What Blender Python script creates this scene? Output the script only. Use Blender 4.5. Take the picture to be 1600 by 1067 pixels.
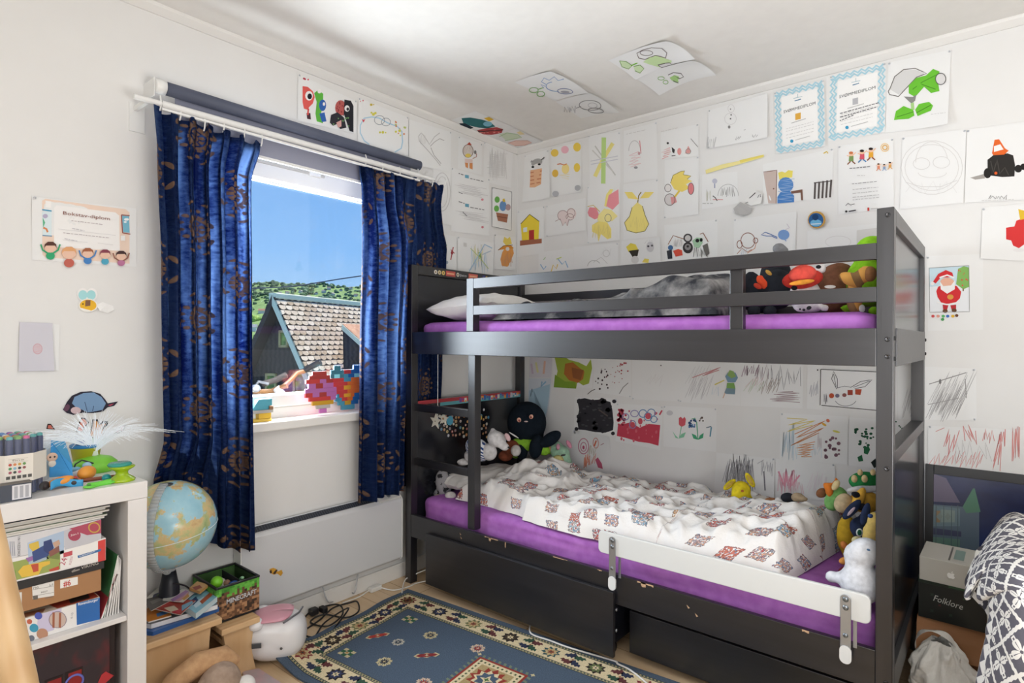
import bpy, bmesh, math, random
from mathutils import Vector, Matrix, noise
V = Vector
random.seed(7)
sc = bpy.context.scene
C = sc.collection
for o in list(bpy.data.objects):
    bpy.data.objects.remove(o)

# ---------------------------------------------------------------- camera
FPX, YAW, ROLL, CPX, CPY, EYE = 914.0, math.radians(39.68), math.radians(.2163), 800.0, 530.7, 1.24
FWD = V((-math.sin(YAW), math.cos(YAW), 0))
_r = V((math.cos(YAW), math.sin(YAW), 0)); _u = V((0, 0, 1))
RGT = _r*math.cos(ROLL) + _u*math.sin(ROLL)
UPV = -_r*math.sin(ROLL) + _u*math.cos(ROLL)
EYEP = V((0, 0, EYE))
cd = bpy.data.cameras.new('camera'); cam = bpy.data.objects.new('camera', cd); C.objects.link(cam)
cd.sensor_width = 36; cd.lens = FPX/1600*36; cd.shift_y = -(533.5-CPY)/1600; cd.clip_start = .05; cd.clip_end = 2000
cam.matrix_world = Matrix(((RGT.x, UPV.x, -FWD.x, 0), (RGT.y, UPV.y, -FWD.y, 0), (RGT.z, UPV.z, -FWD.z, EYE), (0, 0, 0, 1)))
sc.camera = cam
# ---------------------------------------------------------------- light, sky, exposure
sc.view_settings.view_transform = 'Standard'; sc.view_settings.look = 'None'
sc.view_settings.gamma = 1; sc.view_settings.use_curve_mapping = False
sc.view_settings.exposure = 0.25
w = bpy.data.worlds.new('sky'); sc.world = w; w.use_nodes = True
nt = w.node_tree; nt.nodes.clear()
wo = nt.nodes.new('ShaderNodeOutputWorld'); bg = nt.nodes.new('ShaderNodeBackground')
tc = nt.nodes.new('ShaderNodeTexCoord'); sp = nt.nodes.new('ShaderNodeSeparateXYZ'); cr = nt.nodes.new('ShaderNodeValToRGB')
nt.links.new(tc.outputs['Generated'], sp.inputs[0]); nt.links.new(sp.outputs['Z'], cr.inputs[0])
nt.links.new(cr.outputs[0], bg.inputs[0]); nt.links.new(bg.outputs[0], wo.inputs[0])
cr.color_ramp.elements[0].color = (.42, .63, .86, 1); cr.color_ramp.elements[0].position = 0.02
cr.color_ramp.elements[1].color = (.12, .31, .75, 1); cr.color_ramp.elements[1].position = .5
e = cr.color_ramp.elements.new(.14); e.color = (.26, .51, .90, 1)
bg.inputs[1].default_value = 0.95
SUN = V((-.20, .46, .865)).normalized()
ld = bpy.data.lights.new('sun', 'SUN'); ld.energy = 6.2; ld.angle = .012; ld.color = (1, .95, .88)
sun = bpy.data.objects.new('sun', ld); C.objects.link(sun)
sun.rotation_euler = SUN.to_track_quat('Z', 'Y').to_euler(); sun.location = (-6, 6, 9)
def area(name, loc, target, sx, sy, power, col=(1, 1, 1)):
    l = bpy.data.lights.new(name, 'AREA'); l.shape = 'RECTANGLE'; l.size = sx; l.size_y = sy; l.energy = power; l.color = col
    o = bpy.data.objects.new(name, l); C.objects.link(o); o.location = loc
    o.rotation_euler = (V(loc)-V(target)).to_track_quat('Z', 'Y').to_euler(); return o
# daylight through the window: a portal-sized soft source outside the pane; the rest are added fill lights
area('window_daylight', (-2.80, 1.43, 1.50), (0, 1.43, 1.45), 1.2, 1.2, 88, (.84, .92, 1))
area('rear_fill', (.1, -1.62, 1.5), (-.5, 2.9, 1.35), 1.7, 1.3, 26, (.97, .985, 1))  # added fill behind the camera; that wall has no window
area('overhead_fill', (.35, .1, 2.36), (.35, .1, 0), .9, .9, 10, (1, .98, .95))  # added overhead fill; no ceiling lamp hangs there
area('ceiling_fill', (.50, .75, .95), (-.3, 1.25, 2.5), 1.0, 1.0, 29, (1, 1, 1))  # added up-light aimed at the ceiling to brighten it

# ---------------------------------------------------------------- helpers
def at(px, py, ax, v):                      # photo pixel -> point on the plane axis=v
    d = FWD + RGT*((px-CPX)/FPX) - UPV*((py-CPY)/FPX)
    return EYEP + d*((v-EYEP[ax])/d[ax])
def dep(px, py, z):                         # photo pixel -> point at depth z
    return EYEP + (FWD + RGT*((px-CPX)/FPX) - UPV*((py-CPY)/FPX))*z
def depth(p): return (V(p)-EYEP).dot(FWD)
def lin(c): return c/12.92 if c <= .04045 else ((c+.055)/1.055)**2.4
def rgb(h):
    if not isinstance(h, str): return h
    return tuple(lin(int(h[i:i+2], 16)/255) for i in (0, 2, 4))+(1,)
MC = {}
def M(h, rough=.6, metal=0, spec=.5, **kw):
    k = (h, rough, metal, spec, tuple(sorted(kw.items())))
    if k in MC: return MC[k]
    m = bpy.data.materials.new('paint_'+str(h)); m.use_nodes = True
    b = m.node_tree.nodes['Principled BSDF']
    b.inputs['Base Color'].default_value = rgb(h); b.inputs['Roughness'].default_value = rough
    b.inputs['Metallic'].default_value = metal; b.inputs['Specular IOR Level'].default_value = spec
    for a, v in kw.items(): b.inputs[a.replace('_', ' ')].default_value = v
    MC[k] = m; return m
class E:                                    # tiny node-math expressions
    def __init__(s, nt, x): s.nt, s.x = nt, x
    def op(s, o, a=None, b=None):
        n = s.nt.nodes.new('ShaderNodeMath'); n.operation = o
        for i, q in enumerate((s, a, b)):
            if q is None: continue
            if isinstance(q, E): s.nt.links.new(q.x, n.inputs[i])
            else: n.inputs[i].default_value = q
        return E(s.nt, n.outputs[0])
    def __add__(s, o): return s.op('ADD', o)
    def __sub__(s, o): return s.op('SUBTRACT', o)
    def __mul__(s, o): return s.op('MULTIPLY', o)
    def lt(s, o): return s.op('LESS_THAN', o)
    def gt(s, o): return s.op('GREATER_THAN', o)
    def mx(s, o): return s.op('MAXIMUM', o)
    def mn(s, o): return s.op('MINIMUM', o)
    def fr(s): return s.op('FRACT')
    def fl(s): return s.op('FLOOR')
    def ab(s): return s.op('ABSOLUTE')
    def sin(s): return s.op('SINE')
def mixc(nt, f, a, b):
    n = nt.nodes.new('ShaderNodeMix'); n.data_type = 'RGBA'
    for sock, q in ((n.inputs[0], f), (n.inputs[6], a), (n.inputs[7], b)):
        if isinstance(q, E): nt.links.new(q.x, sock)
        elif hasattr(q, 'links'): nt.links.new(q, sock)
        elif isinstance(q, (int, float)): sock.default_value = q
        else: sock.default_value = rgb(q)
    return n.outputs[2]
def newmat(name, rough=.6, spec=.5):
    m = bpy.data.materials.new(name); m.use_nodes = True
    b = m.node_tree.nodes['Principled BSDF']; b.inputs['Roughness'].default_value = rough; b.inputs['Specular IOR Level'].default_value = spec
    return m, m.node_tree, b
def coords(nt, kind='Object', scale=(1, 1, 1), rot=(0, 0, 0)):
    t = nt.nodes.new('ShaderNodeTexCoord'); mp = nt.nodes.new('ShaderNodeMapping')
    mp.inputs['Scale'].default_value = scale; mp.inputs['Rotation'].default_value = rot
    nt.links.new(t.outputs[kind], mp.inputs[0]); return mp.outputs[0]
def noisef(nt, vec, scale, detail=3, rough=.5):
    n = nt.nodes.new('ShaderNodeTexNoise'); n.inputs['Scale'].default_value = scale; n.inputs['Detail'].default_value = detail
    n.inputs['Roughness'].default_value = rough; nt.links.new(vec, n.inputs['Vector']); return E(nt, n.outputs[0])
def bump(nt, b, f, strength=.2, dist=.01):
    n = nt.nodes.new('ShaderNodeBump'); n.inputs['Strength'].default_value = strength; n.inputs['Distance'].default_value = dist
    nt.links.new(f.x, n.inputs['Height']); nt.links.new(n.outputs[0], b.inputs['Normal'])
def noisy(name, c1, c2, scale=(8, 8, 8), rough=.6, bs=.0, nscale=1, detail=4, spec=.5, bd=.01):
    m, nt, b = newmat(name, rough, spec); f = noisef(nt, coords(nt, 'Object', scale), nscale, detail)
    nt.links.new(mixc(nt, (f-.3)*2.5, c1, c2), b.inputs['Base Color'])
    if bs: bump(nt, b, f, bs, bd)
    return m

class MB:                                   # mesh builder, world coordinates
    def __init__(s): s.v, s.f, s.m, s.s, s.mats = [], [], [], [], []
    def mi(s, m):
        if m not in s.mats: s.mats.append(m)
        return s.mats.index(m)
    def add(s, vs, fs, m, smooth=False):
        o = len(s.v); s.v += [V(x) for x in vs]; k = s.mi(m)
        for f in fs: s.f.append([o+i for i in f]); s.m.append(k); s.s.append(smooth)
        return s
    def frame(s, o, ex, ey, ez, m):          # box from a corner and three edge vectors
        o, ex, ey, ez = V(o), V(ex), V(ey), V(ez)
        if ex.cross(ey).dot(ez) < 0: o, ex = o+ex, -ex
        vs = [o, o+ex, o+ex+ey, o+ey, o+ez, o+ex+ez, o+ex+ey+ez, o+ey+ez]
        return s.add(vs, [(0, 3, 2, 1), (4, 5, 6, 7), (0, 1, 5, 4), (1, 2, 6, 5), (2, 3, 7, 6), (3, 0, 4, 7)], m)
    def box(s, x0, x1, y0, y1, z0, z1, m): return s.frame((x0, y0, z0), (x1-x0, 0, 0), (0, y1-y0, 0), (0, 0, z1-z0), m)
    def tube(s, pts, r, m, n=8, smooth=True, caps=True):
        pts = [V(p) for p in pts]; k = len(pts); rs = r if isinstance(r, (list, tuple)) else [r]*k
        vs = []; prev = None
        for i, p in enumerate(pts):
            t = (pts[min(i+1, k-1)]-pts[max(i-1, 0)])
            if t.length < 1e-9: t = V((0, 0, 1))
            t.normalize()
            if prev is None:
                a = V((0, 0, 1)) if abs(t.z) < .9 else V((1, 0, 0)); n1 = t.cross(a).normalized()
            else: n1 = (prev - t*prev.dot(t)).normalized()
            prev = n1; n2 = t.cross(n1)
            for j in range(n):
                a = 2*math.pi*j/n; vs.append(p+(n1*math.cos(a)+n2*math.sin(a))*rs[i])
        fs = [(i*n+j, i*n+(j+1) % n, (i+1)*n+(j+1) % n, (i+1)*n+j) for i in range(k-1) for j in range(n)]
        s.add(vs, fs, m, smooth)
        if caps: s.add(vs[:n], [tuple(range(n))[::-1]], m); s.add(vs[-n:], [tuple(range(n))], m)
        return s
    def ell(s, c, rad, m, R=None, nu=20, nv=12):
        c = V(c); vs = []
        for i in range(nv+1):
            ph = math.pi*i/nv
            for j in range(nu):
                th = 2*math.pi*j/nu
                q = V((math.sin(ph)*math.cos(th)*rad[0], math.sin(ph)*math.sin(th)*rad[1], math.cos(ph)*rad[2]))
                vs.append(c+(R @ q if R else q))
        fs = [(i*nu+j, (i+1)*nu+j, (i+1)*nu+(j+1) % nu, i*nu+(j+1) % nu) for i in range(nv) for j in range(nu)]
        return s.add(vs, fs, m, True)
    def lathe(s, prof, o, m, n=24, axis=(0, 0, 1), smooth=True):
        ax = V(axis).normalized(); a = V((1, 0, 0)) if abs(ax.x) < .9 else V((0, 1, 0)); n1 = ax.cross(a).normalized(); n2 = ax.cross(n1); o = V(o)
        vs = [o+ax*z+(n1*math.cos(2*math.pi*j/n)+n2*math.sin(2*math.pi*j/n))*max(r, 1e-4) for r, z in prof for j in range(n)]
        k = len(prof)
        fs = [(i*n+j, i*n+(j+1) % n, (i+1)*n+(j+1) % n, (i+1)*n+j) for i in range(k-1) for j in range(n)]
        return s.add(vs, fs, m, smooth)
    def poly(s, pts, m): return s.add(pts, [tuple(range(len(pts)))], m)
    def prism(s, pts, d, m):                 # polygon extruded along d
        pts = [V(p) for p in pts]; d = V(d); n = len(pts)
        nrm = V((0, 0, 0))
        for i in range(n): nrm += pts[i].cross(pts[(i+1) % n])
        if nrm.dot(d) > 0: pts = pts[::-1]
        return s.add(pts+[p+d for p in pts], [tuple(range(n)), tuple(range(2*n-1, n-1, -1))]+[(i, i+n, (i+1) % n+n, (i+1) % n) for i in range(n)], m)
    def grid(s, fn, nu, nv, m, smooth=True):
        vs = [fn(i/nu, j/nv) for j in range(nv+1) for i in range(nu+1)]
        return s.add(vs, [(j*(nu+1)+i, j*(nu+1)+i+1, (j+1)*(nu+1)+i+1, (j+1)*(nu+1)+i) for j in range(nv) for i in range(nu)], m, smooth)
ORG = {}
def tag(o, label, cat, group=None):
    o['label'] = label; o['category'] = cat
    if group: o['group'] = group
    return o
def thing(name, label, cat, loc=(0, 0, 0), group=None):
    o = bpy.data.objects.new(name, None); C.objects.link(o); o.location = loc; o.empty_display_size = .05
    ORG[o] = V(loc); return tag(o, label, cat, group)
def build(name, mb, parent=None, org=None, bevel=0, uv=None, sub=0, solid=0, remesh=0, seg=2):
    if parent is not None: org = ORG[parent]
    elif org is None:
        n = len(mb.v); org = V((sum(p.x for p in mb.v)/n, sum(p.y for p in mb.v)/n, min(p.z for p in mb.v)))
    org = V(org)
    me = bpy.data.meshes.new(name); me.from_pydata([p-org for p in mb.v], [], mb.f)
    for m in mb.mats: me.materials.append(m)
    me.polygons.foreach_set('material_index', mb.m); me.polygons.foreach_set('use_smooth', mb.s)
    if uv:
        ul = me.uv_layers.new()
        for lp in me.loops: ul.data[lp.index].uv = uv[lp.vertex_index]
    me.update()
    o = bpy.data.objects.new(name, me); C.objects.link(o)
    if parent is not None: o.parent = parent
    else: o.location = org
    ORG[o] = org
    if remesh:
        md = o.modifiers.new('remesh', 'REMESH'); md.mode = 'VOXEL'; md.voxel_size = remesh; md.use_smooth_shade = True
        md = o.modifiers.new('smooth', 'SMOOTH'); md.iterations = 6; md.factor = .6
    if solid: md = o.modifiers.new('solid', 'SOLIDIFY'); md.thickness = solid; md.offset = 0
    if bevel: md = o.modifiers.new('bevel', 'BEVEL'); md.width = bevel; md.segments = seg; md.limit_method = 'ANGLE'
    if sub: md = o.modifiers.new('sub', 'SUBSURF'); md.levels = sub; md.render_levels = sub
    return o
def solo(name, mb, label, cat, group=None, **kw): return tag(build(name, mb, **kw), label, cat, group)
def struct(name, mb, **kw): o = build(name, mb, org=(0, 0, 0), **kw); o['kind'] = 'structure'; return o
def text_mesh(body, p0, p1, h, up, nrm, m, mb, lift=0, bold=0, shear=0):
    """lettering from p0 to p1 along the base line, cap height h"""
    cu = bpy.data.curves.new('t', 'FONT'); cu.body = body; cu.size = 1; cu.resolution_u = 2; cu.offset = bold; cu.shear = shear
    ob = bpy.data.objects.new('t', cu); me = bpy.data.meshes.new_from_object(ob)
    if not me.vertices: return mb
    xs = [v.co.x for v in me.vertices]; x0, x1 = min(xs), max(xs)
    p0, p1, up, nrm = V(p0), V(p1), V(up).normalized(), V(nrm).normalized()
    ex = (p1-p0)/(x1-x0)
    vs = [p0+ex*(v.co.x-x0)+up*(v.co.y*h/.7)+nrm*lift for v in me.vertices]
    mb.add(vs, [tuple(p.vertices) for p in me.polygons], m)
    bpy.data.objects.remove(ob); bpy.data.meshes.remove(me); bpy.data.curves.remove(cu); return mb
RC = Matrix((RGT, FWD, UPV)).transposed()    # columns: right, depth, up of the view direction
def rot_in_view(deg): return RC @ Matrix.Rotation(math.radians(-deg), 3, 'Y')

# ---------------------------------------------------------------- materials
XL, YB, ZC = -2.40, 2.938, 2.470
wall_m = noisy('wall_paint', 'e7e6e4', 'e5e4e2', (3, 3, 3), .75, .02, 3, spec=.3)
ceil_m = noisy('ceiling_paint', 'e6e3de', 'e2dfda', (2, 2, 2), .6, .03, 9, spec=.3)
trim_m = M('e6e4e0', .5)
white_gloss = M('eeece8', .3)
bedw, nt, b = newmat('black_brown_wood', .36, .85); b.inputs['Coat Weight'].default_value = .10; b.inputs['Coat Roughness'].default_value = .3
f = noisef(nt, coords(nt, 'Object', (2.2, 40, 40)), 1.0, 5, .6)
nt.links.new(mixc(nt, (f-.35)*2.5, '17161a', '232226'), b.inputs['Base Color']); bump(nt, b, f, .12, .003)
bedwz, nt, b = newmat('black_brown_wood_upright', .36, .85); b.inputs['Coat Weight'].default_value = .10; b.inputs['Coat Roughness'].default_value = .3
f = noisef(nt, coords(nt, 'Object', (40, 40, 2.2)), 1.0, 5, .6)
nt.links.new(mixc(nt, (f-.35)*2.5, '17161a', '232226'), b.inputs['Base Color']); bump(nt, b, f, .12, .003)
panel_m = noisy('black_brown_panel', '15161b', '1e1f25', (3, 3, 30), .2, .0, 1, 4, .8)
pine = None
def woodmat(name, a, c, scale, rough=.45):
    m, nt, b = newmat(name, rough); v = coords(nt, 'Object', scale)
    wv = nt.nodes.new('ShaderNodeTexWave'); wv.inputs['Scale'].default_value = 1; wv.inputs['Distortion'].default_value = 5; wv.inputs['Detail'].default_value = 3
    nt.links.new(v, wv.inputs['Vector']); nt.links.new(mixc(nt, E(nt, wv.outputs[0]), a, c), b.inputs['Base Color']); return m
pine = woodmat('pine', 'dcb88c', 'cfa678', (14, 14, 2.5))
pine_y = woodmat('pine_top', 'dcb88c', 'd2a87a', (14, 2.5, 14))
birch = woodmat('pale_wood', 'c6a67c', 'b8956a', (10, 10, 2))
# floor: pale laminate planks
floor_m, nt, b = newmat('oak_planks', .4)
v = coords(nt, 'Object'); br = nt.nodes.new('ShaderNodeTexBrick'); nt.links.new(v, br.inputs[0])
for k, q in (('Scale', 1.0), ('Mortar Size', .002), ('Brick Width', .62), ('Row Height', .095), ('Bias', .0)): br.inputs[k].default_value = q
br.inputs['Color1'].default_value = rgb('d6bb98'); br.inputs['Color2'].default_value = rgb('c6a780'); br.inputs['Mortar'].default_value = rgb('9a7650')
f = noisef(nt, coords(nt, 'Object', (2, 34, 1)), 1, 4, .6)
nt.links.new(mixc(nt, (f-.4)*1.6, br.outputs[0], 'dfc6a6'), b.inputs['Base Color'])

# ---------------------------------------------------------------- the room
X1, Y0 = 1.9, -1.7
WY0, WY1, WZ0, WZ1 = .89, 2.00, .885, 2.12
mb = MB()
for a in ((XL-.2, XL, Y0, WY0, 0, ZC), (XL-.2, XL, WY1, YB, 0, ZC), (XL-.2, XL, WY0, WY1, 0, WZ0), (XL-.2, XL, WY0, WY1, WZ1, ZC)): mb.box(*a, wall_m)
struct('wall_left', mb)
struct('wall_back', MB().box(XL-.2, X1+.1, YB, YB+.1, 0, ZC, wall_m))
struct('wall_right', MB().box(X1, X1+.1, Y0, YB, 0, ZC, wall_m))
struct('wall_front', MB().box(XL-.2, X1+.1, Y0-.1, Y0, 0, ZC, wall_m))
struct('floor', MB().box(XL-.2, X1+.1, Y0-.1, YB+.1, -.1, 0, floor_m))
struct('ceiling', MB().box(XL-.2, X1+.1, Y0-.1, YB+.1, ZC, ZC+.1, ceil_m))
cs = [(0, 0), (0, -.032), (.008, -.032), (.028, -.012), (.032, -.004), (.032, 0)]
mb = MB(); mb.prism([(XL+a, Y0, ZC+c) for a, c in cs], (0, YB-Y0, 0), trim_m); struct('trim_1', mb)
mb = MB(); mb.prism([(XL, YB-a, ZC+c) for a, c in cs], (X1-XL, 0, 0), trim_m); struct('trim_2', mb)
struct('baseboard_left', MB().box(XL, XL+.014, Y0, YB, 0, .075, trim_m), bevel=.003)
struct('baseboard_back', MB().box(XL, X1, YB-.014, YB, 0, .075, trim_m), bevel=.003)
# window: frame, sash, glass, handle and the deep sill
wt = bpy.data.objects.new('window_1', None); C.objects.link(wt); wt['kind'] = 'structure'; ORG[wt] = V((XL, 1.4, WZ0)); wt.location = ORG[wt]
def ring(mb, x0, x1, y0, y1, z0, z1, t, m, tb=None, tt=None):
    tb = tb or t; tt = tt or t
    mb.box(x0, x1, y0, y0+t, z0, z1, m); mb.box(x0, x1, y1-t, y1, z0, z1, m)
    mb.box(x0, x1, y0+t, y1-t, z0, z0+tb, m); mb.box(x0, x1, y0+t, y1-t, z1-tt, z1, m); return mb
build('window_frame', ring(MB(), -2.56, -2.47, WY0, WY1, WZ0, WZ1, .05, white_gloss), wt, bevel=.004)
build('window_sash', ring(MB(), -2.535, -2.452, WY0+.052, WY1-.052, WZ0+.052, WZ1-.052, .065, white_gloss, .055, .13), wt, bevel=.006)
build('gasket', ring(MB(), -2.50, -2.49, WY0+.112, WY1-.112, WZ0+.100, WZ1-.176, .008, M('26241f', .6)), wt)
glass, nt, b = newmat('window_glass', .0); nt.nodes.remove(b)
g = nt.nodes.new('ShaderNodeBsdfGlossy'); g.inputs['Roughness'].default_value = .01; t = nt.nodes.new('ShaderNodeBsdfTransparent'); mx = nt.nodes.new('ShaderNodeMixShader')
t.inputs[0].default_value = (.97, .98, .98, 1); mx.inputs[0].default_value = .03
nt.links.new(t.outputs[0], mx.inputs[1]); nt.links.new(g.outputs[0], mx.inputs[2]); nt.links.new(mx.outputs[0], nt.nodes['Material Output'].inputs[0])
build('pane', MB().box(-2.512, -2.506, WY0+.11, WY1-.11, WZ0+.1, WZ1-.17, glass), wt)
build('window_sill', MB().box(-2.56, -2.352, WY0+.02, WY1-.07, WZ0-.035, WZ0+.004, white_gloss), wt, bevel=.005)
mb = MB(); p = at(492, 266, 0, -2.445)
mb.box(-2.452, -2.440, p.y-.03, p.y+.03, p.z-.03, p.z+.04, white_gloss); mb.box(-2.44, -2.425, p.y-.022, p.y+.022, p.z+.02, p.z+.065, white_gloss)
build('latch', mb, wt, bevel=.003)
build('vent_slot', MB().box(-2.452, -2.446, 1.0, 1.56, 2.0, 2.012, M('c9c4bb', .5)), wt)
# ---------------------------------------------------------------- bunk bed
FY, BY = 1.957, 2.88
LX0, LX1, RX0, RX1 = -2.327, -2.285, -.267, -.225
bed = thing('bunk_bed', 'black-brown wooden bunk bed with a short ladder, standing along the drawing-covered wall', 'bed', (-1.27, 2.42, 0))
for nm, x0, x1, y0, y1 in (('post', LX0, LX1, FY, FY+.043), ('post', RX0, RX1, FY, FY+.043), ('post', LX0, LX1, BY-.043, BY), ('post', RX0, RX1, BY-.043, BY)):
    p = build(nm, MB().box(x0, x1, y0, y1, 0, 1.62, bedwz), bed, bevel=.002)
    if x0 == RX0 and y0 == FY:
        for z in (1.598, 1.245, 1.196, .878, .27, .215):
            q = MB().lathe([(.001, 0), (.006, .0), (.007, .0012), (.0045, .0022), (.0035, .0005), (.001, .0005)], (-.240, FY, z), M('4a4a4c', .25, .9), 14, (0, -1, 0))
            build('bolt', q, p)
        for z in (1.248, 1.19, .2, .235): build('bolt_cover', MB().box(RX1, RX1+.006, FY+.004, FY+.010, z-.006, z+.006, M('101012', .4)), p)
    if x0 == RX0 and y0 > 2.5:
        for z in (1.245, 1.19): build('bolt_cover', MB().lathe([(.001, .006), (.006, .005), (.007, 0)], (RX1, BY-.008, z), M('101012', .4), 10, (1, 0, 0)), p)
def rail(nm, *a, m=bedw): return build(nm, MB().box(*a, m), bed, bevel=.002)
rail('upper_side_rail', LX1, RX0, FY+.001, FY+.021, 1.167, 1.277)
low = rail('lower_side_rail', LX1, RX0, FY+.001, FY+.021, .240, .353)
rail('upper_back_rail', LX1, RX0, BY-.03, BY-.01, 1.167, 1.277)
rail('lower_back_rail', LX1, RX0, BY-.03, BY-.01, .240, .353)
rail('guard_rail', -1.858, RX0, FY+.001, FY+.021, 1.475, 1.522)
rail('guard_rail', -1.858, RX0, FY+.001, FY+.021, 1.353, 1.396)
rail('guard_rail', LX1, RX0, BY-.03, BY-.01, 1.475, 1.520)
rail('guard_rail', LX1, RX0, BY-.03, BY-.01, 1.353, 1.396)
rail('guard_post', -.692, -.648, FY+.0215, FY+.05, 1.17, 1.518, m=bedwz)
rail('ladder_post', -1.903, -1.859, FY+.003, FY+.046, 1.2775, 1.524, m=bedwz)
rail('ladder_post', -1.908, -1.864, FY+.0215, FY+.064, .3535, 1.275, m=bedwz)
for z0, z1 in ((.874, .911), (.598, .635)): rail('rung', LX1, -1.908, FY+.022, FY+.046, z0, z1)
# chipped edge: bare wood along the lower rail
random.seed(3); bare = M('c9a684', .6)
for x0, x1, dz in ((-1.78, -1.70, .006), (-1.755, -1.742, .02), (-1.66, -1.655, .03), (-1.40, -1.33, .004), (-1.19, -1.17, .005), (-1.02, -.955, .008), (-1.005, -.985, .018), (-.46, -.44, .008)):
    n = 7; up = [(x0+(x1-x0)*i/n, FY+.0004, .3525) for i in range(n+1)]
    dn = [(x0+(x1-x0)*i/n, FY+.0004, .3525-dz*random.uniform(.35, 1)) for i in range(n, -1, -1)]
    build('bare_chip', MB().poly(up+dn, bare), low)
for x, z in ((-1.94, .335), (-1.935, .318), (-.83, .32), (-.80, .30)): build('bare_chip', MB().poly([(x, FY+.0004, z), (x+.012, FY+.0004, z-.008), (x+.006, FY+.0004, z-.012)], bare), low)
for side, x0, x1 in (('head', LX0, LX1), ('foot', RX0, RX1)):
    y0, y1 = FY+.043, BY-.043
    rail(side+'_top_rail', x0, x1, y0, y1, 1.572, 1.62)
    rail(side+'_beam', x0+.002, x1+(.004 if side == 'foot' else -.002), y0, y1, 1.167, 1.277)
    rail(side+'_middle_rail', x0, x1, y0, y1, .885, .922)
    rail(side+'_bottom_rail', x0, x1, y0, y1, .215, .30)
    xm = (x0+x1)/2
    rail(side+'_panel', xm-.008, xm+.008, y0, y1, 1.277, 1.572, m=panel_m)
    rail(side+'_panel', xm-.008, xm+.008, y0, y1, .30, .885, m=panel_m)
build('slat_base', MB().box(LX1, RX0, FY+.024, BY-.032, 1.172, 1.19, M('6d5b49', .7)), bed)
build('slat_base', MB().box(LX1, RX0, FY+.066, BY-.032, .247, .262, M('6d5b49', .7)), bed)
# stickers and coloured tape on the head end
random.seed(11)
pal = [M(h, .4) for h in ('d9d4c8', 'c98f5c', 'd0a56a', '5aa3b0', 'b7bcc4', 'cfc08a', '9f6d5c', '7e93ab', 'e3e0d8', 'b85a4a')]
def disc(mb, y, z, r, m, x, n=10): mb.poly([(x, y+r*math.cos(2*math.pi*i/n), z+r*math.sin(2*math.pi*i/n)) for i in range(n)], m)
hp = (LX0+LX1)/2+.0086
spots = []
for i in range(400):
    px, py = random.uniform(684, 762), random.uniform(648, 684)
    if px < 700 and py > 676 or (px > 742 and px < 748): continue
    q = at(px, py, 0, hp)
    if q.z > .882: continue
    if all((q-s).length > .021 for s in spots): spots.append(q)
for q in spots[:62]:
    stk = MB(); disc(stk, q.y, q.z, random.uniform(.007, .0095), random.choice(pal), hp); disc(stk, q.y, q.z, .004, random.choice(pal), hp+.0003, 7); build('round_sticker', stk, bed)
for px, py, r, h in ((703, 657, .026, '5aaecb'), (751, 653, .012, 'e2c04a'), (748, 634, .009, '8fb7c9'), (756, 640, .008, 'cfcfd2'), (763, 652, .009, '4b88a8')):
    q = at(px, py, 0, hp); build('round_sticker', (stk := MB(), disc(stk, q.y, q.z, r, M(h, .4), hp+.0005, 12))[0], bed)
tx = LX1+.0008
build('red_tape', MB().box(LX1-.003, tx, FY+.045, BY-.045, .904, .9228, M('b03a42', .5)), bed)
build('teal_tape', MB().box(LX1-.003, tx, FY+.20, BY-.045, .8855, .9037, M('5fa9b3', .5)), bed)
random.seed(5); y = 2.30
cols = [M(h, .45) for h in ('d8463f', 'e8e2d6', '3f6fb5', 'e8a13c', '57a7b5', 'c9c9cf', '7c4c9a')]
while y < BY-.06:
    mb = MB(); mb.box(tx, tx+.0006, y, y+.018, .892+random.uniform(-.006, .004), .912+random.uniform(-.006, .008), random.choice(cols)); disc(mb, y+.009, .903+random.uniform(-.008, .008), .007, random.choice(cols), tx+.001, 8); y += .02; build('edge_sticker', mb, bed)
z = 1.596; s3 = LX1+.0008
for y, h in ((2.12, 'dcd8d0'), (2.148, 'd8c9a0'), (2.176, 'e4c468'), (2.285, 'd8d4c6'), (2.52, 'e2c060'), (2.56, 'cf8f8f'), (2.585, 'cfa0a0')):
    mb = MB(); disc(mb, y, z, .0115, M(h, .4), s3, 14); disc(mb, y, z, .006, M('8d7b5c', .4), s3+.0003, 8); build('smiley_sticker', mb, bed)
for y0, y1, h in ((2.195, 2.265, 'c4564f'), (2.37, 2.445, 'd4695a'), (2.485, 2.51, '4a4a8c')):
    mb = MB(); mb.poly([(s3, y0, z-.014), (s3, y1, z-.014), (s3, y1, z+.014), (s3, y0, z+.014)], M(h, .4)); mb.poly([(s3+.0003, y0+.008, z-.004), (s3+.0003, y1-.008, z-.004), (s3+.0003, y1-.008, z+.004), (s3+.0003, y0+.008, z+.004)], M('e9b08a', .4))
    build('strip_sticker', mb, bed)
mb = MB(); text_mesh('Jaio', (s3, 2.30, z-.006), (s3, 2.355, z-.006), .012, (0, 0, 1), (1, 0, 0), M('d9d9de', .5), mb)
build('lettering', mb, bed)

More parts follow.
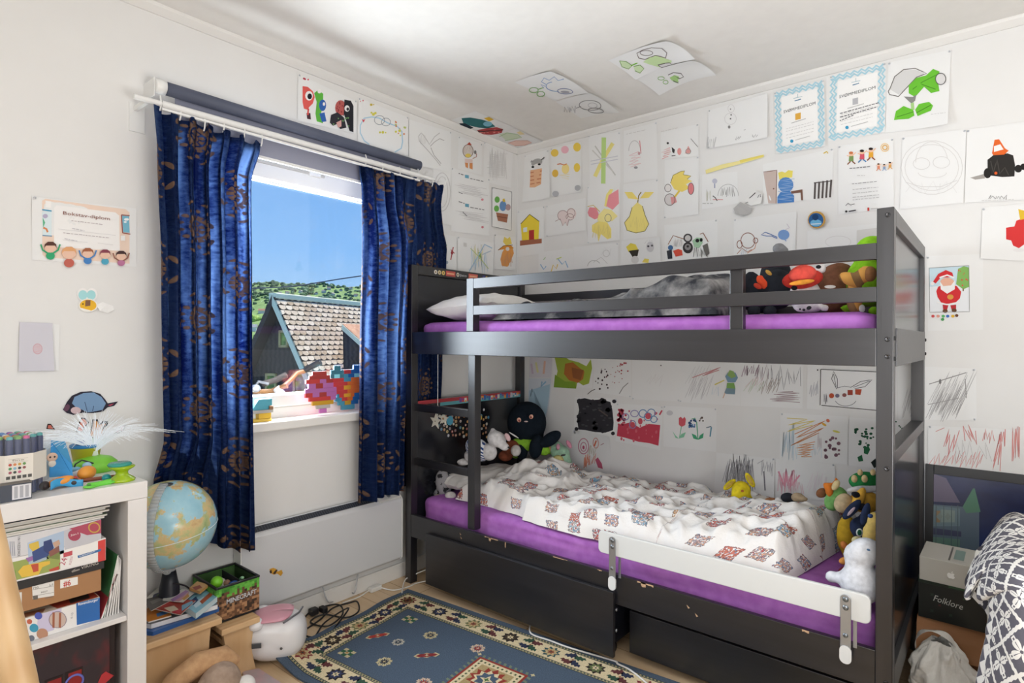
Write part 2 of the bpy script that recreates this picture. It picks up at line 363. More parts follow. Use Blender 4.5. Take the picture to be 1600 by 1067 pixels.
# under-bed drawers on castors
def drawer(x0, x1, y, label, zt, zb):
    t = thing('rolling_underbed_chest', label, 'storage box', ((x0+x1)/2, y, 0), 'rolling boxes under the bunk bed')
    build('front_board', MB().box(x0, x1, y, y+.018, zb, zt, bedw), t, bevel=.002)
    mb = MB(); bx0, bx1, yb = x0+.02, x1-.02, y+.62
    mb.box(bx0, bx0+.014, y+.0185, yb, zb+.03, zt-.07, panel_m); mb.box(bx1-.014, bx1, y+.0185, yb, zb+.03, zt-.07, panel_m)
    mb.box(bx0+.014, bx1-.014, yb-.014, yb, zb+.03, zt-.07, panel_m); mb.box(bx0+.014, bx1-.014, y+.0185, yb-.014, zb+.03, zb+.04, panel_m)
    build('drawer_box', mb, t)
    for cx in (bx0+.06, bx1-.06):
        for cy in (y+.12, yb-.08): build('castor', MB().lathe([(.001, 0), (.018, 0), (.018, .02), (.001, .02)], (cx, cy, .018), M('1a1a1c', .5), 12, (1, 0, 0)), t)
    for z in (zt-.09, zt-.17): build('cam_screw', MB().lathe([(.001, .003), (.006, .002), (.0065, 0)], (bx1, y+.06, z), M('c8ccd0', .3, .6), 12, (1, 0, 0)), t)
    return t
drawer(-2.150, -1.107, 1.935, 'black storage drawer box pulled forward under the left half of the bunk bed', .291, .045)
d2 = drawer(-1.09, -.29, 2.03, 'black storage drawer box set back under the right half of the bunk bed', .196, .035)
# white safety rail
t = thing('bed_guard', 'white safety board clamped on the lower bunk edge with two steel brackets', 'bed rail', (-.72, 1.94, .31))
def rr(x0, x1, z0, z1, r, y, n=5):
    pts = []
    for cx, cz, a0 in ((x1-r, z1-r, 0), (x0+r, z1-r, 90), (x0+r, z0+r, 180), (x1-r, z0+r, 270)):
        for i in range(n+1): a = math.radians(a0+90*i/n); pts.append((cx+r*math.cos(a), y, cz+r*math.sin(a)))
    return pts
wb = M('dcdedd', .35)
build('board', MB().prism(rr(-1.176, -.276, .428, .511, .017, 1.940), (0, .014, 0), wb), t, bevel=.003)
steel = M('b4bac2', .32, .85)
for bx in (-1.112, -.338):
    k = build('bracket', MB().prism(rr(bx-.014, bx+.014, .335, .50, .013, 1.9345), (0, .0035, 0), steel), t, bevel=.001)
    build('screw', MB().lathe([(.001, .004), (.005, .004), (.008, .001), (.008, 0)], (bx, 1.9345, .487), M('8f969c', .3, .9), 14, (0, -1, 0)), k)
    build('screw', MB().lathe([(.001, .004), (.005, .004), (.008, .001), (.008, 0)], (bx, 1.9345, .463), M('8f969c', .3, .9), 14, (0, -1, 0)), k)
    build('screw', MB().lathe([(.001, .004), (.005, .004), (.007, .001), (.007, 0)], (bx, 1.9345, .382), M('8f969c', .3, .9), 14, (0, -1, 0)), k)
    build('end_cap', MB().prism(rr(bx-.0155, bx+.0155, .300, .352, .015, 1.932), (0, .0065, 0), M('e6e8e8', .4)), k)
    build('clamp_strip', MB().box(bx+.016, bx+.026, 1.9535, 1.9555, .345, .44, steel), k)
# mattresses
def fabric(name, a, c, sc_=60, bs=.15):
    return noisy(name, a, c, (sc_, sc_, sc_), .9, bs, 1, 4, .2, .004)
purple = fabric('purple_jersey', 'a262b4', 'b274c2', 25, .25)
def mattress(name, label, x0, x1, y0, y1, z0, z1, amp, seed):
    def se(t, p): return math.copysign(abs(t)**p, t)
    nu, nv = 90, 26; cx, cy, cz = (x0+x1)/2, (y0+y1)/2, (z0+z1)/2; mb = MB()
    mb.box(x0, x1, y0, y1, z0, z1, purple)
    bm = bmesh.new(); bmesh.ops.create_cube(bm, size=1)
    bmesh.ops.subdivide_edges(bm, edges=bm.edges, cuts=40, use_grid_fill=True)
    vs = []
    R = .035
    for v in bm.verts:
        p = V((cx+v.co.x*(x1-x0), cy+v.co.y*(y1-y0), cz+v.co.z*(z1-z0)))
        q = V((min(max(p.x, x0+R), x1-R), min(max(p.y, y0+R), y1-R), min(max(p.z, z0+R), z1-R)))
        d = p-q
        if d.length > 1e-6: p = q+d.normalized()*R
        nz = noise.noise(V((p.x*5+seed, p.y*16, p.z*30)))
        p += (d.normalized() if d.length > 1e-6 else V())*nz*amp
        vs.append(p)
    mb = MB(); mb.add(vs, [tuple(v.index for v in f.verts) for f in bm.faces], purple, True); bm.free()
    return solo(name, mb, label, 'mattress')
mattress('mattress', 'mattress in a purple sheet on the upper bunk', LX1+.01, RX0-.006, FY+.052, BY-.036, 1.19, 1.328, .004, 2)
mattress('mattress', 'mattress in a purple sheet on the lower bunk', LX1+.012, RX0-.006, FY+.068, BY-.036, .2625, .432, .006, 9)
# printed duvet (lower bunk)
def print_mat(name, base, hues, scale, dens):
    m, nt, b = newmat(name, .9, .2); uv = coords(nt, 'UV', (scale, scale, 1))
    vo = nt.nodes.new('ShaderNodeTexVoronoi'); vo.distance = 'CHEBYCHEV'; vo.voronoi_dimensions = '2D'; vo.inputs['Scale'].default_value = 1; vo.inputs['Randomness'].default_value = .75
    nt.links.new(uv, vo.inputs['Vector'])
    d = E(nt, vo.outputs['Distance']); spx = nt.nodes.new('ShaderNodeSeparateColor'); nt.links.new(vo.outputs['Color'], spx.inputs[0])
    rnd, rnd2 = E(nt, spx.outputs[0]), E(nt, spx.outputs[1])
    fine = noisef(nt, coords(nt, 'UV', (scale*7, scale*7, 1)), 1, 2, .6); fine2 = noisef(nt, coords(nt, 'UV', (scale*16, scale*11, 1)), 1, 1, .5)
    ramp = nt.nodes.new('ShaderNodeValToRGB'); ramp.color_ramp.interpolation = 'CONSTANT'
    for i, h in enumerate(hues):
        e = ramp.color_ramp.elements[i] if i < 2 else ramp.color_ramp.elements.new(i/len(hues)); e.position = i/len(hues); e.color = rgb(h)
    nt.links.new((rnd2+(fine-.5)*1.1).x, ramp.inputs[0])
    inside = (d+(fine-.5)*.22).lt(.27)*rnd.lt(dens)
    ink = inside*(fine2.gt(.42))
    c1 = mixc(nt, ink*.95, base, ramp.outputs[0])
    line = ((d+(fine-.5)*.22-.255).ab()).lt(.012)*rnd.lt(dens)
    c2 = mixc(nt, (line+inside*((fine2-.50).ab().lt(.028))).mn(1)*.62, c1, '3d4250')
    nt.links.new(c2, b.inputs['Base Color'])
    return m, nt, b
duv_m, nt, b = print_mat('white_print_cotton', 'e9e6e3', ['c9705a', '7b96b4', 'd9a588', '8d8f9a', 'c24f45', 'b8b0a8', '6f9fc0', 'cfa070'], 8.6, .86)
f = noisef(nt, coords(nt, 'Object', (1, 1, 1)), 26, 4, .6); bump(nt, b, f, .35, .012)
def cloth_sheet(name, x_fn, nu, nv, m, thick, uvs):
    mb = MB(); mb.grid(x_fn, nu, nv, m); uv = [(i/nu*uvs[0], j/nv*uvs[1]) for j in range(nv+1) for i in range(nu+1)]
    return mb, uv
def duvet_h(x, y):
    # heap of duvet: high at the head end, crumpled in the middle, a bundle at the foot
    h = .05+.050*math.exp(-((x+1.86)/.24)**2)*math.exp(-((y-2.50)/.30)**2)
    h += .085*math.exp(-((x+.55)/.30)**2)*math.exp(-((y-2.42)/.32)**2)+.03*math.exp(-((x+1.2)/.5)**2)
    h += .034*noise.noise(V((x*4.2, y*5.5, 1.3)))+.024*noise.noise(V((x*10, y*9, 4.1)))+.010*noise.noise(V((x*23, y*19, 7.1)))
    r = 1-abs(noise.noise(V((x*5.5+y*3, y*7-x*2, 8.2))))*2
    h += .020*max(r, 0)**2
    r = 1-abs(noise.noise(V((x*11-y*5, y*12+x*6, 3.2))))*2
    return h+.018*max(r, 0)**2
def duvet(u, v):
    x = -2.10+u*(1.62+.12*(v-.5)); fr = 2.035+.012*math.sin(u*9)+(.05*(1-u) if u < .3 else 0)
    y = fr+v*(2.80-fr-.17*math.exp(-(u/.25)**2))
    e = min(u/.05, (1-u)/.035, v/.09, (1-v)/.06, 1); e = max(e, 0)
    return V((x, y+.01*noise.noise(V((x*14, y*5, 0))), .436+duvet_h(x, y)*math.sin(e*math.pi/2)**.8+.008*e))
mb, uv = cloth_sheet('duvet', duvet, 170, 90, duv_m, 0, (1.62, .8))
uv = [(p.x+(-p.z if i % 171 > 120 else p.z*.3), p.y+(p.z if i//171 < 40 else -p.z*.3)) for i, p in enumerate(mb.v)]
solo('duvet', mb, 'rumpled white duvet with a small red and blue print on the lower bunk', 'duvet', uv=uv, sub=1)
# second, grey-brown duvet on the upper bunk
gd, nt, b = newmat('grey_photo_print', .85, .2); v = coords(nt, 'Object'); f = noisef(nt, v, 6, 5, .6); sx = nt.nodes.new('ShaderNodeSeparateXYZ'); nt.links.new(v, sx.inputs[0])
px_ = E(nt, sx.outputs[0])
c1 = mixc(nt, (f-.46)*4, '34363d', 'b3b1b0'); c2 = mixc(nt, (f-.46)*4, '7b5836', 'dccab4')
nt.links.new(mixc(nt, ((px_*-1.6)+(f-.5)*2.0-1.0).mx(0).mn(1), c1, c2), b.inputs['Base Color'])
def duvet2(u, v):
    x = -1.81+u*1.05; y = 2.03+v*.78; e = max(min(u/.06, (1-u)/.05, v/.1, (1-v)/.08, 1), 0)
    h = .048+.11*u**2.5+.05*math.exp(-((x+1.0)/.16)**2)*math.exp(-((y-2.5)/.3)**2)
    h += .035*noise.noise(V((x*7, y*4, 2.2)))+.03*max(1-abs(noise.noise(V((x*9+y*4, y*3, 5.2))))*2.2, 0)**2
    return V((x, y, 1.332+max(h, .01)*math.sin(e*math.pi/2)**.8))
mb = MB(); mb.grid(duvet2, 100, 50, gd)
solo('duvet', mb, 'grey and brown photo-printed duvet bunched up on the upper bunk', 'duvet', sub=1)
def pillow(name, label, c, sx, sy, sz, rz, m, tilt=0):
    mb = MB(); R = Matrix.Rotation(rz, 3, 'Z') @ Matrix.Rotation(tilt, 3, 'Y')
    def side(sg):
        def fn(u, v):
            a, b2 = u*2-1, v*2-1
            pin = 1-.07*(1-abs(a)**3)*abs(b2)**6
            z = sg*sz*(max(1-a*a, 0)**.5*max(1-b2*b2, 0)**.5)**.75*(1+.15*noise.noise(V((a*2, b2*2, c[0]*3))))
            return V(c)+R @ V((a*sx*(1-.06*(1-b2*b2)), b2*sy*(1-.06*(1-a*a)), z+.006*noise.noise(V((a*5, b2*5, 1)))))
        return fn
    mb.grid(side(1), 28, 28, m); mb.grid(side(-1), 28, 28, m)
    return solo(name, mb, label, 'pillow')
pil_m = noisy('white_pillow_cotton', 'dcd9d8', 'e9e7e4', (9, 9, 9), .9, .4, 1)
pillow('pillow', 'white pillow at the head end of the upper bunk', (-2.03, 2.24, 1.402), .20, .24, .070, .1, pil_m, -.06)
pillow('pillow', 'white print pillow behind the ladder on the lower bunk', (-2.165, 2.36, .492), .095, .26, .05, -.05, print_mat('pillow_print', 'e6e3e0', ['c9705a', '7b96b4', 'd9a588', '8d8f9a'], 9, .5)[0])
# ---------------------------------------------------------------- children's drawings on the walls and ceiling
PLANES = {'B': (1, YB, V((0, -1, 0))), 'L': (0, XL, V((1, 0, 0))), 'C': (2, ZC, V((0, 0, -1)))}
paper_m = M('eaeae9', .8, 0, .2); pin_m = M('c9ccd2', .3)
sheet_i = 0
GRP = 'sheets pinned to the walls and ceiling'
def sheet(label, plane, quad, ops, curl=(0, 0, 0, 0), name='drawing', cat='drawing', col=None, pins=0, group=GRP, lift=None, cut=False):
    """quad: TL TR BR BL in photo pixels; curl: lift of each corner in metres; ops: strokes in photo pixels"""
    global sheet_i
    ax, pv, n = PLANES[plane]; base = .0012+(sheet_i % 7)*.0007 if lift is None else lift; sheet_i += 1
    W = lambda x, y: at(x, y, ax, pv)
    q = [W(*p) for p in quad]; o, ex, ey = q[0], q[1]-q[0], q[3]-q[0]
    a, b2, c = ex.dot(ex), ex.dot(ey), ey.dot(ey); D = a*c-b2*b2
    def disp(s, t):
        d = 0
        for k, (cs, ct) in enumerate(((0, 0), (1, 0), (1, 1), (0, 1))):
            if curl[k]: d += curl[k]*max(0, 1-math.hypot(s-cs, (t-ct)*.9)/.75)**2
        return d
    def P(x, y, k):
        p = W(x, y); e1, e2 = (p-o).dot(ex), (p-o).dot(ey); s, t = (c*e1-b2*e2)/D, (a*e2-b2*e1)/D
        return p+n*(base+disp(s, t)+.00018*k)
    mb = MB()
    def g(u, v):
        p = q[0]*(1-u)*(1-v)+q[1]*u*(1-v)+q[2]*u*v+q[3]*(1-u)*v
        return p+n*(base+disp(u, v))
    if not cut: mb.grid(g, 10, 10, col or paper_m)
    k = 0
    rr_ = random.Random(sheet_i)
    def strip(pts, w, m):
        n_ = len(pts); L, R_ = [], []
        for i in range(n_):
            x0, y0 = pts[max(i-1, 0)]; x1, y1 = pts[min(i+1, n_-1)]
            dx, dy = x1-x0, y1-y0; l = math.hypot(dx, dy) or 1
            ox, oy = -dy/l*w/2, dx/l*w/2; L.append((pts[i][0]+ox, pts[i][1]+oy)); R_.append((pts[i][0]-ox, pts[i][1]-oy))
        vs = [P(*p, k) for p in L+R_]
        mb.add(vs, [(i, i+1, n_+i+1, n_+i) for i in range(n_-1)], m)
    def dense(pts, step=6):
        out = [pts[0]]
        for p0, p1 in zip(pts, pts[1:]):
            nn = max(1, int(math.hypot(p1[0]-p0[0], p1[1]-p0[1])/step))
            out += [(p0[0]+(p1[0]-p0[0])*i/nn, p0[1]+(p1[1]-p0[1])*i/nn) for i in range(1, nn+1)]
        return out
    for op in ops:
        k += 1; t = op[0]; hx_ = op[1]
        if t in 'sh': hx_ = ''.join('%02x' % int(int(hx_[i:i+2], 16)*.72+235*.28) for i in (0, 2, 4))
        m = M(hx_, .8, 0, .15)
        if t == 'f':
            v = op[2]; pts = dense(list(zip(v[::2], v[1::2]))+[(v[0], v[1])])[:-1]; mb.add([P(*p, k) for p in pts], [tuple(range(len(pts)))], m)
        elif t == 'l':
            v = op[3]; strip(dense(list(zip(v[::2], v[1::2]))), op[2], m)
        elif t == 'o':
            cx, cy, rx, ry = op[2:6]; an = math.radians(op[6]) if len(op) > 6 else 0
            pts = [(cx+rx*math.cos(u)*math.cos(an)-ry*math.sin(u)*math.sin(an), cy+rx*math.cos(u)*math.sin(an)+ry*math.sin(u)*math.cos(an)) for u in [2*math.pi*i/16 for i in range(16)]]
            mb.add([P(*p, k) for p in pts], [tuple(range(16))], m)
        elif t == 'r':
            w_, cx, cy, rx, ry = op[2:7]; a0, a1 = (op[7], op[8]) if len(op) > 8 else (0, 360)
            strip([(cx+rx*math.cos(math.radians(a0+(a1-a0)*i/22)), cy+ry*math.sin(math.radians(a0+(a1-a0)*i/22))) for i in range(23)], w_, m)
        elif t == 's':                       # zig-zag crayon scribble inside a box, optional slant
            w_, x0, y0, x1, y1, nn = op[2:8]; sl = op[8] if len(op) > 8 else 0; pts = []
            for i in range(nn+1):
                u = i/nn; x = x0+(x1-x0)*u+rr_.uniform(-1, 1)*(x1-x0)/nn; y = (y0 if i % 2 else y1)+rr_.uniform(-.22, .22)*(y1-y0)
                pts.append((x+sl*(y1-y)/(y1-y0+1e-6), y))
            strip(dense(pts, 8), w_*.72, m)
        elif t == 'h':                       # horizontal zig-zag scribble
            w_, x0, y0, x1, y1, nn = op[2:8]; sl = op[8] if len(op) > 8 else 0; pts = []
            for i in range(nn+1):
                y = y0+(y1-y0)*i/nn; x = (x0 if i % 2 else x1)+rr_.uniform(-.2, .2)*(x1-x0)
                pts.append((x, y+sl*(x-x0)/(x1-x0+1e-6)+rr_.uniform(-.5, .5)))
            strip(dense(pts, 8), w_*.72, m)
        elif t == 'd':                       # scattered dabs
            rx, ry, x0, y0, x1, y1, nn = op[2:9]
            for _ in range(nn):
                cx, cy = rr_.uniform(x0, x1), rr_.uniform(y0, y1); r1 = rr_.uniform(.6, 1.3)
                mb.add([P(cx+rx*r1*math.cos(u), cy+ry*r1*math.sin(u), k) for u in [2*math.pi*i/7 for i in range(7)]], [tuple(range(7))], m)
        elif t == 'w':                       # faint rows of small writing
            x0, y0, x1, y1, rows, hh = op[2:8]; dy = op[8] if len(op) > 8 else 0
            for r1 in range(rows):
                y = y0+(y1-y0)*r1/max(rows-1, 1); x = x0
                while x < x1:
                    wl = rr_.uniform(2, 6); xe = min(x+wl, x1); yy = y+dy*(x-x0)/(x1-x0)
                    strip([(x, yy), (xe, yy+dy*(xe-x)/(x1-x0))], hh, m); x = xe+1.4
        elif t == 't':
            s_, x0, y0, x1, y1, hp_ = op[2:8]; p0, p1 = P(x0, y0, k), P(x1, y1, k)
            up = P(x0, y0-10, k)-p0; text_mesh(s_, p0, p1, hp_/10*up.length, up, n, m, mb)
    ob = build(name, mb, org=q[3]+n*base); tag(ob, label, cat, group)
    for i in range(4):
        if pins >> i & 1:
            p = q[i]+n*(base+curl[i]+.001); cen = (q[0]+q[2])/2; p += (cen-p).normalized()*.008
            build('drawing_pin', MB().lathe([(.004, 0), (.004, .002), (.001, .0035)], p, pin_m, 10, n), ob)
    return ob
G1, G2, G3 = 'b9b8b6', '8d8c8a', '4a4846'
S = sheet
# ---- back wall, above the bed
S('small sheet of a grey striped wrapped animal in the room corner', 'B', [(820, 243), (857, 234), (861, 310), (817, 316)], [('f', 'e6b58f', [829, 266, 847, 263, 846, 288, 836, 293, 828, 293]), ('l', 'c98060', 1.6, [829, 270, 847, 267]), ('l', 'c98060', 1.6, [829, 276, 846, 273]), ('l', 'c98060', 1.6, [829, 282, 846, 279]), ('l', 'c98060', 1.4, [829, 288, 845, 285]), ('o', 'a9a8a6', 839, 254, 9, 6, -20), ('o', 'e8e6e4', 839, 260, 7, 4, -20), ('f', '9a9998', [829, 254, 831, 250, 834, 253]), ('l', G3, 1.5, [846, 250, 851, 246]), ('o', '1c1c1c', 833, 261, 2.3, 1.6), ('o', '1c1c1c', 843, 257, 2.3, 1.6)], (.0, .0, .012, .006), pins=3)
S('sheet with yellow and pink crayon circles', 'B', [(861, 232), (908, 222), (910, 300), (863, 307)], [('o', 'ecca5e', 867, 239, 6, 6), ('o', 'f0b9c4', 883, 234, 6, 6), ('o', 'efd05c', 902, 230, 6, 7), ('o', 'efd05c', 902, 262, 5, 7), ('o', 'e8bd55', 868, 271, 5, 6), ('o', 'f3dd94', 884, 264, 6, 8), ('l', 'd98058', 1.6, [871, 257, 876, 256, 882, 258, 886, 256]), ('h', 'f2d98a', 1, 877, 272, 889, 280, 4), ('o', 'b5b6bb', 869, 303, 5, 4.5), ('o', 'b5b6bb', 904, 294, 5, 4.5)], (0, 0, .01, .004), pins=1)
S('sheet with a big green and yellow crayon star of bars', 'B', [(920, 212), (969, 206), (970, 286), (922, 293)], [('l', 'c9c9c4', 2, [930, 228, 962, 274]), ('l', 'd3d2ce', 2, [926, 235, 958, 268]), ('l', 'eadf8c', 6, [958, 224, 942, 250, 930, 276]), ('l', 'bcd98a', 7, [944, 215, 943, 287]), ('l', 'cfcfd6', 1.3, [923, 252, 966, 244]), ('l', 'cfcfd6', 1.3, [924, 257, 966, 249])], pins=3)
S('tall sheet with a faint pink crayon basket', 'B', [(975, 205), (1027, 191), (1028, 279), (975, 286)], [('r', 'c6c4c4', 1, 992, 236, 9, 16, 180, 360), ('l', 'dd9ca0', 1.4, [1000, 220, 1002, 240]), ('h', 'e2b0b2', 1.3, 984, 241, 1000, 262, 9, -4), ('o', 'c9a2a4', 999, 240, 2, 2.5), ('o', '9a989c', 994, 262, 3, 2), ('w', 'cfcdcb', 979, 210, 1010, 210, 1, .8, -7)], (0, .004, .0, .0), pins=2)
S('sheet with a red striped tent and red shapes', 'B', [(1033, 207), (1092, 194), (1092, 244), (1033, 249)], [('h', 'd98482', 1.6, 1036, 233, 1047, 248, 9, -2), ('f', '3a3a3c', [1050, 230, 1055, 234, 1054, 240, 1051, 238]), ('o', '4a4848', 1044, 224, 1.8, 1.8), ('l', G3, 1.2, [1050, 244, 1056, 243]), ('o', 'e3a09c', 1062, 237, 3.2, 5.5), ('f', 'e2a39f', [1071, 240, 1076, 228, 1080, 236, 1078, 240]), ('l', '8a8886', 1, [1080, 217, 1091, 230]), ('r', G2, .8, 1076, 237, 4, 4), ('w', 'd4d2d0', 1034, 206, 1060, 206, 1, .8, -6)], (0, 0, 0, 0), pins=2)
S('pencil snowman drawing left of the swimming diplomas', 'B', [(1107, 173), (1200, 147), (1200, 216), (1107, 233)], [('r', 'd6d4d4', .8, 1143, 170, 5, 6), ('r', 'd6d4d4', .8, 1142, 186, 9, 9), ('o', G2, 1142, 171, 1, 1), ('o', '6d6c6c', 1143, 180, 1.2, 1.2), ('o', '6d6c6c', 1142, 186, 1.2, 1.2), ('o', G2, 1140, 199, 2, 2.5), ('s', 'b2b1b1', 1.6, 1106, 216, 1119, 231, 9), ('s', G2, 1.2, 1149, 214, 1158, 219, 5), ('s', G2, 1.1, 1176, 211, 1184, 215, 5), ('l', 'c4c3c3', 1, [1163, 204, 1166, 203])], (0, .008, .01, .008), pins=9)
def diploma(lbl, q, x0, xt, yt, icol, scr):
    (ax, ay), (bx, by), (cx, cy), (dx, dy) = q
    L = lambda u, v: ((ax*(1-u)+bx*u)*(1-v)+(dx*(1-u)+cx*u)*v, (ay*(1-u)+by*u)*(1-v)+(dy*(1-u)+cy*u)*v)
    ops = []
    def zig(p0, p1, nn, off):
        (u0, v0), (u1, v1) = p0, p1; v = []
        for i in range(nn*2+1):
            s_ = i/(nn*2); o = off*(.5 if i % 2 else -.5)
            u, w_ = u0+(u1-u0)*s_, v0+(v1-v0)*s_
            if abs(u1-u0) > .5: w_ += o*.8
            else: u += o
            v += L(u, w_)
        return v
    for a in (.025, .085):
        wv = 3.0
        ops += [('l', 'a9d0de', wv, zig((.04, a*.75+.01), (.96, a*.75+.01), 7, .05)), ('l', 'a9d0de', wv, zig((.04, 1-a*.75-.01), (.96, 1-a*.75-.01), 7, .05)),
                ('l', 'a9d0de', wv, zig((a+.015, .05), (a+.015, .95), 9, .05)), ('l', 'a9d0de', wv, zig((1-a-.015, .05), (1-a-.015, .95), 9, .05))]
    ops += [('f', 'f4f3f1', [*L(.14, .11), *L(.86, .11), *L(.86, .89), *L(.14, .89)])]
    c = L(.47, .22); ops += [('l', '4d7ea0', 1.4, [c[0]-5, c[1]+1, c[0], c[1]-.5, c[0]+5, c[1]-2]), ('l', '9fb9c4', .8, [c[0]-7, c[1]-3, c[0]+7, c[1]-6]), ('l', '9fb9c4', .8, [c[0], c[1]-4, c[0], c[1]-10])]
    a0, a1 = L(.18, .375), L(.82, .345); ops += [('t', '45464a', 'SVØMMEDIPLOM', *a0, *a1, 4.6)]
    c = L(.47, .47); ops += [('f', icol, [c[0]-4.5, c[1]-4, c[0]+4, c[1]-6, c[0]+4, c[1]+4, c[0]-4.5, c[1]+6])]
    c0, c1 = L(.33, .555), L(.62, .53); ops += [('l', G1, 1.1, [*c0, *c1])]
    for v in (.63, .67, .73, .78): c0, c1 = L(.22, v), L(.78, v-.03); ops += [('w', 'd0cecc', c0[0], c0[1], c1[0], c0[1], 1, .8, c1[1]-c0[1])]
    if scr:
        for v, e_ in ((.61, .9), (.665, .86), (.72, .45)): c0, c1 = L(.2, v), L(e_, v-.05); ops += [('w', '6e6c70', c0[0], c0[1], c1[0], c0[1], 1, 1.3, c1[1]-c0[1])]
    c = L(.33, .84); ops += [('o', '3f9cc6', c[0], c[1], 2.6, 2.6)]
    c0, c1 = L(.4, .835), L(.7, .81); ops += [('l', G1, .9, [*c0, *c1])]
    return S(lbl, 'B', q, ops, (0, .0, .004, 0), name='diploma', cat='diploma', pins=3)
diploma('swimming diploma with light blue zigzag border and an orange badge', [(1210, 145), (1288, 125), (1290, 229), (1213, 241)], 0, 0, 0, 'e0ac4a', 0)
diploma('swimming diploma with light blue zigzag border, grey badge and handwriting', [(1297, 119), (1384, 98), (1383, 207), (1294, 221)], 0, 0, 0, 'b9b9bd', 1)
S('drawing of a bright green leafy sprout under a grey dome', 'B', [(1388, 98), (1486, 78), (1481, 196), (1383, 208)], [('f', 'd5d4d3', [1391, 140, 1398, 120, 1412, 110, 1430, 109, 1445, 115, 1432, 124, 1420, 136, 1404, 148]), ('l', '6e6a66', 1.4, [1388, 143, 1391, 138, 1398, 120, 1412, 109, 1430, 107, 1448, 115, 1432, 121, 1419, 135, 1404, 151, 1390, 148, 1388, 143]), ('f', '6dbf3a', [1420, 134, 1432, 122, 1447, 118, 1458, 108, 1468, 112, 1466, 130, 1468, 143, 1455, 146, 1444, 136, 1430, 152, 1420, 146]), ('l', '4d8f2c', 1.2, [1426, 140, 1442, 128, 1462, 118]), ('l', '4d8f2c', 1.2, [1440, 132, 1462, 140]), ('f', '8a8986', [1412, 151, 1426, 152, 1432, 148, 1430, 158, 1424, 162]), ('f', 'a8cf86', [1423, 162, 1428, 160, 1429, 172, 1424, 172]), ('f', '6dbf3a', [1430, 172, 1436, 163, 1452, 160, 1458, 166, 1455, 174, 1444, 178, 1434, 182]), ('f', '6dbf3a', [1427, 172, 1412, 166, 1400, 174, 1397, 188, 1404, 187, 1420, 186, 1429, 181]), ('l', '3f7a24', .9, [1402, 183, 1428, 175]), ('l', '3f7a24', .9, [1432, 177, 1455, 165]), ('o', 'd9d7d6', 1470, 124, 8, 9), ('r', '4f4c4c', 1.2, 1470, 124, 8, 9), ('w', 'cbc9c8', 1455, 180, 1478, 180, 1, .7, -2)], (0, .0, .02, 0), pins=3)
def kid(x, y, s_, sh, hair, pants):
    return [('l', 'f0c4a4', 1.6*s_, [x-7*s_, y+2*s_, x, y+5*s_, x+8*s_, y-3*s_]), ('f', sh, [x-3*s_, y+3*s_, x+4*s_, y+3*s_, x+4*s_, y+12*s_, x-4*s_, y+12*s_]), ('l', pants, 2*s_, [x-1*s_, y+12*s_, x-6*s_, y+17*s_]), ('l', pants, 2*s_, [x+2*s_, y+12*s_, x+7*s_, y+16*s_]), ('o', 'f0c4a4', x, y, 3.6*s_, 3.6*s_), ('o', hair, x, y-2*s_, 3.6*s_, 2.2*s_)]
S('printed sheet with three running children and a small sun', 'B', [(1310, 228), (1396, 216), (1397, 325), (1310, 335)], kid(1330, 241, .95, '7d9a5c', 'c9764a', '8a5a44')+kid(1347, 238, .95, 'd4596a', '2c2422', '4a7fb0')+kid(1361, 235, .95, 'e2a63c', '2c2422', '8a4a2c')+[('r', 'e2ab4a', 1.4, 1383, 231, 3.5, 3.5), ('r', 'ecc47a', 1, 1383, 231, 6.2, 6.2)]+kid(1373, 258, .55, 'd98a6a', '5a3a2c', 'd98a6a')+kid(1382, 259, .5, '8aa0c0', '3a302c', '8aa0c0')+kid(1391, 256, .55, 'd9a35c', '2c2422', 'd9a35c')+[('w', '77767a', 1328, 264, 1360, 264, 1, 1.3, -3), ('w', 'c2c0c0', 1340, 275, 1352, 275, 1, .9), ('w', '9c9a9c', 1332, 288, 1372, 288, 1, 1, -4), ('w', 'b9b7b8', 1333, 297, 1373, 303, 2, .9, -4), ('w', 'b9b7b8', 1333, 309, 1374, 313, 2, .9, -4), ('l', '6a686a', .9, [1322, 322, 1326, 318, 1330, 321, 1336, 319]), ('o', '2c2a2c', 1323, 331, 1.8, 1.8), ('l', '4a484a', 1.8, [1327, 331, 1338, 329]), ('f', 'c7453f', [1356, 325, 1359, 325, 1359, 330, 1356, 330]), ('l', G1, 1.1, [1361, 327, 1372, 326])], pins=3)
S('faint round pencil outline right of the printed children sheet', 'B', [(1410, 215), (1510, 202), (1505, 317), (1406, 327)], [('r', 'd3d1cf', .9, 1456, 262, 48, 42), ('r', 'd6d4d2', .9, 1456, 262, 42, 36), ('r', 'd3d1cf', .8, 1440, 256, 13, 9), ('r', 'd3d1cf', .8, 1471, 254, 13, 9), ('r', 'd3d1cf', .8, 1456, 254, 25, 32, 180, 350), ('l', 'd3d1cf', .8, [1415, 285, 1440, 292, 1470, 292, 1496, 282]), ('s', 'd6d4d2', .8, 1416, 286, 1496, 300, 14), ('r', 'd6d4d2', .8, 1457, 270, 22, 8, 0, 180)], pins=3)
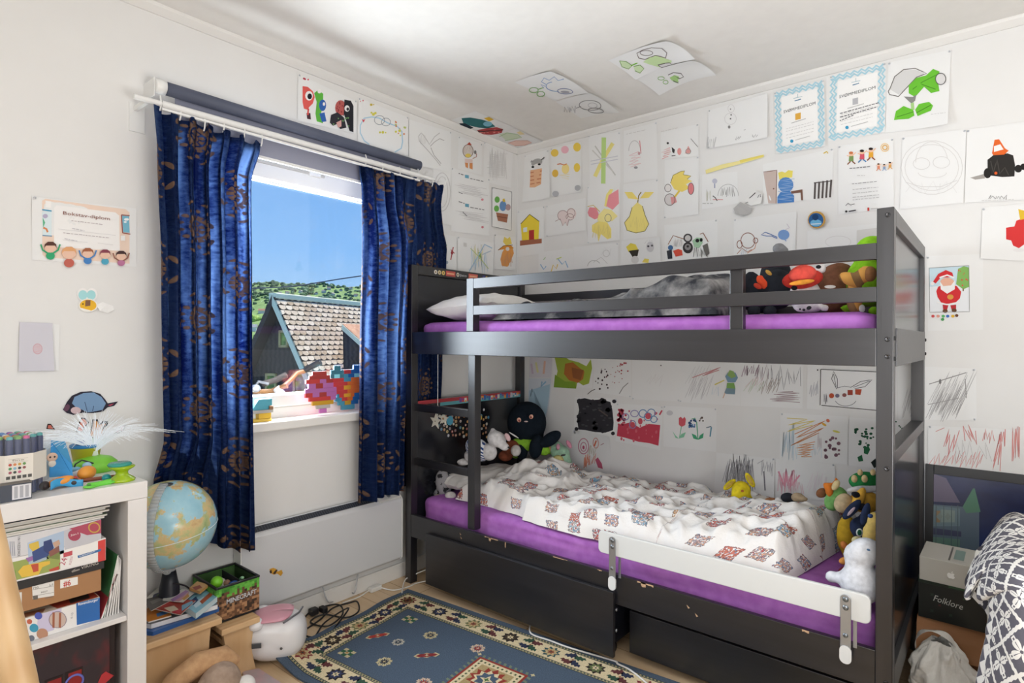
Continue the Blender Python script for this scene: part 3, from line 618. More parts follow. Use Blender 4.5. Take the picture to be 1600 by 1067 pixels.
S('drawing of a dark boulder wearing an orange and white cone', 'B', [(1511, 203), (1603, 190), (1603, 312), (1507, 317)], [('f', 'a39e99', [1516, 278, 1538, 272, 1539, 279, 1524, 281]), ('f', '33302e', [1543, 250, 1552, 243, 1574, 240, 1583, 243, 1586, 258, 1585, 276, 1566, 277, 1543, 274]), ('o', '2b2928', 1543, 271, 6, 8), ('o', '2b2928', 1591, 264, 6, 6), ('o', '2b2928', 1599, 261, 5, 5), ('l', '4c4845', 1.5, [1548, 252, 1552, 270, 1558, 250, 1562, 272, 1570, 262, 1576, 274]), ('f', 'e2692f', [1550, 240, 1554, 219, 1561, 218, 1570, 232, 1576, 236, 1569, 242, 1552, 243]), ('f', 'eceae8', [1553, 229, 1563, 226, 1568, 234, 1553, 238]), ('o', 'd8602c', 1556, 271, 2.4, 2.4), ('s', G3, 1.4, 1545, 306, 1574, 311, 12), ('w', 'cccac8', 1534, 314, 1584, 314, 1, .7, -2)], pins=1)
S('sheet with a bright red painted figure at the right edge', 'B', [(1535, 325), (1603, 318), (1603, 408), (1532, 404)], [('f', 'd53c3c', [1572, 356, 1585, 354, 1588, 345, 1603, 340, 1603, 380, 1592, 388, 1583, 384, 1580, 376, 1572, 374]), ('f', 'e0b93a', [1591, 327, 1603, 330, 1603, 342, 1594, 344]), ('o', 'e4e2e2', 1592, 391, 9, 3)], (0, 0, 0, .004), pins=1)
S('long narrow strip of yellow crayon', 'B', [(1100, 265), (1195, 240), (1195, 247), (1100, 274)], [('f', 'efe39c', [1103, 266, 1130, 257, 1160, 251, 1194, 242, 1194, 246, 1160, 256, 1130, 264, 1104, 272]), ('f', 'e9d870', [1156, 251, 1194, 242, 1194, 245, 1158, 255])], cut=True, name='paper_strip', cat='drawing', lift=.007)
S('wide drawing of a brown door, blue ball figure in yellow hat and striped radiator', 'B', [(1192, 257), (1302, 232), (1301, 309), (1193, 320)], [('f', 'cbb9b1', [1193, 270, 1214, 266, 1213, 318, 1201, 318]), ('l', '8c6f63', 1.2, [1193, 269, 1214, 266, 1213, 318]), ('o', '7d5d4f', 1209, 295, 1.2, 1.2), ('f', 'eadb6c', [1216, 270, 1222, 268, 1227, 270, 1232, 266, 1239, 267, 1238, 277, 1218, 281]), ('o', '5c8cc8', 1228, 289, 12, 12), ('f', '4f83c4', [1215, 308, 1220, 300, 1234, 298, 1241, 306, 1241, 316, 1215, 318]), ('h', '86a9d6', 1, 1218, 280, 1238, 314, 12), ('f', '7b5b4e', [1236, 299, 1254, 296, 1255, 313, 1252, 313, 1251, 301, 1237, 303])]+[('l', '5d5654', 3, [1274+i*6.3, 285-i, 1273+i*6, 311-i*.6]) for i in range(5)]+[('l', '5d5654', 1.5, [1272, 286, 1300, 283]), ('l', 'd8bb4c', 1.6, [1287, 240, 1292, 237, 1294, 240])], (0, .0, .0, .004), pins=2)
S('pencil drawing of a grey room with small figures left of the brown door drawing', 'B', [(1097, 273), (1152, 268), (1154, 318), (1097, 327)], [('r', G1, .8, 1138, 306, 16, 18, 180, 360), ('s', G2, 1.3, 1127, 294, 1136, 306, 8), ('s', G2, 1.3, 1137, 293, 1147, 305, 8), ('o', 'c3c4d2', 1117, 283, 4, 4), ('l', '8a93b4', 1.5, [1117, 287, 1117, 294]), ('s', 'c4c3a9', 1, 1104, 298, 1110, 314, 6), ('l', 'd9a0a0', 1.2, [1114, 312, 1130, 312]), ('l', G3, 1.2, [1114, 306, 1118, 309, 1121, 314]), ('w', G1, 1098, 318, 1116, 318, 1, 1)], name='drawing')
S('folded grey and white paper net pinned over two drawings', 'B', [(1150, 316), (1188, 296), (1196, 304), (1158, 334)], [('f', 'b7b5b4', [1147, 326, 1158, 316, 1176, 326, 1174, 334, 1163, 338, 1150, 334]), ('f', 'e9e8e6', [1164, 314, 1180, 297, 1193, 305, 1190, 319, 1174, 322]), ('l', '58565a', 1.3, [1170, 312, 1182, 302]), ('s', '3d3b3f', 1.6, 1185, 305, 1191, 309, 4), ('w', G2, 1166, 318, 1180, 318, 1, 1.4, -6)], (.0, .012, .01, .008), cut=True, name='paper_net', cat='paper model', lift=.009)
S('round blue badge with a gold rim', 'B', [(1263, 331), (1291, 329), (1291, 357), (1263, 358)], [('o', 'c59b52', 1277, 344, 14, 13.5), ('o', '2f5f94', 1276, 344.5, 11.6, 11.2), ('o', '6fb0d8', 1276, 349, 9, 5.5), ('o', '23446e', 1275, 340, 5, 5), ('l', 'd9e4ea', 1.3, [1268, 351, 1284, 350])], cut=True, name='badge', cat='badge', lift=.012, col=M('c59b52', .5))
S('outline drawing of a round brown face beside a blue ball with a scarf', 'B', [(1147, 343), (1245, 331), (1243, 396), (1147, 401)], [('r', '8a5a4a', 1.2, 1169, 376, 11, 12), ('r', '8a5a4a', 1.2, 1156, 382, 4, 6), ('r', '8a5a4a', 1.2, 1181, 376, 3.5, 4), ('l', 'a8705a', 1, [1152, 397, 1160, 388, 1168, 394, 1175, 390]), ('s', '8fa0c4', 1, 1158, 390, 1168, 397, 5), ('l', 'c98a6a', 1, [1168, 396, 1180, 388, 1182, 380]), ('o', '7fa3d6', 1225, 367, 9, 8), ('h', '5c86c4', 1, 1218, 361, 1232, 371, 6), ('l', '4a70ac', 1.2, [1215, 371, 1204, 366, 1196, 363, 1190, 367, 1198, 369, 1206, 369, 1215, 373]), ('l', '7fa3d6', 1.2, [1226, 374, 1229, 377]), ('l', 'c3b6c6', .7, [1228, 359, 1234, 356, 1230, 350])], pins=1)
S('blank sheet partly behind the green toy above the upper bunk', 'B', [(1262, 361), (1394, 347), (1394, 392), (1262, 398)], [('r', 'd9d7d5', .8, 1310, 378, 20, 9), ('f', 'd9d7d4', [1339, 360, 1394, 353, 1394, 390, 1339, 388])])
S('drawing of a yellow shape with two tall pink petals', 'B', [(919, 292), (969, 285), (969, 375), (919, 381)], [('f', 'f0e087', [945, 322, 948, 304, 954, 296, 959, 296, 952, 312, 949, 324]), ('f', 'ee9aa2', [948, 322, 952, 305, 967, 296, 968, 318, 958, 328]), ('f', 'e79199', [919, 332, 922, 324, 933, 325, 938, 340, 930, 343, 921, 338]), ('l', 'd4b84a', 1, [919, 323, 928, 321, 938, 331]), ('f', 'f3e69c', [936, 336, 945, 326, 956, 328, 966, 338, 958, 345, 942, 350, 934, 344]), ('f', 'f0de82', [926, 352, 936, 346, 950, 348, 956, 358, 956, 372, 950, 374, 940, 366, 936, 378, 934, 366, 926, 362]), ('s', 'e2c95a', 1.1, 928, 352, 954, 370, 12), ('r', G2, .8, 951, 341, 5, 6)], (0, 0, .0, .0), pins=9)
S('drawing of a big yellow pear with two yellow leaves', 'B', [(974, 288), (1028, 280), (1027, 369), (974, 375)], [('l', '8c7a3c', 1.6, [996, 322, 998, 306, 1002, 300]), ('f', 'f1dd7c', [998, 312, 988, 300, 976, 300, 982, 310]), ('f', 'f1dd7c', [1000, 310, 1008, 300, 1022, 300, 1014, 309]), ('f', 'f3e288', [988, 324, 996, 316, 1004, 322, 1008, 336, 1014, 350, 1008, 361, 994, 364, 980, 360, 976, 348, 984, 338]), ('l', '7a6c38', .9, [988, 324, 984, 338, 976, 348, 980, 360, 994, 364, 1008, 361, 1014, 350, 1008, 336, 1004, 322]), ('s', 'e6cf5f', 1, 984, 340, 1006, 358, 12)], pins=2)
S('drawing of a spiky yellow burst with pink and grey ovals', 'B', [(1039, 250), (1092, 244), (1092, 335), (1038, 342)], [('f', 'efd873', [1048, 286, 1052, 274, 1064, 268, 1070, 267, 1068, 273, 1080, 275, 1074, 280, 1082, 283, 1072, 288, 1078, 294, 1066, 300, 1054, 296]), ('l', '8c7c3c', .9, [1048, 286, 1052, 274, 1064, 268, 1070, 267, 1068, 273, 1080, 275, 1074, 280]), ('l', 'e6c85a', 3, [1062, 298, 1056, 306, 1052, 310]), ('o', 'e6e2e0', 1044, 294, 5, 6), ('r', '8a8482', 1, 1044, 294, 5, 6), ('o', 'e0868a', 1080, 295, 4.5, 9), ('r', '7c6a6a', 1, 1080, 295, 4.5, 9), ('o', 'd8d3d2', 1046, 312, 7, 9), ('f', 'dd9b9c', [1048, 308, 1056, 308, 1058, 316, 1050, 320]), ('r', '7c7674', 1, 1047, 312, 8, 9)], (0, 0, .004, 0), pins=10)
S('drawing of a yellow house with a red door on brown ground at the room corner', 'B', [(810, 330), (851, 322), (850, 396), (808, 402)], [('f', 'eed447', [814, 350, 828, 335, 843, 346, 842, 374, 816, 376]), ('l', '5a4a1c', 1, [814, 350, 828, 335, 843, 346]), ('f', 'b13a3a', [827, 360, 835, 359, 835, 374, 827, 375]), ('f', 'dfe7ea', [818, 356, 824, 355, 824, 362, 818, 363]), ('f', 'a96c54', [813, 376, 847, 373, 847, 380, 813, 384])], pins=3)
S('pencil drawing of a small fluffy pinkish animal', 'B', [(854, 322), (916, 309), (916, 360), (854, 370)], [('o', 'e6d6d4', 880, 337, 8, 8), ('o', 'eadcd9', 893, 334, 8, 9), ('r', 'a98e8c', .9, 880, 337, 8, 8), ('r', 'a98e8c', .9, 893, 333, 6, 7), ('r', 'a98e8c', .9, 891, 339, 6, 5), ('f', 'e6d6d4', [876, 342, 890, 342, 888, 352, 886, 353, 884, 347, 880, 353, 878, 348]), ('l', 'a98e8c', .9, [868, 346, 876, 342, 880, 353, 884, 347, 887, 353, 890, 342])], pins=9)
S('pale sheet with blue and yellow strokes just above the guard rail', 'B', [(842, 394), (896, 388), (897, 424), (842, 428)], [('l', '8fb6d6', 1.6, [845, 413, 850, 421, 854, 416]), ('l', 'e0c25c', 1.6, [862, 424, 865, 414, 870, 420, 872, 413]), ('l', '8fb6d6', 1.6, [872, 404, 879, 413, 884, 408, 888, 418]), ('l', 'cdd884', 1.6, [870, 405, 878, 402]), ('l', 'a9c79a', 1.2, [850, 406, 853, 402])])
S('faint pencil sheet just above the guard rail', 'B', [(897, 386), (967, 380), (966, 416), (897, 422)], [('r', G1, 1, 929, 416, 10, 9, 180, 330), ('r', 'cfcdcb', .9, 948, 396, 5, 5), ('l', 'cfcdcb', .9, [928, 410, 940, 402, 950, 412]), ('s', 'd6d4d2', .8, 940, 388, 956, 398, 6)], pins=2)
S('sheet with a yellow and black tuft beside a grey skull', 'B', [(972, 377), (1033, 371), (1033, 410), (970, 416)], [('f', 'e6d45a', [979, 386, 986, 380, 994, 382, 999, 392, 992, 396, 983, 394]), ('f', '3c3932', [983, 392, 999, 390, 997, 400, 990, 403]), ('o', 'd5d3d1', 993, 406, 6, 6), ('o', 'cfcdd0', 1017, 386, 6, 8), ('o', '5c5a60', 1014, 385, 1.8, 1.6), ('o', '5c5a60', 1020, 384, 1.8, 1.6), ('s', 'bdbbbd', .8, 1010, 376, 1024, 382, 6), ('f', 'ead86a', [1004, 410, 1008, 404, 1015, 405, 1014, 411])], (0, .01, 0, 0))
S('busy drawing of round dark dials, a green face and grey shapes', 'B', [(1038, 352), (1121, 343), (1121, 400), (1040, 408)], [('l', '9a6f5c', 1.2, [1044, 382, 1052, 368, 1070, 374]), ('o', 'e2dfdd', 1060, 380, 8, 6), ('s', '7d7b7d', 1, 1053, 374, 1066, 386, 9), ('o', '4a4748', 1075, 372, 7, 7), ('o', 'c9c6c4', 1075, 372, 4.6, 4.6), ('o', '3c3a3b', 1075, 387, 8, 9), ('o', '8f8c8c', 1075, 386, 5, 5), ('o', '3c3a3b', 1075, 385, 2, 2), ('o', '4a6f9c', 1048, 387, 4, 4), ('f', '3a3d44', [1042, 392, 1050, 390, 1051, 404, 1044, 405]), ('f', 'd95a48', [1052, 392, 1060, 389, 1066, 391, 1067, 399, 1056, 401]), ('f', 'a8cbab', [1082, 376, 1089, 371, 1098, 372, 1098, 380, 1092, 388, 1085, 386]), ('o', '2c2c2c', 1090, 376, 3, 3), ('o', '2c2c2c', 1096, 375, 2.4, 2.8), ('l', '9a6f5c', 1.2, [1094, 366, 1099, 364, 1107, 378]), ('s', '76736f', 1.6, 1084, 388, 1106, 400, 14), ('f', '6d6a66', [1098, 384, 1106, 380, 1109, 396, 1104, 401])], pins=2)
S('colouring sheet of a red-coated figure beside a green tree, with colour dots', 'B', [(1448, 400), (1536, 397), (1536, 515), (1450, 517)], [('f', 'c9dfe9', [1452, 419, 1514, 415, 1514, 444, 1452, 448]), ('f', 'e9ebee', [1452, 448, 1514, 444, 1515, 487, 1453, 488]), ('f', '86b562', [1494, 444, 1497, 420, 1506, 416, 1514, 418, 1515, 448, 1505, 452]), ('d', 'd6574a', 1.1, 1.1, 1497, 422, 1512, 446, 8), ('l', '7b5c3c', 2, [1505, 451, 1505, 455]), ('f', 'd4383c', [1463, 455, 1466, 448, 1478, 443, 1495, 447, 1502, 456, 1500, 466, 1492, 474, 1472, 475, 1465, 464]), ('f', 'd4383c', [1458, 440, 1466, 428, 1478, 422, 1488, 426, 1490, 433, 1470, 434, 1462, 443]), ('o', 'e9b49c', 1480, 441, 11, 7), ('f', 'f1efee', [1469, 440, 1470, 452, 1480, 459, 1492, 452, 1492, 438, 1486, 446, 1474, 447]), ('l', 'f1efee', 2.4, [1468, 434, 1480, 430, 1491, 434]), ('o', 'f1efee', 1457, 443, 3, 3), ('o', 'dd9c4c', 1485, 464, 5, 4), ('l', 'f1efee', 2, [1464, 472, 1480, 476, 1500, 472]), ('f', 'b8343a', [1473, 476, 1482, 477, 1480, 484, 1474, 484]), ('f', 'b8343a', [1485, 477, 1494, 476, 1494, 484, 1487, 484]), ('o', '6a4a34', 1477, 486, 4, 3), ('o', '6a4a34', 1491, 485, 4, 3), ('l', G2, .7, [1452, 419, 1514, 415, 1515, 487, 1453, 488, 1452, 419])]+[('o', h, x, y, 2.6, 2.3) for h, x, y in (('cf5a5a', 1458, 494), ('dc9c8c', 1466, 494), ('63b56c', 1474, 494), ('4a78c4', 1481, 494), ('e2b43c', 1489, 494), ('6a4632', 1495, 493), ('4f9c5a', 1473, 499))], pins=3)
S('sheet of grey pencil scribble behind the foot end of the bunk bed', 'B', [(1402, 571), (1525, 576), (1526, 657), (1404, 655)], [('s', 'a9a7a7', .9, 1447, 588, 1500, 640, 30, 24), ('s', '8a8888', .9, 1448, 610, 1495, 650, 30, 20), ('l', G2, 1.3, [1452, 600, 1510, 582]), ('l', G2, 1.2, [1508, 592, 1510, 622]), ('o', '7c7a7a', 1469, 596, 1.8, 4), ('l', '9c9a9a', 1, [1450, 632, 1498, 622]), ('s', 'b4b2b2', .8, 1408, 600, 1430, 645, 14, 12)], pins=6)
S('wide sheet of loose red crayon scribbles above the leaning picture frame', 'B', [(1450, 665), (1606, 672), (1606, 742), (1450, 735)], [('s', 'd97a74', 1.3, 1453, 708, 1532, 728, 26, 8), ('s', 'cf605c', 1.6, 1472, 672, 1490, 704, 7, 9), ('s', 'd0645e', 1.6, 1510, 668, 1530, 690, 7, -8), ('s', 'd97a74', 1.4, 1534, 672, 1552, 690, 8), ('s', 'd97a74', 1.6, 1550, 692, 1562, 728, 6, 6), ('s', 'd4625e', 1.6, 1561, 674, 1570, 694, 7), ('s', 'd97a74', 1.5, 1581, 674, 1594, 712, 9), ('s', 'c0bebd', 1, 1490, 690, 1550, 720, 10), ('l', 'd99a94', 1, [1462, 674, 1476, 668])], pins=9)
# ---- back wall, seen under the upper bunk
S('pale sheet with a faint rainbow smear beside the bed post', 'B', [(829, 548), (864, 548), (862, 590), (827, 590)], [('l', 'e0dba4', 3, [838, 566, 841, 582]), ('l', 'e6bca8', 3, [852, 564, 850, 584]), ('l', 'cdbccc', 3, [831, 568, 833, 584])], lift=.004, col=M('d9d6dc', .8))
S('light blue sheet with looping pen lines, curling at its lower edge', 'B', [(827, 591), (862, 591), (859, 662), (826, 655)], [('f', 'a9c4d4', [828, 610, 860, 600, 858, 656, 828, 650]), ('l', '46545e', 1, [830, 620, 832, 607, 834, 618, 845, 612, 853, 609, 846, 620, 852, 630, 840, 628, 834, 622]), ('l', '46545e', 1, [832, 630, 840, 640, 850, 632, 856, 642, 846, 648, 836, 640]), ('l', '8fb9d6', 2.4, [848, 596, 846, 604, 854, 596])], (0, 0, .05, .006), lift=.006, col=M('d2d8e0', .8))
S('sheet with a green and brown leaf-like painting', 'B', [(864, 548), (930, 548), (926, 606), (865, 604)], [('f', 'a3b54a', [867, 556, 880, 555, 890, 562, 905, 566, 917, 572, 924, 561, 926, 575, 921, 599, 912, 602, 903, 596, 901, 607, 866, 605, 869, 592, 872, 580]), ('f', '83a33c', [868, 585, 884, 596, 900, 596, 901, 607, 866, 605]), ('f', 'b5733c', [884, 568, 896, 566, 908, 576, 914, 580, 912, 592, 904, 598, 890, 594, 882, 584]), ('f', '97603c', [894, 574, 913, 578, 908, 594, 896, 590])])
S('sheet dotted with small dark red and black dabs', 'B', [(929, 548), (986, 549), (986, 621), (927, 612)], [('d', '3e3034', 1.2, 1.4, 931, 575, 950, 608, 14), ('d', 'a8484c', 1.3, 1.3, 968, 565, 982, 592, 10), ('d', '4a3c44', 1.2, 1.2, 936, 574, 950, 584, 5), ('d', 'b06a6c', .9, .9, 945, 570, 975, 600, 12), ('l', G2, 1.2, [968, 615, 974, 605, 982, 598]), ('l', G3, 1, [918, 616, 924, 611, 930, 608])], pins=4)
S('almost blank sheet under the upper bunk', 'B', [(988, 549), (1064, 550), (1062, 627), (988, 624)], [('s', 'd9d4d4', .9, 1008, 585, 1030, 600, 8, 8), ('o', '33333a', 1033, 571, 1, 1)], pins=12)
S('grey scribble sheet with a thin red zigzag', 'B', [(1064, 550), (1159, 552), (1157, 634), (1062, 628)], [('s', 'b9b7b8', .9, 1070, 590, 1102, 622, 16, 12), ('s', 'cfcdcd', .9, 1072, 575, 1100, 600, 12, 12), ('l', 'c98a8c', 1.3, [1082, 590, 1126, 574, 1098, 587, 1124, 578]), ('l', 'dccf7a', 2, [1117, 601, 1132, 594]), ('s', 'a9c0d6', 1, 1110, 604, 1122, 618, 6, 4), ('l', 'd6b49a', 1.4, [1130, 622, 1134, 612])], pins=8)
S('cut-out paper figure with a green cap and blue-grey body', 'B', [(1133, 578), (1155, 578), (1151, 616), (1131, 614)], [('f', '7b9ab0', [1134, 588, 1138, 582, 1150, 582, 1154, 590, 1150, 597, 1138, 597]), ('f', '8fae6a', [1137, 586, 1141, 578, 1147, 580, 1151, 588, 1144, 591]), ('f', '7fa860', [1137, 598, 1148, 598, 1150, 608, 1136, 607]), ('f', '7b93a0', [1133, 613, 1136, 606, 1150, 607, 1149, 616, 1135, 615])], cut=True, name='paper_cutout', cat='paper figure', lift=.008, col=M('7d98a4', .7))
S('sheet of tall purple and grey zigzag scribbles', 'B', [(1159, 552), (1256, 556), (1254, 638), (1158, 634)], [('s', '8f6f80', 1.7, 1160, 572, 1184, 586, 16, 4), ('s', '8a7a80', 1.2, 1180, 572, 1202, 592, 10, 3), ('s', '77757a', 1.1, 1205, 576, 1252, 604, 14), ('s', '9a8a80', 1.3, 1186, 592, 1212, 612, 12, 8), ('s', 'bccbb0', 1, 1164, 595, 1190, 612, 10, 8), ('h', '8a6a70', 1.3, 1208, 611, 1246, 628, 10), ('s', 'dcb9bd', 1, 1168, 588, 1190, 604, 8, 6)])
S('narrow pale sheet with a grey smudge beside the framed ears drawing', 'B', [(1262, 560), (1286, 562), (1285, 640), (1261, 638)], [('s', 'bab9c0', 1.6, 1265, 598, 1277, 618, 8, 3), ('o', '3a3438', 1278, 578, 1.2, 1.2)])
S('black-bordered sheet with two long outlined leaf shapes and a row of little ornaments', 'B', [(1283, 576), (1372, 580), (1372, 641), (1282, 634)], [('l', '55544f', 1.2, [1283, 577, 1372, 581]), ('l', '55544f', 1.2, [1283, 577, 1282, 633]), ('l', '55544f', 1.2, [1284, 633, 1372, 641]), ('l', '55535a', .9, [1308, 608, 1300, 592, 1303, 580, 1309, 592, 1309, 606]), ('l', '55535a', .8, [1303, 584, 1307, 604]), ('l', '55535a', .9, [1330, 605, 1345, 596, 1363, 593, 1352, 604, 1336, 607]), ('l', '55535a', .8, [1360, 595, 1334, 605]), ('l', '77757a', .8, [1309, 606, 1320, 603, 1330, 605]), ('f', 'a34a3c', [1325, 609, 1333, 609, 1333, 617, 1325, 617]), ('f', 'b5533c', [1337, 608, 1347, 608, 1345, 617, 1337, 616]), ('o', 'b9583c', 1300, 618, 4, 4), ('o', '7a7488', 1309, 618, 3.4, 3), ('o', '94605c', 1320, 617, 3.4, 3), ('r', '77757a', .8, 1322, 622, 17, 12, 20, 160), ('s', '6a686c', 1, 1288, 617, 1294, 630, 6)], lift=.007)
S('sheet covered by a black painted square', 'B', [(898, 620), (964, 623), (962, 681), (897, 677)], [('f', '37363b', [902, 624, 914, 622, 926, 625, 940, 624, 954, 628, 957, 640, 959, 660, 958, 672, 946, 676, 930, 675, 915, 672, 904, 671, 902, 655, 905, 640]), ('d', '37363b', 3.6, 3.6, 903, 624, 956, 673, 44), ('d', '4a484c', 2.6, 1.4, 906, 630, 954, 668, 22), ('o', '37363b', 960, 627, 3.4, 3), ('o', '37363b', 901, 670, 3, 3), ('o', '37363b', 958, 677, 3, 3), ('l', '5d5250', 2, [936, 640, 950, 650])], pins=2)
S('sheet filled with red paint and blue-ringed flowers', 'B', [(964, 630), (1036, 635), (1033, 703), (962, 689)], [('f', 'c94a5c', [966, 664, 985, 660, 1000, 668, 1014, 662, 1032, 664, 1030, 696, 1015, 692, 998, 690, 978, 684, 964, 681]), ('d', 'c94a5c', 2.6, 2.6, 966, 640, 978, 664, 26), ('d', 'd26a78', 1.6, 2.4, 966, 642, 1030, 690, 26), ('r', '6f92bd', 1.4, 1013, 651, 6, 6), ('r', '6f92bd', 1.4, 1005, 646, 6, 6), ('r', '6f92bd', 1.4, 1018, 645, 6, 6), ('r', '6f92bd', 1.4, 1022, 655, 5, 5), ('o', 'cf5a68', 1013, 650, 4.5, 5), ('r', '8a86b4', 1.4, 989, 663, 5, 6), ('o', 'cf5a68', 989, 663, 3.6, 4), ('r', '9a90bd', 1.3, 978, 651, 5, 5), ('r', '9a90bd', 1.3, 992, 646, 6, 5), ('o', 'cf5a68', 1001, 658, 3.6, 5), ('l', 'c94a5c', 2.4, [1031, 648, 1035, 641])], (0, 0, .008, 0), pins=3)
S('drawing of a red tulip and blue flowers with green leaves', 'B', [(1037, 634), (1120, 638), (1119, 706), (1037, 697)], [('f', 'd4606a', [1061, 653, 1064, 651, 1067, 654, 1070, 651, 1072, 655, 1071, 664, 1065, 667, 1061, 663]), ('l', '7dbd98', 1.3, [1065, 666, 1062, 684]), ('f', '8cc9a6', [1051, 673, 1056, 680, 1061, 685, 1056, 684]), ('f', '8cc9a6', [1072, 675, 1069, 683, 1061, 685, 1065, 678]), ('l', '4fa87c', 1.5, [1081, 655, 1086, 653, 1089, 660, 1091, 686]), ('f', '4fa87c', [1081, 677, 1088, 680, 1091, 687, 1084, 685]), ('f', '4fa87c', [1100, 676, 1099, 684, 1091, 687, 1094, 680]), ('d', '3a567f', 2.1, 2.1, 1077, 656, 1088, 667, 11), ('d', '5f86b4', 1.4, 1.4, 1077, 656, 1088, 668, 6), ('d', '6a5c54', 1.5, 1.5, 1093, 652, 1100, 660, 6), ('l', '5c93a8', 2, [1112, 667, 1110, 682]), ('l', '4a6a78', 1.2, [1104, 668, 1112, 666]), ('o', 'cfcdd0', 1047, 645, 5, 4)], pins=3)
S('sheet of orange, yellow and blue slanted strokes', 'B', [(1220, 645), (1326, 651), (1324, 726), (1218, 717)], [('s', 'bcd3e0', 1.8, 1221, 668, 1240, 714, 14, 3), ('s', 'c9dbe6', 1.4, 1240, 696, 1285, 714, 16), ('l', 'e0cf78', 1.3, [1230, 653, 1262, 655, 1232, 664, 1274, 657, 1230, 674, 1270, 664]), ('l', 'cf8a5c', 1.2, [1242, 678, 1290, 657, 1244, 684, 1288, 668, 1236, 696, 1280, 676, 1246, 692]), ('h', 'd6813f', 1.6, 1248, 694, 1270, 716, 12, -3), ('o', 'd97a5c', 1294, 657, 3, 2.4, 40), ('o', 'e0b04a', 1288, 663, 4, 1.8, 30), ('o', 'd6cf6a', 1307, 674, 6, 1.6, 14), ('d', '7b5c68', 2.6, 2.4, 1290, 682, 1313, 714, 16), ('s', 'cbb9bd', 1, 1278, 680, 1284, 700, 6)], pins=1)
S('sheet of dark green thumb-like dabs beside the bed post', 'B', [(1327, 652), (1412, 657), (1412, 735), (1326, 727)], [('d', '2f5c44', 2.2, 1.7, 1336, 660, 1368, 700, 26), ('f', '2f6b48', [1350, 700, 1357, 696, 1360, 702, 1356, 710, 1350, 708]), ('f', '2f6b48', [1340, 714, 1347, 710, 1349, 720, 1342, 721]), ('f', '232c2a', [1361, 722, 1368, 716, 1372, 728, 1366, 731]), ('d', '2f5c44', 1.6, 1.4, 1400, 655, 1410, 670, 4)])
S('pencil drawing of a dark grey mountain behind the yellow toy', 'B', [(1120, 707), (1211, 716), (1210, 780), (1116, 772)], [('s', '9c9ba2', 1.4, 1128, 722, 1170, 758, 34, 8), ('s', '86858c', 1.4, 1146, 718, 1180, 765, 36, -4), ('s', 'a5a4aa', 1.2, 1190, 722, 1208, 740, 12), ('l', '7b7a80', 2, [1194, 736, 1196, 766]), ('l', 'b9b8bd', 1, [1184, 724, 1194, 718])], pins=2)
S('drawing of a spiky pink crayon flower', 'B', [(1212, 716), (1305, 725), (1305, 782), (1212, 778)], [('s', 'dd8ea0', 1.4, 1217, 738, 1246, 768, 20), ('l', 'e29aac', 2.6, [1217, 736, 1226, 760, 1229, 732, 1231, 758, 1240, 734, 1234, 762, 1250, 742]), ('s', 'e6b3bf', 1.1, 1220, 752, 1256, 770, 18), ('s', 'e9dbe4', 1.2, 1262, 740, 1290, 765, 14, 6)], pins=2)
S('crooked sheet of pink circles and orange strokes with a folded corner', 'B', [(894, 671), (956, 681), (955, 741), (892, 728)], [('r', 'c98a9c', 1.5, 912, 697, 8, 12), ('r', 'c98a9c', 1.3, 912, 698, 4.5, 7), ('o', 'c2607a', 912, 699, 1.8, 3), ('r', 'd49a94', 1.3, 932, 692, 4.5, 8), ('l', 'd9765a', 2.4, [929, 697, 933, 688]), ('s', 'b0a58c', 1.2, 918, 697, 930, 712, 9, 3), ('s', 'd8704a', 2, 912, 712, 922, 728, 8), ('s', 'cf7a68', 1.4, 918, 710, 930, 724, 8, 3), ('f', 'c2607a', [931, 718, 935, 714, 942, 724, 944, 732, 936, 730]), ('l', 'b98a94', 1, [940, 695, 946, 692])], (0, .03, .022, 0), pins=4)
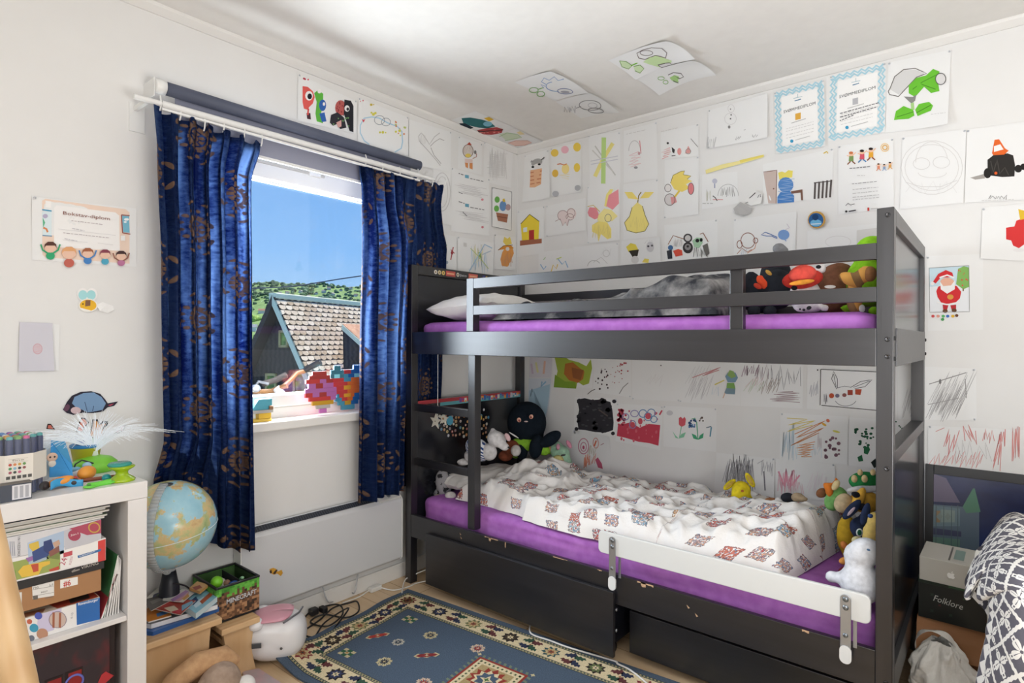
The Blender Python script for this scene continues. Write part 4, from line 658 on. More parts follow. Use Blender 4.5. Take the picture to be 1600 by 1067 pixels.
# ---- window wall
def face(x, y, hair, shirt, armc, w_=1.0, arms=True):
    o = [('o', shirt, x, y+14*w_, 7*w_, 6*w_)]
    if arms: o += [('l', armc, 2.4*w_, [x-15*w_, y-4*w_, x-12*w_, y+5*w_, x-4*w_, y+10*w_]), ('l', armc, 2.4*w_, [x+15*w_, y-4*w_, x+12*w_, y+5*w_, x+4*w_, y+10*w_])]
    return o+[('o', 'e9c2ac', x, y+1.5, 9.5*w_, 7.5*w_), ('f', hair, [x-10*w_, y+2, x-9*w_, y-4*w_, x-4*w_, y-8*w_, x+4*w_, y-8*w_, x+9*w_, y-4*w_, x+10*w_, y+2, x+7*w_, y-2*w_, x-7*w_, y-2*w_])]
S('school letter diploma with five cartoon children along its lower edge', 'L', [(49, 307), (213, 326), (213, 417), (50, 406)], [('f', 'edd5c4', [65, 314, 70, 311, 196, 327, 202, 332, 202, 412, 70, 402, 66, 398]), ('f', 'f2f0ee', [84, 325, 88, 321, 180, 332, 186, 337, 187, 392, 84, 386]), ('f', 'f4f2f0', [70, 314, 79, 315, 79, 325, 71, 324]), ('f', 'dceaee', [65, 330, 80, 331, 80, 369, 66, 368]), ('l', '4a9cc0', 2, [65, 328, 80, 330]), ('l', '5a8cb0', 1.4, [66, 368, 81, 369]), ('f', '63b58c', [66, 340, 70, 348, 67, 356]), ('l', 'd98a5c', 3, [67, 356, 72, 358, 74, 363]), ('o', 'b9b2cc', 70, 338, 4, 3.4), ('f', '7db9cf', [190, 337, 201, 338, 202, 364, 192, 363]), ('l', 'a05c58', 1.6, [189, 336, 202, 337]), ('l', 'a05c58', 1.6, [189, 336, 191, 364, 203, 366]), ('o', 'eef2f4', 197, 343, 4, 2), ('o', 'eef2f4', 195, 347, 2.4, 1.4), ('f', 'f0efee', [188, 368, 195, 368, 195, 376, 188, 376]), ('t', '8d5a4e', 'Bokstav-diplom', 98, 335.5, 171, 344.5, 5.4), ('w', 'b9aeb0', 111, 345, 160, 345, 1, .9, 6), ('l', 'd4d2d2', .5, [90, 358, 180, 368]), ('w', 'd0ced0', 112, 357, 131, 357, 1, 1.6, 4), ('w', 'b3a9ab', 98, 364, 171, 364, 1, .9, 8), ('w', 'cfcdd2', 100, 373, 120, 373, 1, 1.4, 4), ('l', 'd4d2d2', .5, [97, 375, 136, 379]), ('l', 'd4d2d2', .5, [152, 380, 176, 383])]+face(78, 386, '5d4038', '3fa877', '3fa877')+face(107, 395, 'e2a878', 'c2695c', 'e9c2ac', 1.15, False)+face(136, 395, 'a5684c', '4f86c4', '4f86c4', .9)+face(163, 397, '8c4a58', '58a8c4', 'e9c2ac', .85, False)+face(188, 399, '4d3a3a', 'b9789c', '9a6a5c', .85), (.006, 0, 0, 0), name='diploma', cat='diploma', pins=1)
S('paper bee with light blue wings and a torn white tail', 'L', [(121, 466), (155, 468), (156, 488), (121, 487)], [('f', 'f3f2f0', [150, 476, 160, 472, 176, 478, 178, 484, 168, 489, 154, 486]), ('o', 'f2f0ee', 129, 460, 9, 10), ('o', 'f2f0ee', 143, 460, 9, 10), ('o', 'a9dbde', 129, 461, 7, 7.6), ('o', 'a9dbde', 142, 461, 7, 7.6), ('o', 'f2efe8', 137, 477, 15, 10.5), ('o', 'eab63a', 137, 477, 13, 9), ('f', '8a6650', [133, 469, 141, 469, 140, 486, 132, 486]), ('o', '3a2c20', 129, 475, 1.2, 1.2)], (0, 0, .012, 0), cut=True, name='paper_bee', cat='paper figure', col=M('f2efe8', .7), lift=.003)
S('lilac-grey card with a small pink stamp', 'L', [(30, 503), (81, 505), (84, 579), (28, 580)], [('o', 'd6c3ca', 58, 545, 7, 8), ('r', 'd4aab2', 1, 58, 545, 7, 8), ('h', 'd69aa4', 1, 53, 540, 62, 550, 5)], (0, 0, .004, .004), name='card', cat='card', col=M('cfcdd6', .6), lift=.006)
S('white sheet peeking out behind the lilac card', 'L', [(70, 505), (93, 507), (92, 579), (72, 579)], [], (0, 0, 0, 0), name='paper_sheet', cat='paper', lift=.002)
S('blue-grey cut-out animal wall sticker with a dark outline', 'L', [(113, 618), (168, 616), (170, 643), (112, 644)], [('f', '33303c', [98, 640, 104, 628, 112, 618, 126, 612, 142, 611, 156, 615, 164, 624, 168, 630, 184, 627, 178, 634, 168, 636, 160, 643, 146, 645, 134, 645, 124, 645, 114, 648, 104, 645]), ('f', '7c9bbd', [112, 630, 116, 620, 130, 614, 146, 613, 158, 620, 165, 630, 160, 640, 146, 643, 136, 644, 128, 640, 118, 636]), ('o', '6a4a5c', 104, 637, 4, 6, 30), ('o', 'd6bcc0', 118, 641, 8, 5.5), ('l', '4a5a78', 1, [132, 628, 136, 643]), ('l', '4a5a78', 1, [146, 634, 144, 642]), ('f', 'c2546a', [168, 633, 178, 630, 172, 634])], cut=True, name='wall_sticker', cat='sticker', col=M('7c9bbd', .5), lift=.003)
for lbl, q, ops, c in (
    ('coral cut-out wall sticker above the fibre lamp', [(120, 660), (136, 656), (134, 672), (119, 674)], [('f', '2f2a2c', [118, 675, 122, 662, 127, 652, 133, 653, 139, 660, 132, 668, 130, 675]), ('f', 'e58a72', [120, 673, 124, 662, 128, 654, 132, 655, 136, 661, 130, 667, 128, 674])], 'e58a72'),
    ('orange two-eared cut-out wall sticker behind the fibre lamp', [(146, 662), (164, 662), (162, 686), (142, 684)], [('f', '2f2a2c', [138, 680, 142, 668, 144, 655, 152, 655, 156, 661, 161, 657, 168, 658, 168, 664, 162, 668, 162, 690, 146, 686]), ('f', 'dda06a', [140, 680, 144, 668, 146, 657, 151, 658, 155, 664, 161, 661, 165, 662, 160, 668, 160, 688, 147, 684])], 'dda06a'),
    ('pink winged cut-out wall sticker right of the fibre lamp', [(179, 670), (192, 666), (191, 674), (180, 677)], [('f', '39343a', [175, 674, 180, 669, 188, 667, 196, 663, 194, 671, 188, 676, 181, 679]), ('f', 'd9b9c4', [177, 673, 182, 670, 187, 671, 184, 676]), ('f', 'dbb4c4', [187, 668, 194, 665, 192, 671, 188, 674])], 'd9b9c4'),
    ('orange butterfly-wing cut-out wall sticker above the green lamp base', [(143, 705), (150, 706), (152, 720), (146, 720)], [('f', '2f2622', [139, 700, 146, 702, 156, 712, 160, 722, 148, 724, 142, 714]), ('f', 'e0993a', [141, 702, 146, 704, 154, 713, 157, 720, 149, 721, 144, 713]), ('l', '2f2622', .8, [142, 709, 154, 716])], 'e0993a'),
    ('small reddish cut-out wall sticker above the marker tin', [(74, 664), (82, 664), (84, 672), (73, 671)], [('f', '332a2a', [72, 670, 74, 662, 79, 662, 86, 671]), ('f', 'd4786a', [74, 669, 75, 664, 79, 664, 83, 670])], 'd4786a')):
    S(lbl, 'L', q, ops, cut=True, name='wall_sticker', cat='sticker', col=M(c, .5), lift=.003, group='cut-out stickers on the window wall')
S('drawing of red, green and blue block monsters above the window', 'L', [(465, 116), (557, 159), (555, 209), (464, 189)], [('d', 'd4455a', 1.3, 1.3, 470, 122, 482, 126, 5), ('f', 'e0605a', [472, 135, 480, 136, 488, 143, 491, 152, 488, 162, 482, 168, 480, 172, 474, 170, 472, 160]), ('o', 'f2efee', 482, 150, 6, 7.5), ('o', '22222a', 483, 151, 3.6, 4.6), ('f', '4a3038', [478, 177, 484, 177, 485, 187, 479, 186]), ('l', 'd9504c', 2.4, [481, 170, 480, 180]), ('f', '63b548', [490, 146, 496, 141, 504, 147, 504, 165, 500, 180, 504, 193, 494, 190, 492, 178, 494, 160]), ('o', 'f2efee', 498, 143, 3, 3.4), ('o', '3a66b0', 503, 165, 5.5, 9), ('f', '3a66b0', [498, 178, 506, 176, 509, 190, 502, 191]), ('o', 'f2efee', 505, 163, 2, 2.8), ('o', 'b9605c', 531, 169, 8.5, 12), ('d', '8c3c40', 1.2, 1.6, 525, 160, 537, 180, 12), ('f', '2b2b31', [537, 156, 547, 158, 551, 166, 551, 207, 545, 205, 540, 190, 536, 178]), ('o', 'ece9e8', 541, 170, 4, 5), ('o', '2b2b31', 542, 171, 2, 2.6), ('f', '35353b', [516, 180, 526, 176, 536, 184, 540, 200, 530, 202, 526, 194, 519, 197, 514, 192]), ('d', '6f9c64', 1.2, 1.2, 517, 182, 545, 200, 8), ('f', 'd8a6a0', [524, 192, 532, 188, 532, 198, 527, 200])], pins=3)
S('drawing of a blue looping cord hung with yellow lights and little hearts', 'L', [(559, 153), (637, 184), (637, 244), (558, 222)], [('l', 'a9cce0', 1.8, [568, 185, 580, 183, 592, 185, 604, 192, 620, 198, 627, 206, 628, 222, 626, 232, 616, 238]), ('l', 'a9cce0', 1.6, [568, 185, 562, 196, 562, 208, 568, 220, 576, 226]), ('f', 'd9505a', [564, 186, 567, 188, 570, 186, 567, 192]), ('r', '9aa0a4', 1, 592, 188, 8, 7), ('r', '9aa0a4', 1, 602, 191, 7, 6), ('d', 'd6cf5a', 1.8, 1.8, 588, 203, 626, 212, 6), ('d', 'd6cf5a', 2.4, 2.4, 578, 175, 586, 182, 3), ('d', 'd98a5c', 1.3, 1.3, 612, 188, 632, 210, 6), ('d', 'd9c25a', 1.8, 1.4, 576, 162, 584, 166, 4), ('d', 'd4606a', 1, 1.4, 562, 157, 568, 160, 2), ('d', 'c4cf7a', 1.4, 1.4, 608, 186, 632, 200, 4)], pins=3)
S('faint grey pencil drawing of a crossed branch', 'L', [(638, 187), (704, 207), (703, 269), (638, 257)], [('l', 'c3c1c0', 1.2, [653, 213, 657, 208, 661, 212, 670, 226, 678, 214, 686, 208]), ('l', 'c3c1c0', 1.2, [653, 213, 654, 221, 668, 236, 680, 250, 687, 259]), ('l', 'b9b7b6', 1.2, [671, 229, 678, 222, 686, 217, 693, 220]), ('l', 'b9b7b6', 1.2, [672, 231, 677, 243, 688, 256]), ('s', 'd2d0ce', .8, 655, 212, 664, 224, 8)], pins=2)
S('small drawing of an orange and grey chick holding a spoon', 'L', [(716, 213), (753, 225), (752, 273), (715, 263)], [('o', 'd9cfc8', 731, 236, 8, 10), ('r', '8c7a70', 1.1, 731, 236, 8, 10), ('s', 'b09a90', .9, 725, 228, 738, 238, 8), ('o', 'e6cf6a', 731, 243, 4.5, 3), ('f', 'b9503f', [729, 226, 733, 222, 737, 227]), ('f', 'e0c9c2', [726, 248, 738, 249, 738, 255, 726, 254]), ('f', 'd99460', [726, 254, 731, 255, 731, 263, 727, 261]), ('f', 'd99460', [733, 255, 738, 255, 738, 265, 733, 263]), ('o', '8b8886', 742, 238, 2, 3), ('l', 'b58a80', 1.2, [738, 248, 744, 245, 744, 240])], pins=3)
S('sheet of very faint grey scribble beside the chick drawing', 'L', [(756, 222), (802, 231), (797, 294), (755, 283)], [('s', 'cbc9c8', .9, 764, 238, 790, 276, 34), ('h', 'cfcdcc', .8, 764, 240, 788, 278, 26)], (0, 0, .006, 0), pins=1)
S('timetable sheet with two blocks of fine pencilled lines', 'L', [(705, 262), (764, 280), (764, 369), (704, 361)], [('f', '6fa7bd', [726, 273, 732, 274, 732, 279, 726, 278]), ('w', '6f6d70', 716, 271, 725, 271, 1, 1.3, 3), ('w', '8a888a', 734, 279, 756, 279, 1, 1.3, 5), ('h', 'c6c4c4', .8, 716, 286, 756, 302, 12, 8), ('l', '77757a', 1, [716, 300, 722, 303]), ('o', 'd98a94', 753, 312, 2, 1.8), ('f', '6fa7bd', [726, 318, 732, 319, 732, 324, 726, 323]), ('w', '6f6d70', 716, 315, 725, 315, 1, 1.3, 3), ('w', '8a888a', 734, 324, 756, 324, 1, 1.3, 4), ('h', 'c6c4c4', .8, 716, 329, 756, 342, 10, 6), ('l', '77757a', 1, [722, 331, 729, 338]), ('o', 'd98a94', 753, 355, 2, 1.8)], pins=3)
S('sheet with a grey pencil circle half behind the right curtain', 'L', [(676, 256), (704, 264), (704, 352), (676, 346)], [('r', 'cfcdcc', 1.2, 690, 300, 13, 30), ('r', 'd3d1d0', 1, 690, 300, 9, 24)])
S('framed little drawing of coloured creatures in a brown box', 'L', [(768, 293), (799, 300), (798, 360), (768, 354)], [('l', '8f8d8c', .8, [768, 293, 799, 300, 798, 360, 768, 354, 768, 293]), ('o', '6fae58', 776, 312, 4, 5), ('o', '6fae58', 775, 326, 4, 5), ('o', '6f95c4', 785, 322, 5.5, 8), ('o', 'b59a9c', 793, 324, 4, 5), ('f', 'e0c04a', [784, 312, 787, 310, 789, 315, 785, 316]), ('f', 'a4705a', [774, 332, 793, 335, 791, 348, 777, 345]), ('l', '6d463a', .9, [775, 338, 792, 341])], pins=3)
S('drawing of an orange feathered bird with a long beak', 'L', [(772, 366), (806, 371), (804, 423), (771, 420)], [('f', 'ecd66a', [785, 378, 787, 370, 792, 373, 796, 370, 799, 381, 790, 384]), ('f', 'e6a25c', [784, 394, 790, 384, 800, 386, 802, 396, 796, 410, 792, 417, 783, 415, 781, 405]), ('s', 'c9783c', 1, 783, 396, 799, 414, 14), ('f', 'dd9440', [777, 391, 786, 384, 797, 383, 802, 388, 790, 389]), ('o', 'e9e4dc', 792, 389, 3, 3), ('l', '6d5040', .9, [777, 391, 786, 384, 800, 383])], pins=1)
S('drawing of criss-crossed pale blue, yellow and green strokes', 'L', [(714, 370), (771, 380), (770, 432), (714, 427)], [('s', 'a9c6dc', 1, 734, 390, 760, 424, 16), ('s', 'e0d894', 1, 738, 386, 754, 410, 12), ('l', '7da860', 3, [748, 394, 749, 404]), ('l', 'a9c6dc', 1.6, [732, 424, 744, 404, 756, 382, 768, 388]), ('l', 'c4cf9a', 1.4, [734, 388, 748, 402, 762, 420]), ('l', 'b9c9d8', 1.4, [752, 398, 766, 392]), ('f', 'd6d4d2', [723, 379, 728, 380, 728, 386, 723, 385])], pins=1)
S('small sheet with a red sprig beside the right curtain', 'L', [(684, 364), (713, 370), (712, 426), (684, 420)], [('l', 'a8484c', 1.6, [708, 386, 706, 396, 704, 406]), ('l', 'a8484c', 1.2, [704, 390, 710, 396]), ('o', '9c3f48', 706, 395, 2, 3), ('o', '7da078', 694, 383, 4, 2), ('o', 'a9b3bf', 698, 410, 2, 2.4)])
# ---- ceiling
S('ceiling drawing of a teal and a red lying figure near the corner', 'C', [(705, 187), (743, 173), (805, 199), (766, 215)], [('f', '2f6d70', [721, 184, 735, 183, 752, 186, 766, 190, 774, 197, 762, 200, 748, 199, 735, 196, 724, 192]), ('f', '22313a', [717, 192, 727, 192, 740, 199, 732, 202, 722, 197]), ('o', '7fb8cc', 762, 193, 7, 4), ('f', 'dcb23c', [756, 184, 764, 182, 772, 186, 764, 189]), ('f', 'b04a4a', [745, 203, 758, 200, 776, 198, 786, 201, 784, 207, 768, 210, 752, 209]), ('d', 'd9827c', 2, 1.2, 750, 202, 780, 208, 8), ('l', '2b2a2c', 1.2, [747, 205, 786, 202])])
S('ceiling sheet of pale green and pink outlines in the corner', 'C', [(764, 214), (805, 200), (850, 221), (811, 231)], [('f', 'd0dcc2', [780, 209, 792, 206, 808, 209, 814, 214, 800, 217, 790, 218]), ('l', 'a9c49a', 1, [780, 213, 792, 207, 808, 209, 815, 214, 800, 217, 789, 219]), ('f', 'ecdcaa', [807, 206, 813, 204, 820, 209, 812, 210]), ('f', 'eccbc0', [794, 223, 806, 219, 824, 219, 831, 222, 820, 226, 804, 227]), ('l', 'd9a496', .9, [794, 223, 806, 219, 824, 219, 831, 222, 820, 226, 804, 227])])
S('ceiling drawing of a round blue-outlined crystal plant with green leaves', 'C', [(804, 128), (860, 106), (920, 139), (868, 157)], [('r', '7f9fcc', 1.1, 870, 134, 17, 8), ('l', '7f9fcc', 1.1, [853, 131, 846, 127, 850, 120, 858, 124, 866, 117, 872, 124, 881, 121]), ('l', '7f9fcc', 1, [852, 134, 845, 131, 850, 137]), ('r', '7fae6a', 1.1, 834, 140, 7, 4), ('r', '7fae6a', 1.1, 845, 146, 6, 4), ('l', '7fae6a', 1.2, [840, 139, 849, 136]), ('r', '7c86ac', 1.1, 883, 141, 12, 4.5), ('o', 'a9a9b0', 883, 142, 7, 2)], (.0, .014, .02, 0), lift=.002)
S('ceiling drawing of a grey round bulb with dark leaves', 'C', [(868, 158), (922, 141), (968, 170), (908, 184)], [('r', '8f8e8e', 1.2, 922, 163, 17, 8), ('r', 'bdbcbc', .8, 926, 163, 7, 4), ('r', '8f8e8e', 1.2, 931, 171, 12, 4), ('s', '77767a', 1.3, 882, 165, 900, 174, 10), ('l', '8f8e8e', 1, [900, 168, 908, 165])], (0, .012, .018, 0), lift=.003)
S('ceiling drawing of a green sprout under a grey dome, curling off the ceiling', 'C', [(951, 94), (1040, 55), (1086, 83), (993, 120)], [('f', 'c8e0aa', [1005, 96, 1014, 88, 1028, 85, 1040, 89, 1050, 91, 1046, 99, 1030, 103, 1014, 99]), ('l', '7d7370', 1.2, [998, 90, 995, 82, 1004, 76, 1018, 71, 1034, 72, 1042, 80, 1040, 88, 1024, 85, 1008, 92, 998, 90]), ('r', '7d7370', 1, 1010, 81, 10, 4.5), ('f', 'cfe2b8', [968, 94, 978, 95, 988, 101, 982, 106, 972, 103]), ('f', 'cfe2b8', [990, 102, 1000, 100, 1006, 105, 1000, 111, 992, 108]), ('l', '7ba35c', 1, [968, 94, 978, 95, 988, 101, 982, 106, 972, 103, 968, 94]), ('l', '7ba35c', 1, [990, 102, 1000, 100, 1006, 105, 1000, 111, 992, 108]), ('l', '7fc04a', 1.6, [986, 101, 996, 97]), ('f', 'dad8d8', [1028, 99, 1046, 94, 1050, 97, 1034, 103]), ('l', '6a6464', 1, [1028, 99, 1046, 94, 1050, 97, 1034, 103, 1028, 99])], (.0, .022, .025, .012), lift=.002)
S('smaller ceiling drawing of a green sprout, curled at its lower edge', 'C', [(990, 121), (1080, 87), (1119, 109), (1030, 142)], [('f', 'a9cf86', [1046, 120, 1054, 116, 1062, 118, 1064, 124, 1054, 128]), ('l', '5d5858', 1.2, [1044, 116, 1052, 112, 1064, 113, 1068, 118, 1062, 121, 1052, 117]), ('r', '8fb872', 1, 1033, 121, 5, 2.4), ('r', '8fb872', 1, 1040, 126, 4, 2.4), ('l', '6d6a6a', 1.2, [1052, 124, 1060, 127])], (0, .018, .022, .02), lift=.003)
# ---------------------------------------------------------------- curtains, blind, rail
cur_m, nt, b = newmat('blue_curtain_cloth', .8, .2)
t = nt.nodes.new('ShaderNodeUVMap'); sp = nt.nodes.new('ShaderNodeSeparateXYZ'); nt.links.new(t.outputs[0], sp.inputs[0])
U, W_ = E(nt, sp.outputs[0]), E(nt, sp.outputs[1])
def medal(ox, oy):
    fu = (((U*1.5+ox)*(1/.66)).fr()-.5)*.66; fv = (((W_*1.5+oy)*(1/.52)).fr()-.5)*.52
    r = (fu*fu+fv*fv).op('SQRT'); an = fu.op('ARCTAN2', fv)*(1/(2*math.pi))
    petals = ((an*16).fr()-.5).ab(); p8 = ((an*8).fr()-.5).ab()
    core = r.lt(.020)*r.gt(.008); rose = r.gt(.024)*r.lt(.042)*p8.lt(.33)
    band = r.gt(.050)*r.lt(.078)*(petals.gt(.12).mx(r.lt(.063)))
    dots = ((r-.103).ab()*(1/.011)); dd = (dots*dots+((petals*4.2)*(petals*4.2))).lt(1.0)
    sm = ((r-.145).ab()*(1/.008)); d2 = (sm*sm+(p8*4.6)*(p8*4.6)).lt(1.0)
    return core.mx(rose).mx(band).mx(dd).mx(d2)
gold = medal(0.05, 0).mx(medal(.38, .26))
wv = noisef(nt, coords(nt, 'UV', (220, 14, 1)), 1, 2, .7); mottle = noisef(nt, coords(nt, 'UV', (60, 60, 1)), 1, 3, .7)
basec = mixc(nt, (wv-.3)*1.6, '0c1d44', '16305f')
col = mixc(nt, gold*(mottle*.5+.55).mn(1), basec, '8f7058')
nt.links.new(col, b.inputs['Base Color'])
tr = nt.nodes.new('ShaderNodeBsdfTranslucent'); nt.links.new(mixc(nt, gold*.75, mixc(nt, ((noisef(nt, coords(nt, 'UV', (20, .9, 1)), 1, 3, .6)-.40)*4.5+(mottle-.5)*1.6).mx(0).mn(1), '173a82', 'b4cdf2'), '2c2836'), tr.inputs[0])  # pale streaks painted into the translucent colour imitate daylight glow in the folds
ms = nt.nodes.new('ShaderNodeMixShader'); ms.inputs[0].default_value = .42
nt.links.new(b.outputs[0], ms.inputs[1]); nt.links.new(tr.outputs[0], ms.inputs[2]); nt.links.new(ms.outputs[0], nt.nodes['Material Output'].inputs[0])
white_pl = M('e8e8e6', .35)
def curtain(label, top, bot, x0, nf, seed, cloth_w):
    rg = random.Random(seed); ph = [rg.uniform(0, 6.28) for _ in range(6)]
    n, m_ = 190, 44
    def lerp_prof(prof, v):
        for (v0, a0, c0), (v1, a1, c1) in zip(prof, prof[1:]):
            if v <= v1: k = (v-v0)/(v1-v0); k = k*k*(3-2*k); return a0+(a1-a0)*k, c0+(c1-c0)*k
        return prof[-1][1:]
    prof, ztop, zbot = top, bot[0], bot[1]
    def fn(u, v):
        y0, y1 = lerp_prof(prof, v); z = ztop(u)+(zbot(u)-ztop(u))*v
        a = (.020+.012*v)*(1-.35*math.exp(-v*30))
        f = math.sin(u*nf*6.283+ph[0]+.5*math.sin(v*3+ph[1]))+.45*math.sin(u*nf*2.3*6.283+ph[2]+v*2)+.35*math.sin(u*nf*.45*6.283+ph[3])
        z += .010*math.sin(u*nf*6.283+ph[4])*math.exp(-v*20)
        xx = x0(u, v) if callable(x0) else x0; k_ = 1 if not callable(x0) else max(.25, min(1, (xx+2.385)/.09))
        return V((xx+a*f*k_, y0+(y1-y0)*u+.006*math.cos(u*nf*2*6.283+ph[5]), z))
    mb = MB(); mb.grid(fn, n, m_, cur_m)
    uv = [(i/n*cloth_w, (1-j/m_)*1.62) for j in range(m_+1) for i in range(n+1)]
    o = build('curtain', mb, uv=uv, solid=.0015); tag(o, label, 'curtain', 'patterned curtains at the window')
    for u in (.04, .22, .42, .62, .80, .97):
        p = fn(u, .0); q = V((-2.282, p.y, p.z+.008))
        build('curtain_hook', MB().tube([q+V((0, 0, .03)), q+V((.008, 0, .012)), q+V((.004, 0, -.012)), q+V((-.004, 0, -.022))], .0028, white_pl, 6), o)
    return o
# left: gathered to the left of the window; right: running behind the bed end
curtain('left navy curtain with brown medallions hanging beside the globe', [(0, .775, 1.172), (.10, .785, 1.135), (.35, .80, 1.14), (1, .815, 1.145)], (lambda u: 2.052-.030*u, lambda u: .475-.058*u+.02*math.sin(u*5)), lambda u, v: -2.285-.088*max(0, 1-max(0, u-.3)*2.2)*min(1, max(0, (v-.745)/.10)), 6.5, 4, .50)
curtain('right navy curtain with brown medallions running behind the bunk bed', [(0, 1.645, 2.195), (.08, 1.66, 2.17), (.22, 1.662, 2.285), (.6, 1.65, 2.26), (1, 1.65, 2.22)], (lambda u: 2.058+.006*u, lambda u: .475+.01*u), lambda u, v: -2.29-.073*min(1, max(0, (u-.40)/.14))*min(1, max(0, (v-.10)/.12)), 8.5, 9, .82)
t = thing('curtain_rail', 'white telescopic curtain rail above the window', 'curtain rail', (-2.28, 1.4, 2.06))
build('outer_tube', MB().tube([(-2.28, .80, 2.070), (-2.28, 2.0, 2.078)], .0125, white_pl, 14), t)
build('inner_tube', MB().tube([(-2.28, .713, 2.069), (-2.28, .7995, 2.070)], .0095, white_pl, 14), t)
build('inner_tube', MB().tube([(-2.28, 2.0005, 2.078), (-2.28, 2.10, 2.079)], .0095, white_pl, 14), t)
build('glide_track', MB().box(-2.286, -2.274, .80, 2.0, 2.048, 2.056, white_pl), t)
for y in (.755, 2.06):
    build('wall_bracket', MB().box(XL, -2.288, y-.006, y+.006, 2.06, 2.075, white_pl).box(XL, XL+.006, y-.02, y+.03, 1.985, 2.09, white_pl), t)
t = thing('roller_blind', 'slate-grey roller blind rolled up above the window', 'blind', (-2.30, 1.41, 2.11))
slate = noisy('slate_blind', '4b5164', '565c70', (3, 3, 3), .55, 0, 1)
build('rolled_fabric', MB().lathe([(.001, 0), (.024, 0), (.024, 1.195), (.018, 1.20), (.001, 1.20)], (-2.30, .822, 2.137), slate, 26, (0, 1, 0)), t)
build('end_cap', MB().lathe([(.001, -.003), (.021, -.003), (.026, 0), (.026, .03), (.021, .032)], (-2.30, .788, 2.137), white_pl, 22, (0, 1, 0)), t)
build('end_bracket', MB().box(XL, -2.298, .782, .7845, 2.10, 2.165, white_pl), t)
fz = at(480, 261.5, 0, -2.325).z
build('hanging_fabric', MB().box(-2.3255, -2.3245, .86, 1.98, fz, 2.135, noisy('slate_blind_back', '8a8da0', '9698a9', (3, 3, 3), .7, 0, 1)), t)
build('bottom_bar', MB().box(-2.329, -2.321, .86, 1.98, fz-.012, fz-.0002, white_pl), t)

# ---------------------------------------------------------------- radiator, cables
t = thing('panel_heater', 'white electric panel heater under the window', 'heater', (-2.37, 1.53, .12))
hm = M('d5d6d8', .35)
pr = [(-2.395, .118), (-2.345, .118), (-2.334, .13), (-2.334, .425), (-2.346, .438), (-2.395, .455)]
build('front_panel', MB().prism([(x, 1.117, z) for x, z in pr], (0, .822, 0), hm), t, bevel=.003)
ga, gb = V((-2.3445, 1.135, .4372)), V((-2.372, 1.135, .4590))
build('top_frame', MB().frame((-2.344, 1.117, .4385), (-.03, 0, .022), (0, .822, 0), (.0012, 0, .003), hm), t)
build('grill', MB().frame((-2.3440, 1.134, .4430), (-.0225, 0, .0165), (0, .655, 0), (.0012, 0, .0016), M('2b2e36', .5)), t)
for i in range(56):
    y = 1.140+i*.0117; build('louvre', MB().frame((-2.3430, y, .4445), (-.0215, 0, .0158), (0, .003, 0), (.001, 0, .0014), M('474c56', .4)), t)
build('control_cap', MB().frame((-2.340, 1.80, .432), (-.04, 0, .029), (0, .139, 0), (.005, 0, .008), M('e6e5e0', .4)), t, bevel=.003)
build('thermostat_dial', MB().lathe([(.001, .004), (.011, .003), (.012, 0)], (-2.355, 1.868, .4515), M('7b7f85', .4), 14, (.5, 0, .86)), t)
for y in (1.112, 1.9395): build('side_cap', MB().prism([(x+(.002 if x > -2.36 else 0), y, z) for x, z in pr], (0, .005, 0), M('e9e8e4', .35)), t, bevel=.0015)
build('wall_bracket', MB().box(XL, -2.3955, 1.3, 1.7, .15, .35, M('9a9da2', .5)), t)
def Lp(px, py, x=-2.3325): return at(px, py, 0, x)
mb = MB()
for h, pts, dx in (('d9a136', (421, 889, 427, 887, 432, 889, 434, 893, 440, 890, 442, 895, 439, 900, 433, 896, 428, 898, 422, 895), 0), ('3c3026', (421, 892, 424, 890, 425, 895, 422, 896), .0004), ('3c3026', (426, 896, 431, 890, 434, 890, 430, 897), .0004)):
    mb.poly([Lp(pts[i], pts[i+1])+V((dx, 0, 0)) for i in range(0, len(pts), 2)], M(h, .5))
solo('heater_sticker', mb, 'little yellow and black bee sticker on the panel heater', 'sticker')
def cable(label, pts, r, h, name='power_cable', plugs=(), grp='loose cables on the floor'):
    P3 = [V(p) for p in pts]; out = []
    for i in range(len(P3)-1):
        p0, p1, p2, p3 = P3[max(i-1, 0)], P3[i], P3[i+1], P3[min(i+2, len(P3)-1)]
        for k in range(6):
            s = k/6; out.append(.5*((2*p1)+(p2-p0)*s+(2*p0-5*p1+4*p2-p3)*s*s+(-p0+3*p1-3*p2+p3)*s**3))
    out.append(P3[-1]); t = thing(name, label, 'cable', out[0], grp)
    build('cord', MB().tube(out, r, M(h, .5), 8), t)
    for nm, c, s in plugs: build(nm, MB().box(c[0]-s[0], c[0]+s[0], c[1]-s[1], c[1]+s[1], c[2]-s[2], c[2]+s[2], M(h, .45)), t, bevel=.004)
    return t
F = lambda px, py, z=.005: at(px, py, 2, z)
cable('black coiled power cable with a plug beside the pink CD player', [F(475, 985), F(500, 968), F(520, 950, .02), F(545, 942), F(558, 940, .02), F(560, 955), F(540, 965), F(505, 960, .014), F(485, 972), F(512, 978, .012), F(535, 960, .014), F(530, 945, .02), F(505, 948), F(480, 960, .01), F(470, 985, .012), F(490, 995), F(508, 972, .018), F(545, 950, .03), F(515, 990)], .0036, '1d1d20', plugs=(('plug', F(490, 955, .02), (.016, .018, .014)), ('plug', F(505, 952, .022), (.02, .012, .012))))
c = cable('grey heater cord hanging in a loop below the panel heater', [(-2.36, 1.50, .118), (-2.345, 1.515, .05), F(520, 940, .012), F(545, 925, .008), (-2.34, 1.66, .04), (-2.37, 1.70, .117)], .0032, 'b4b5b8')
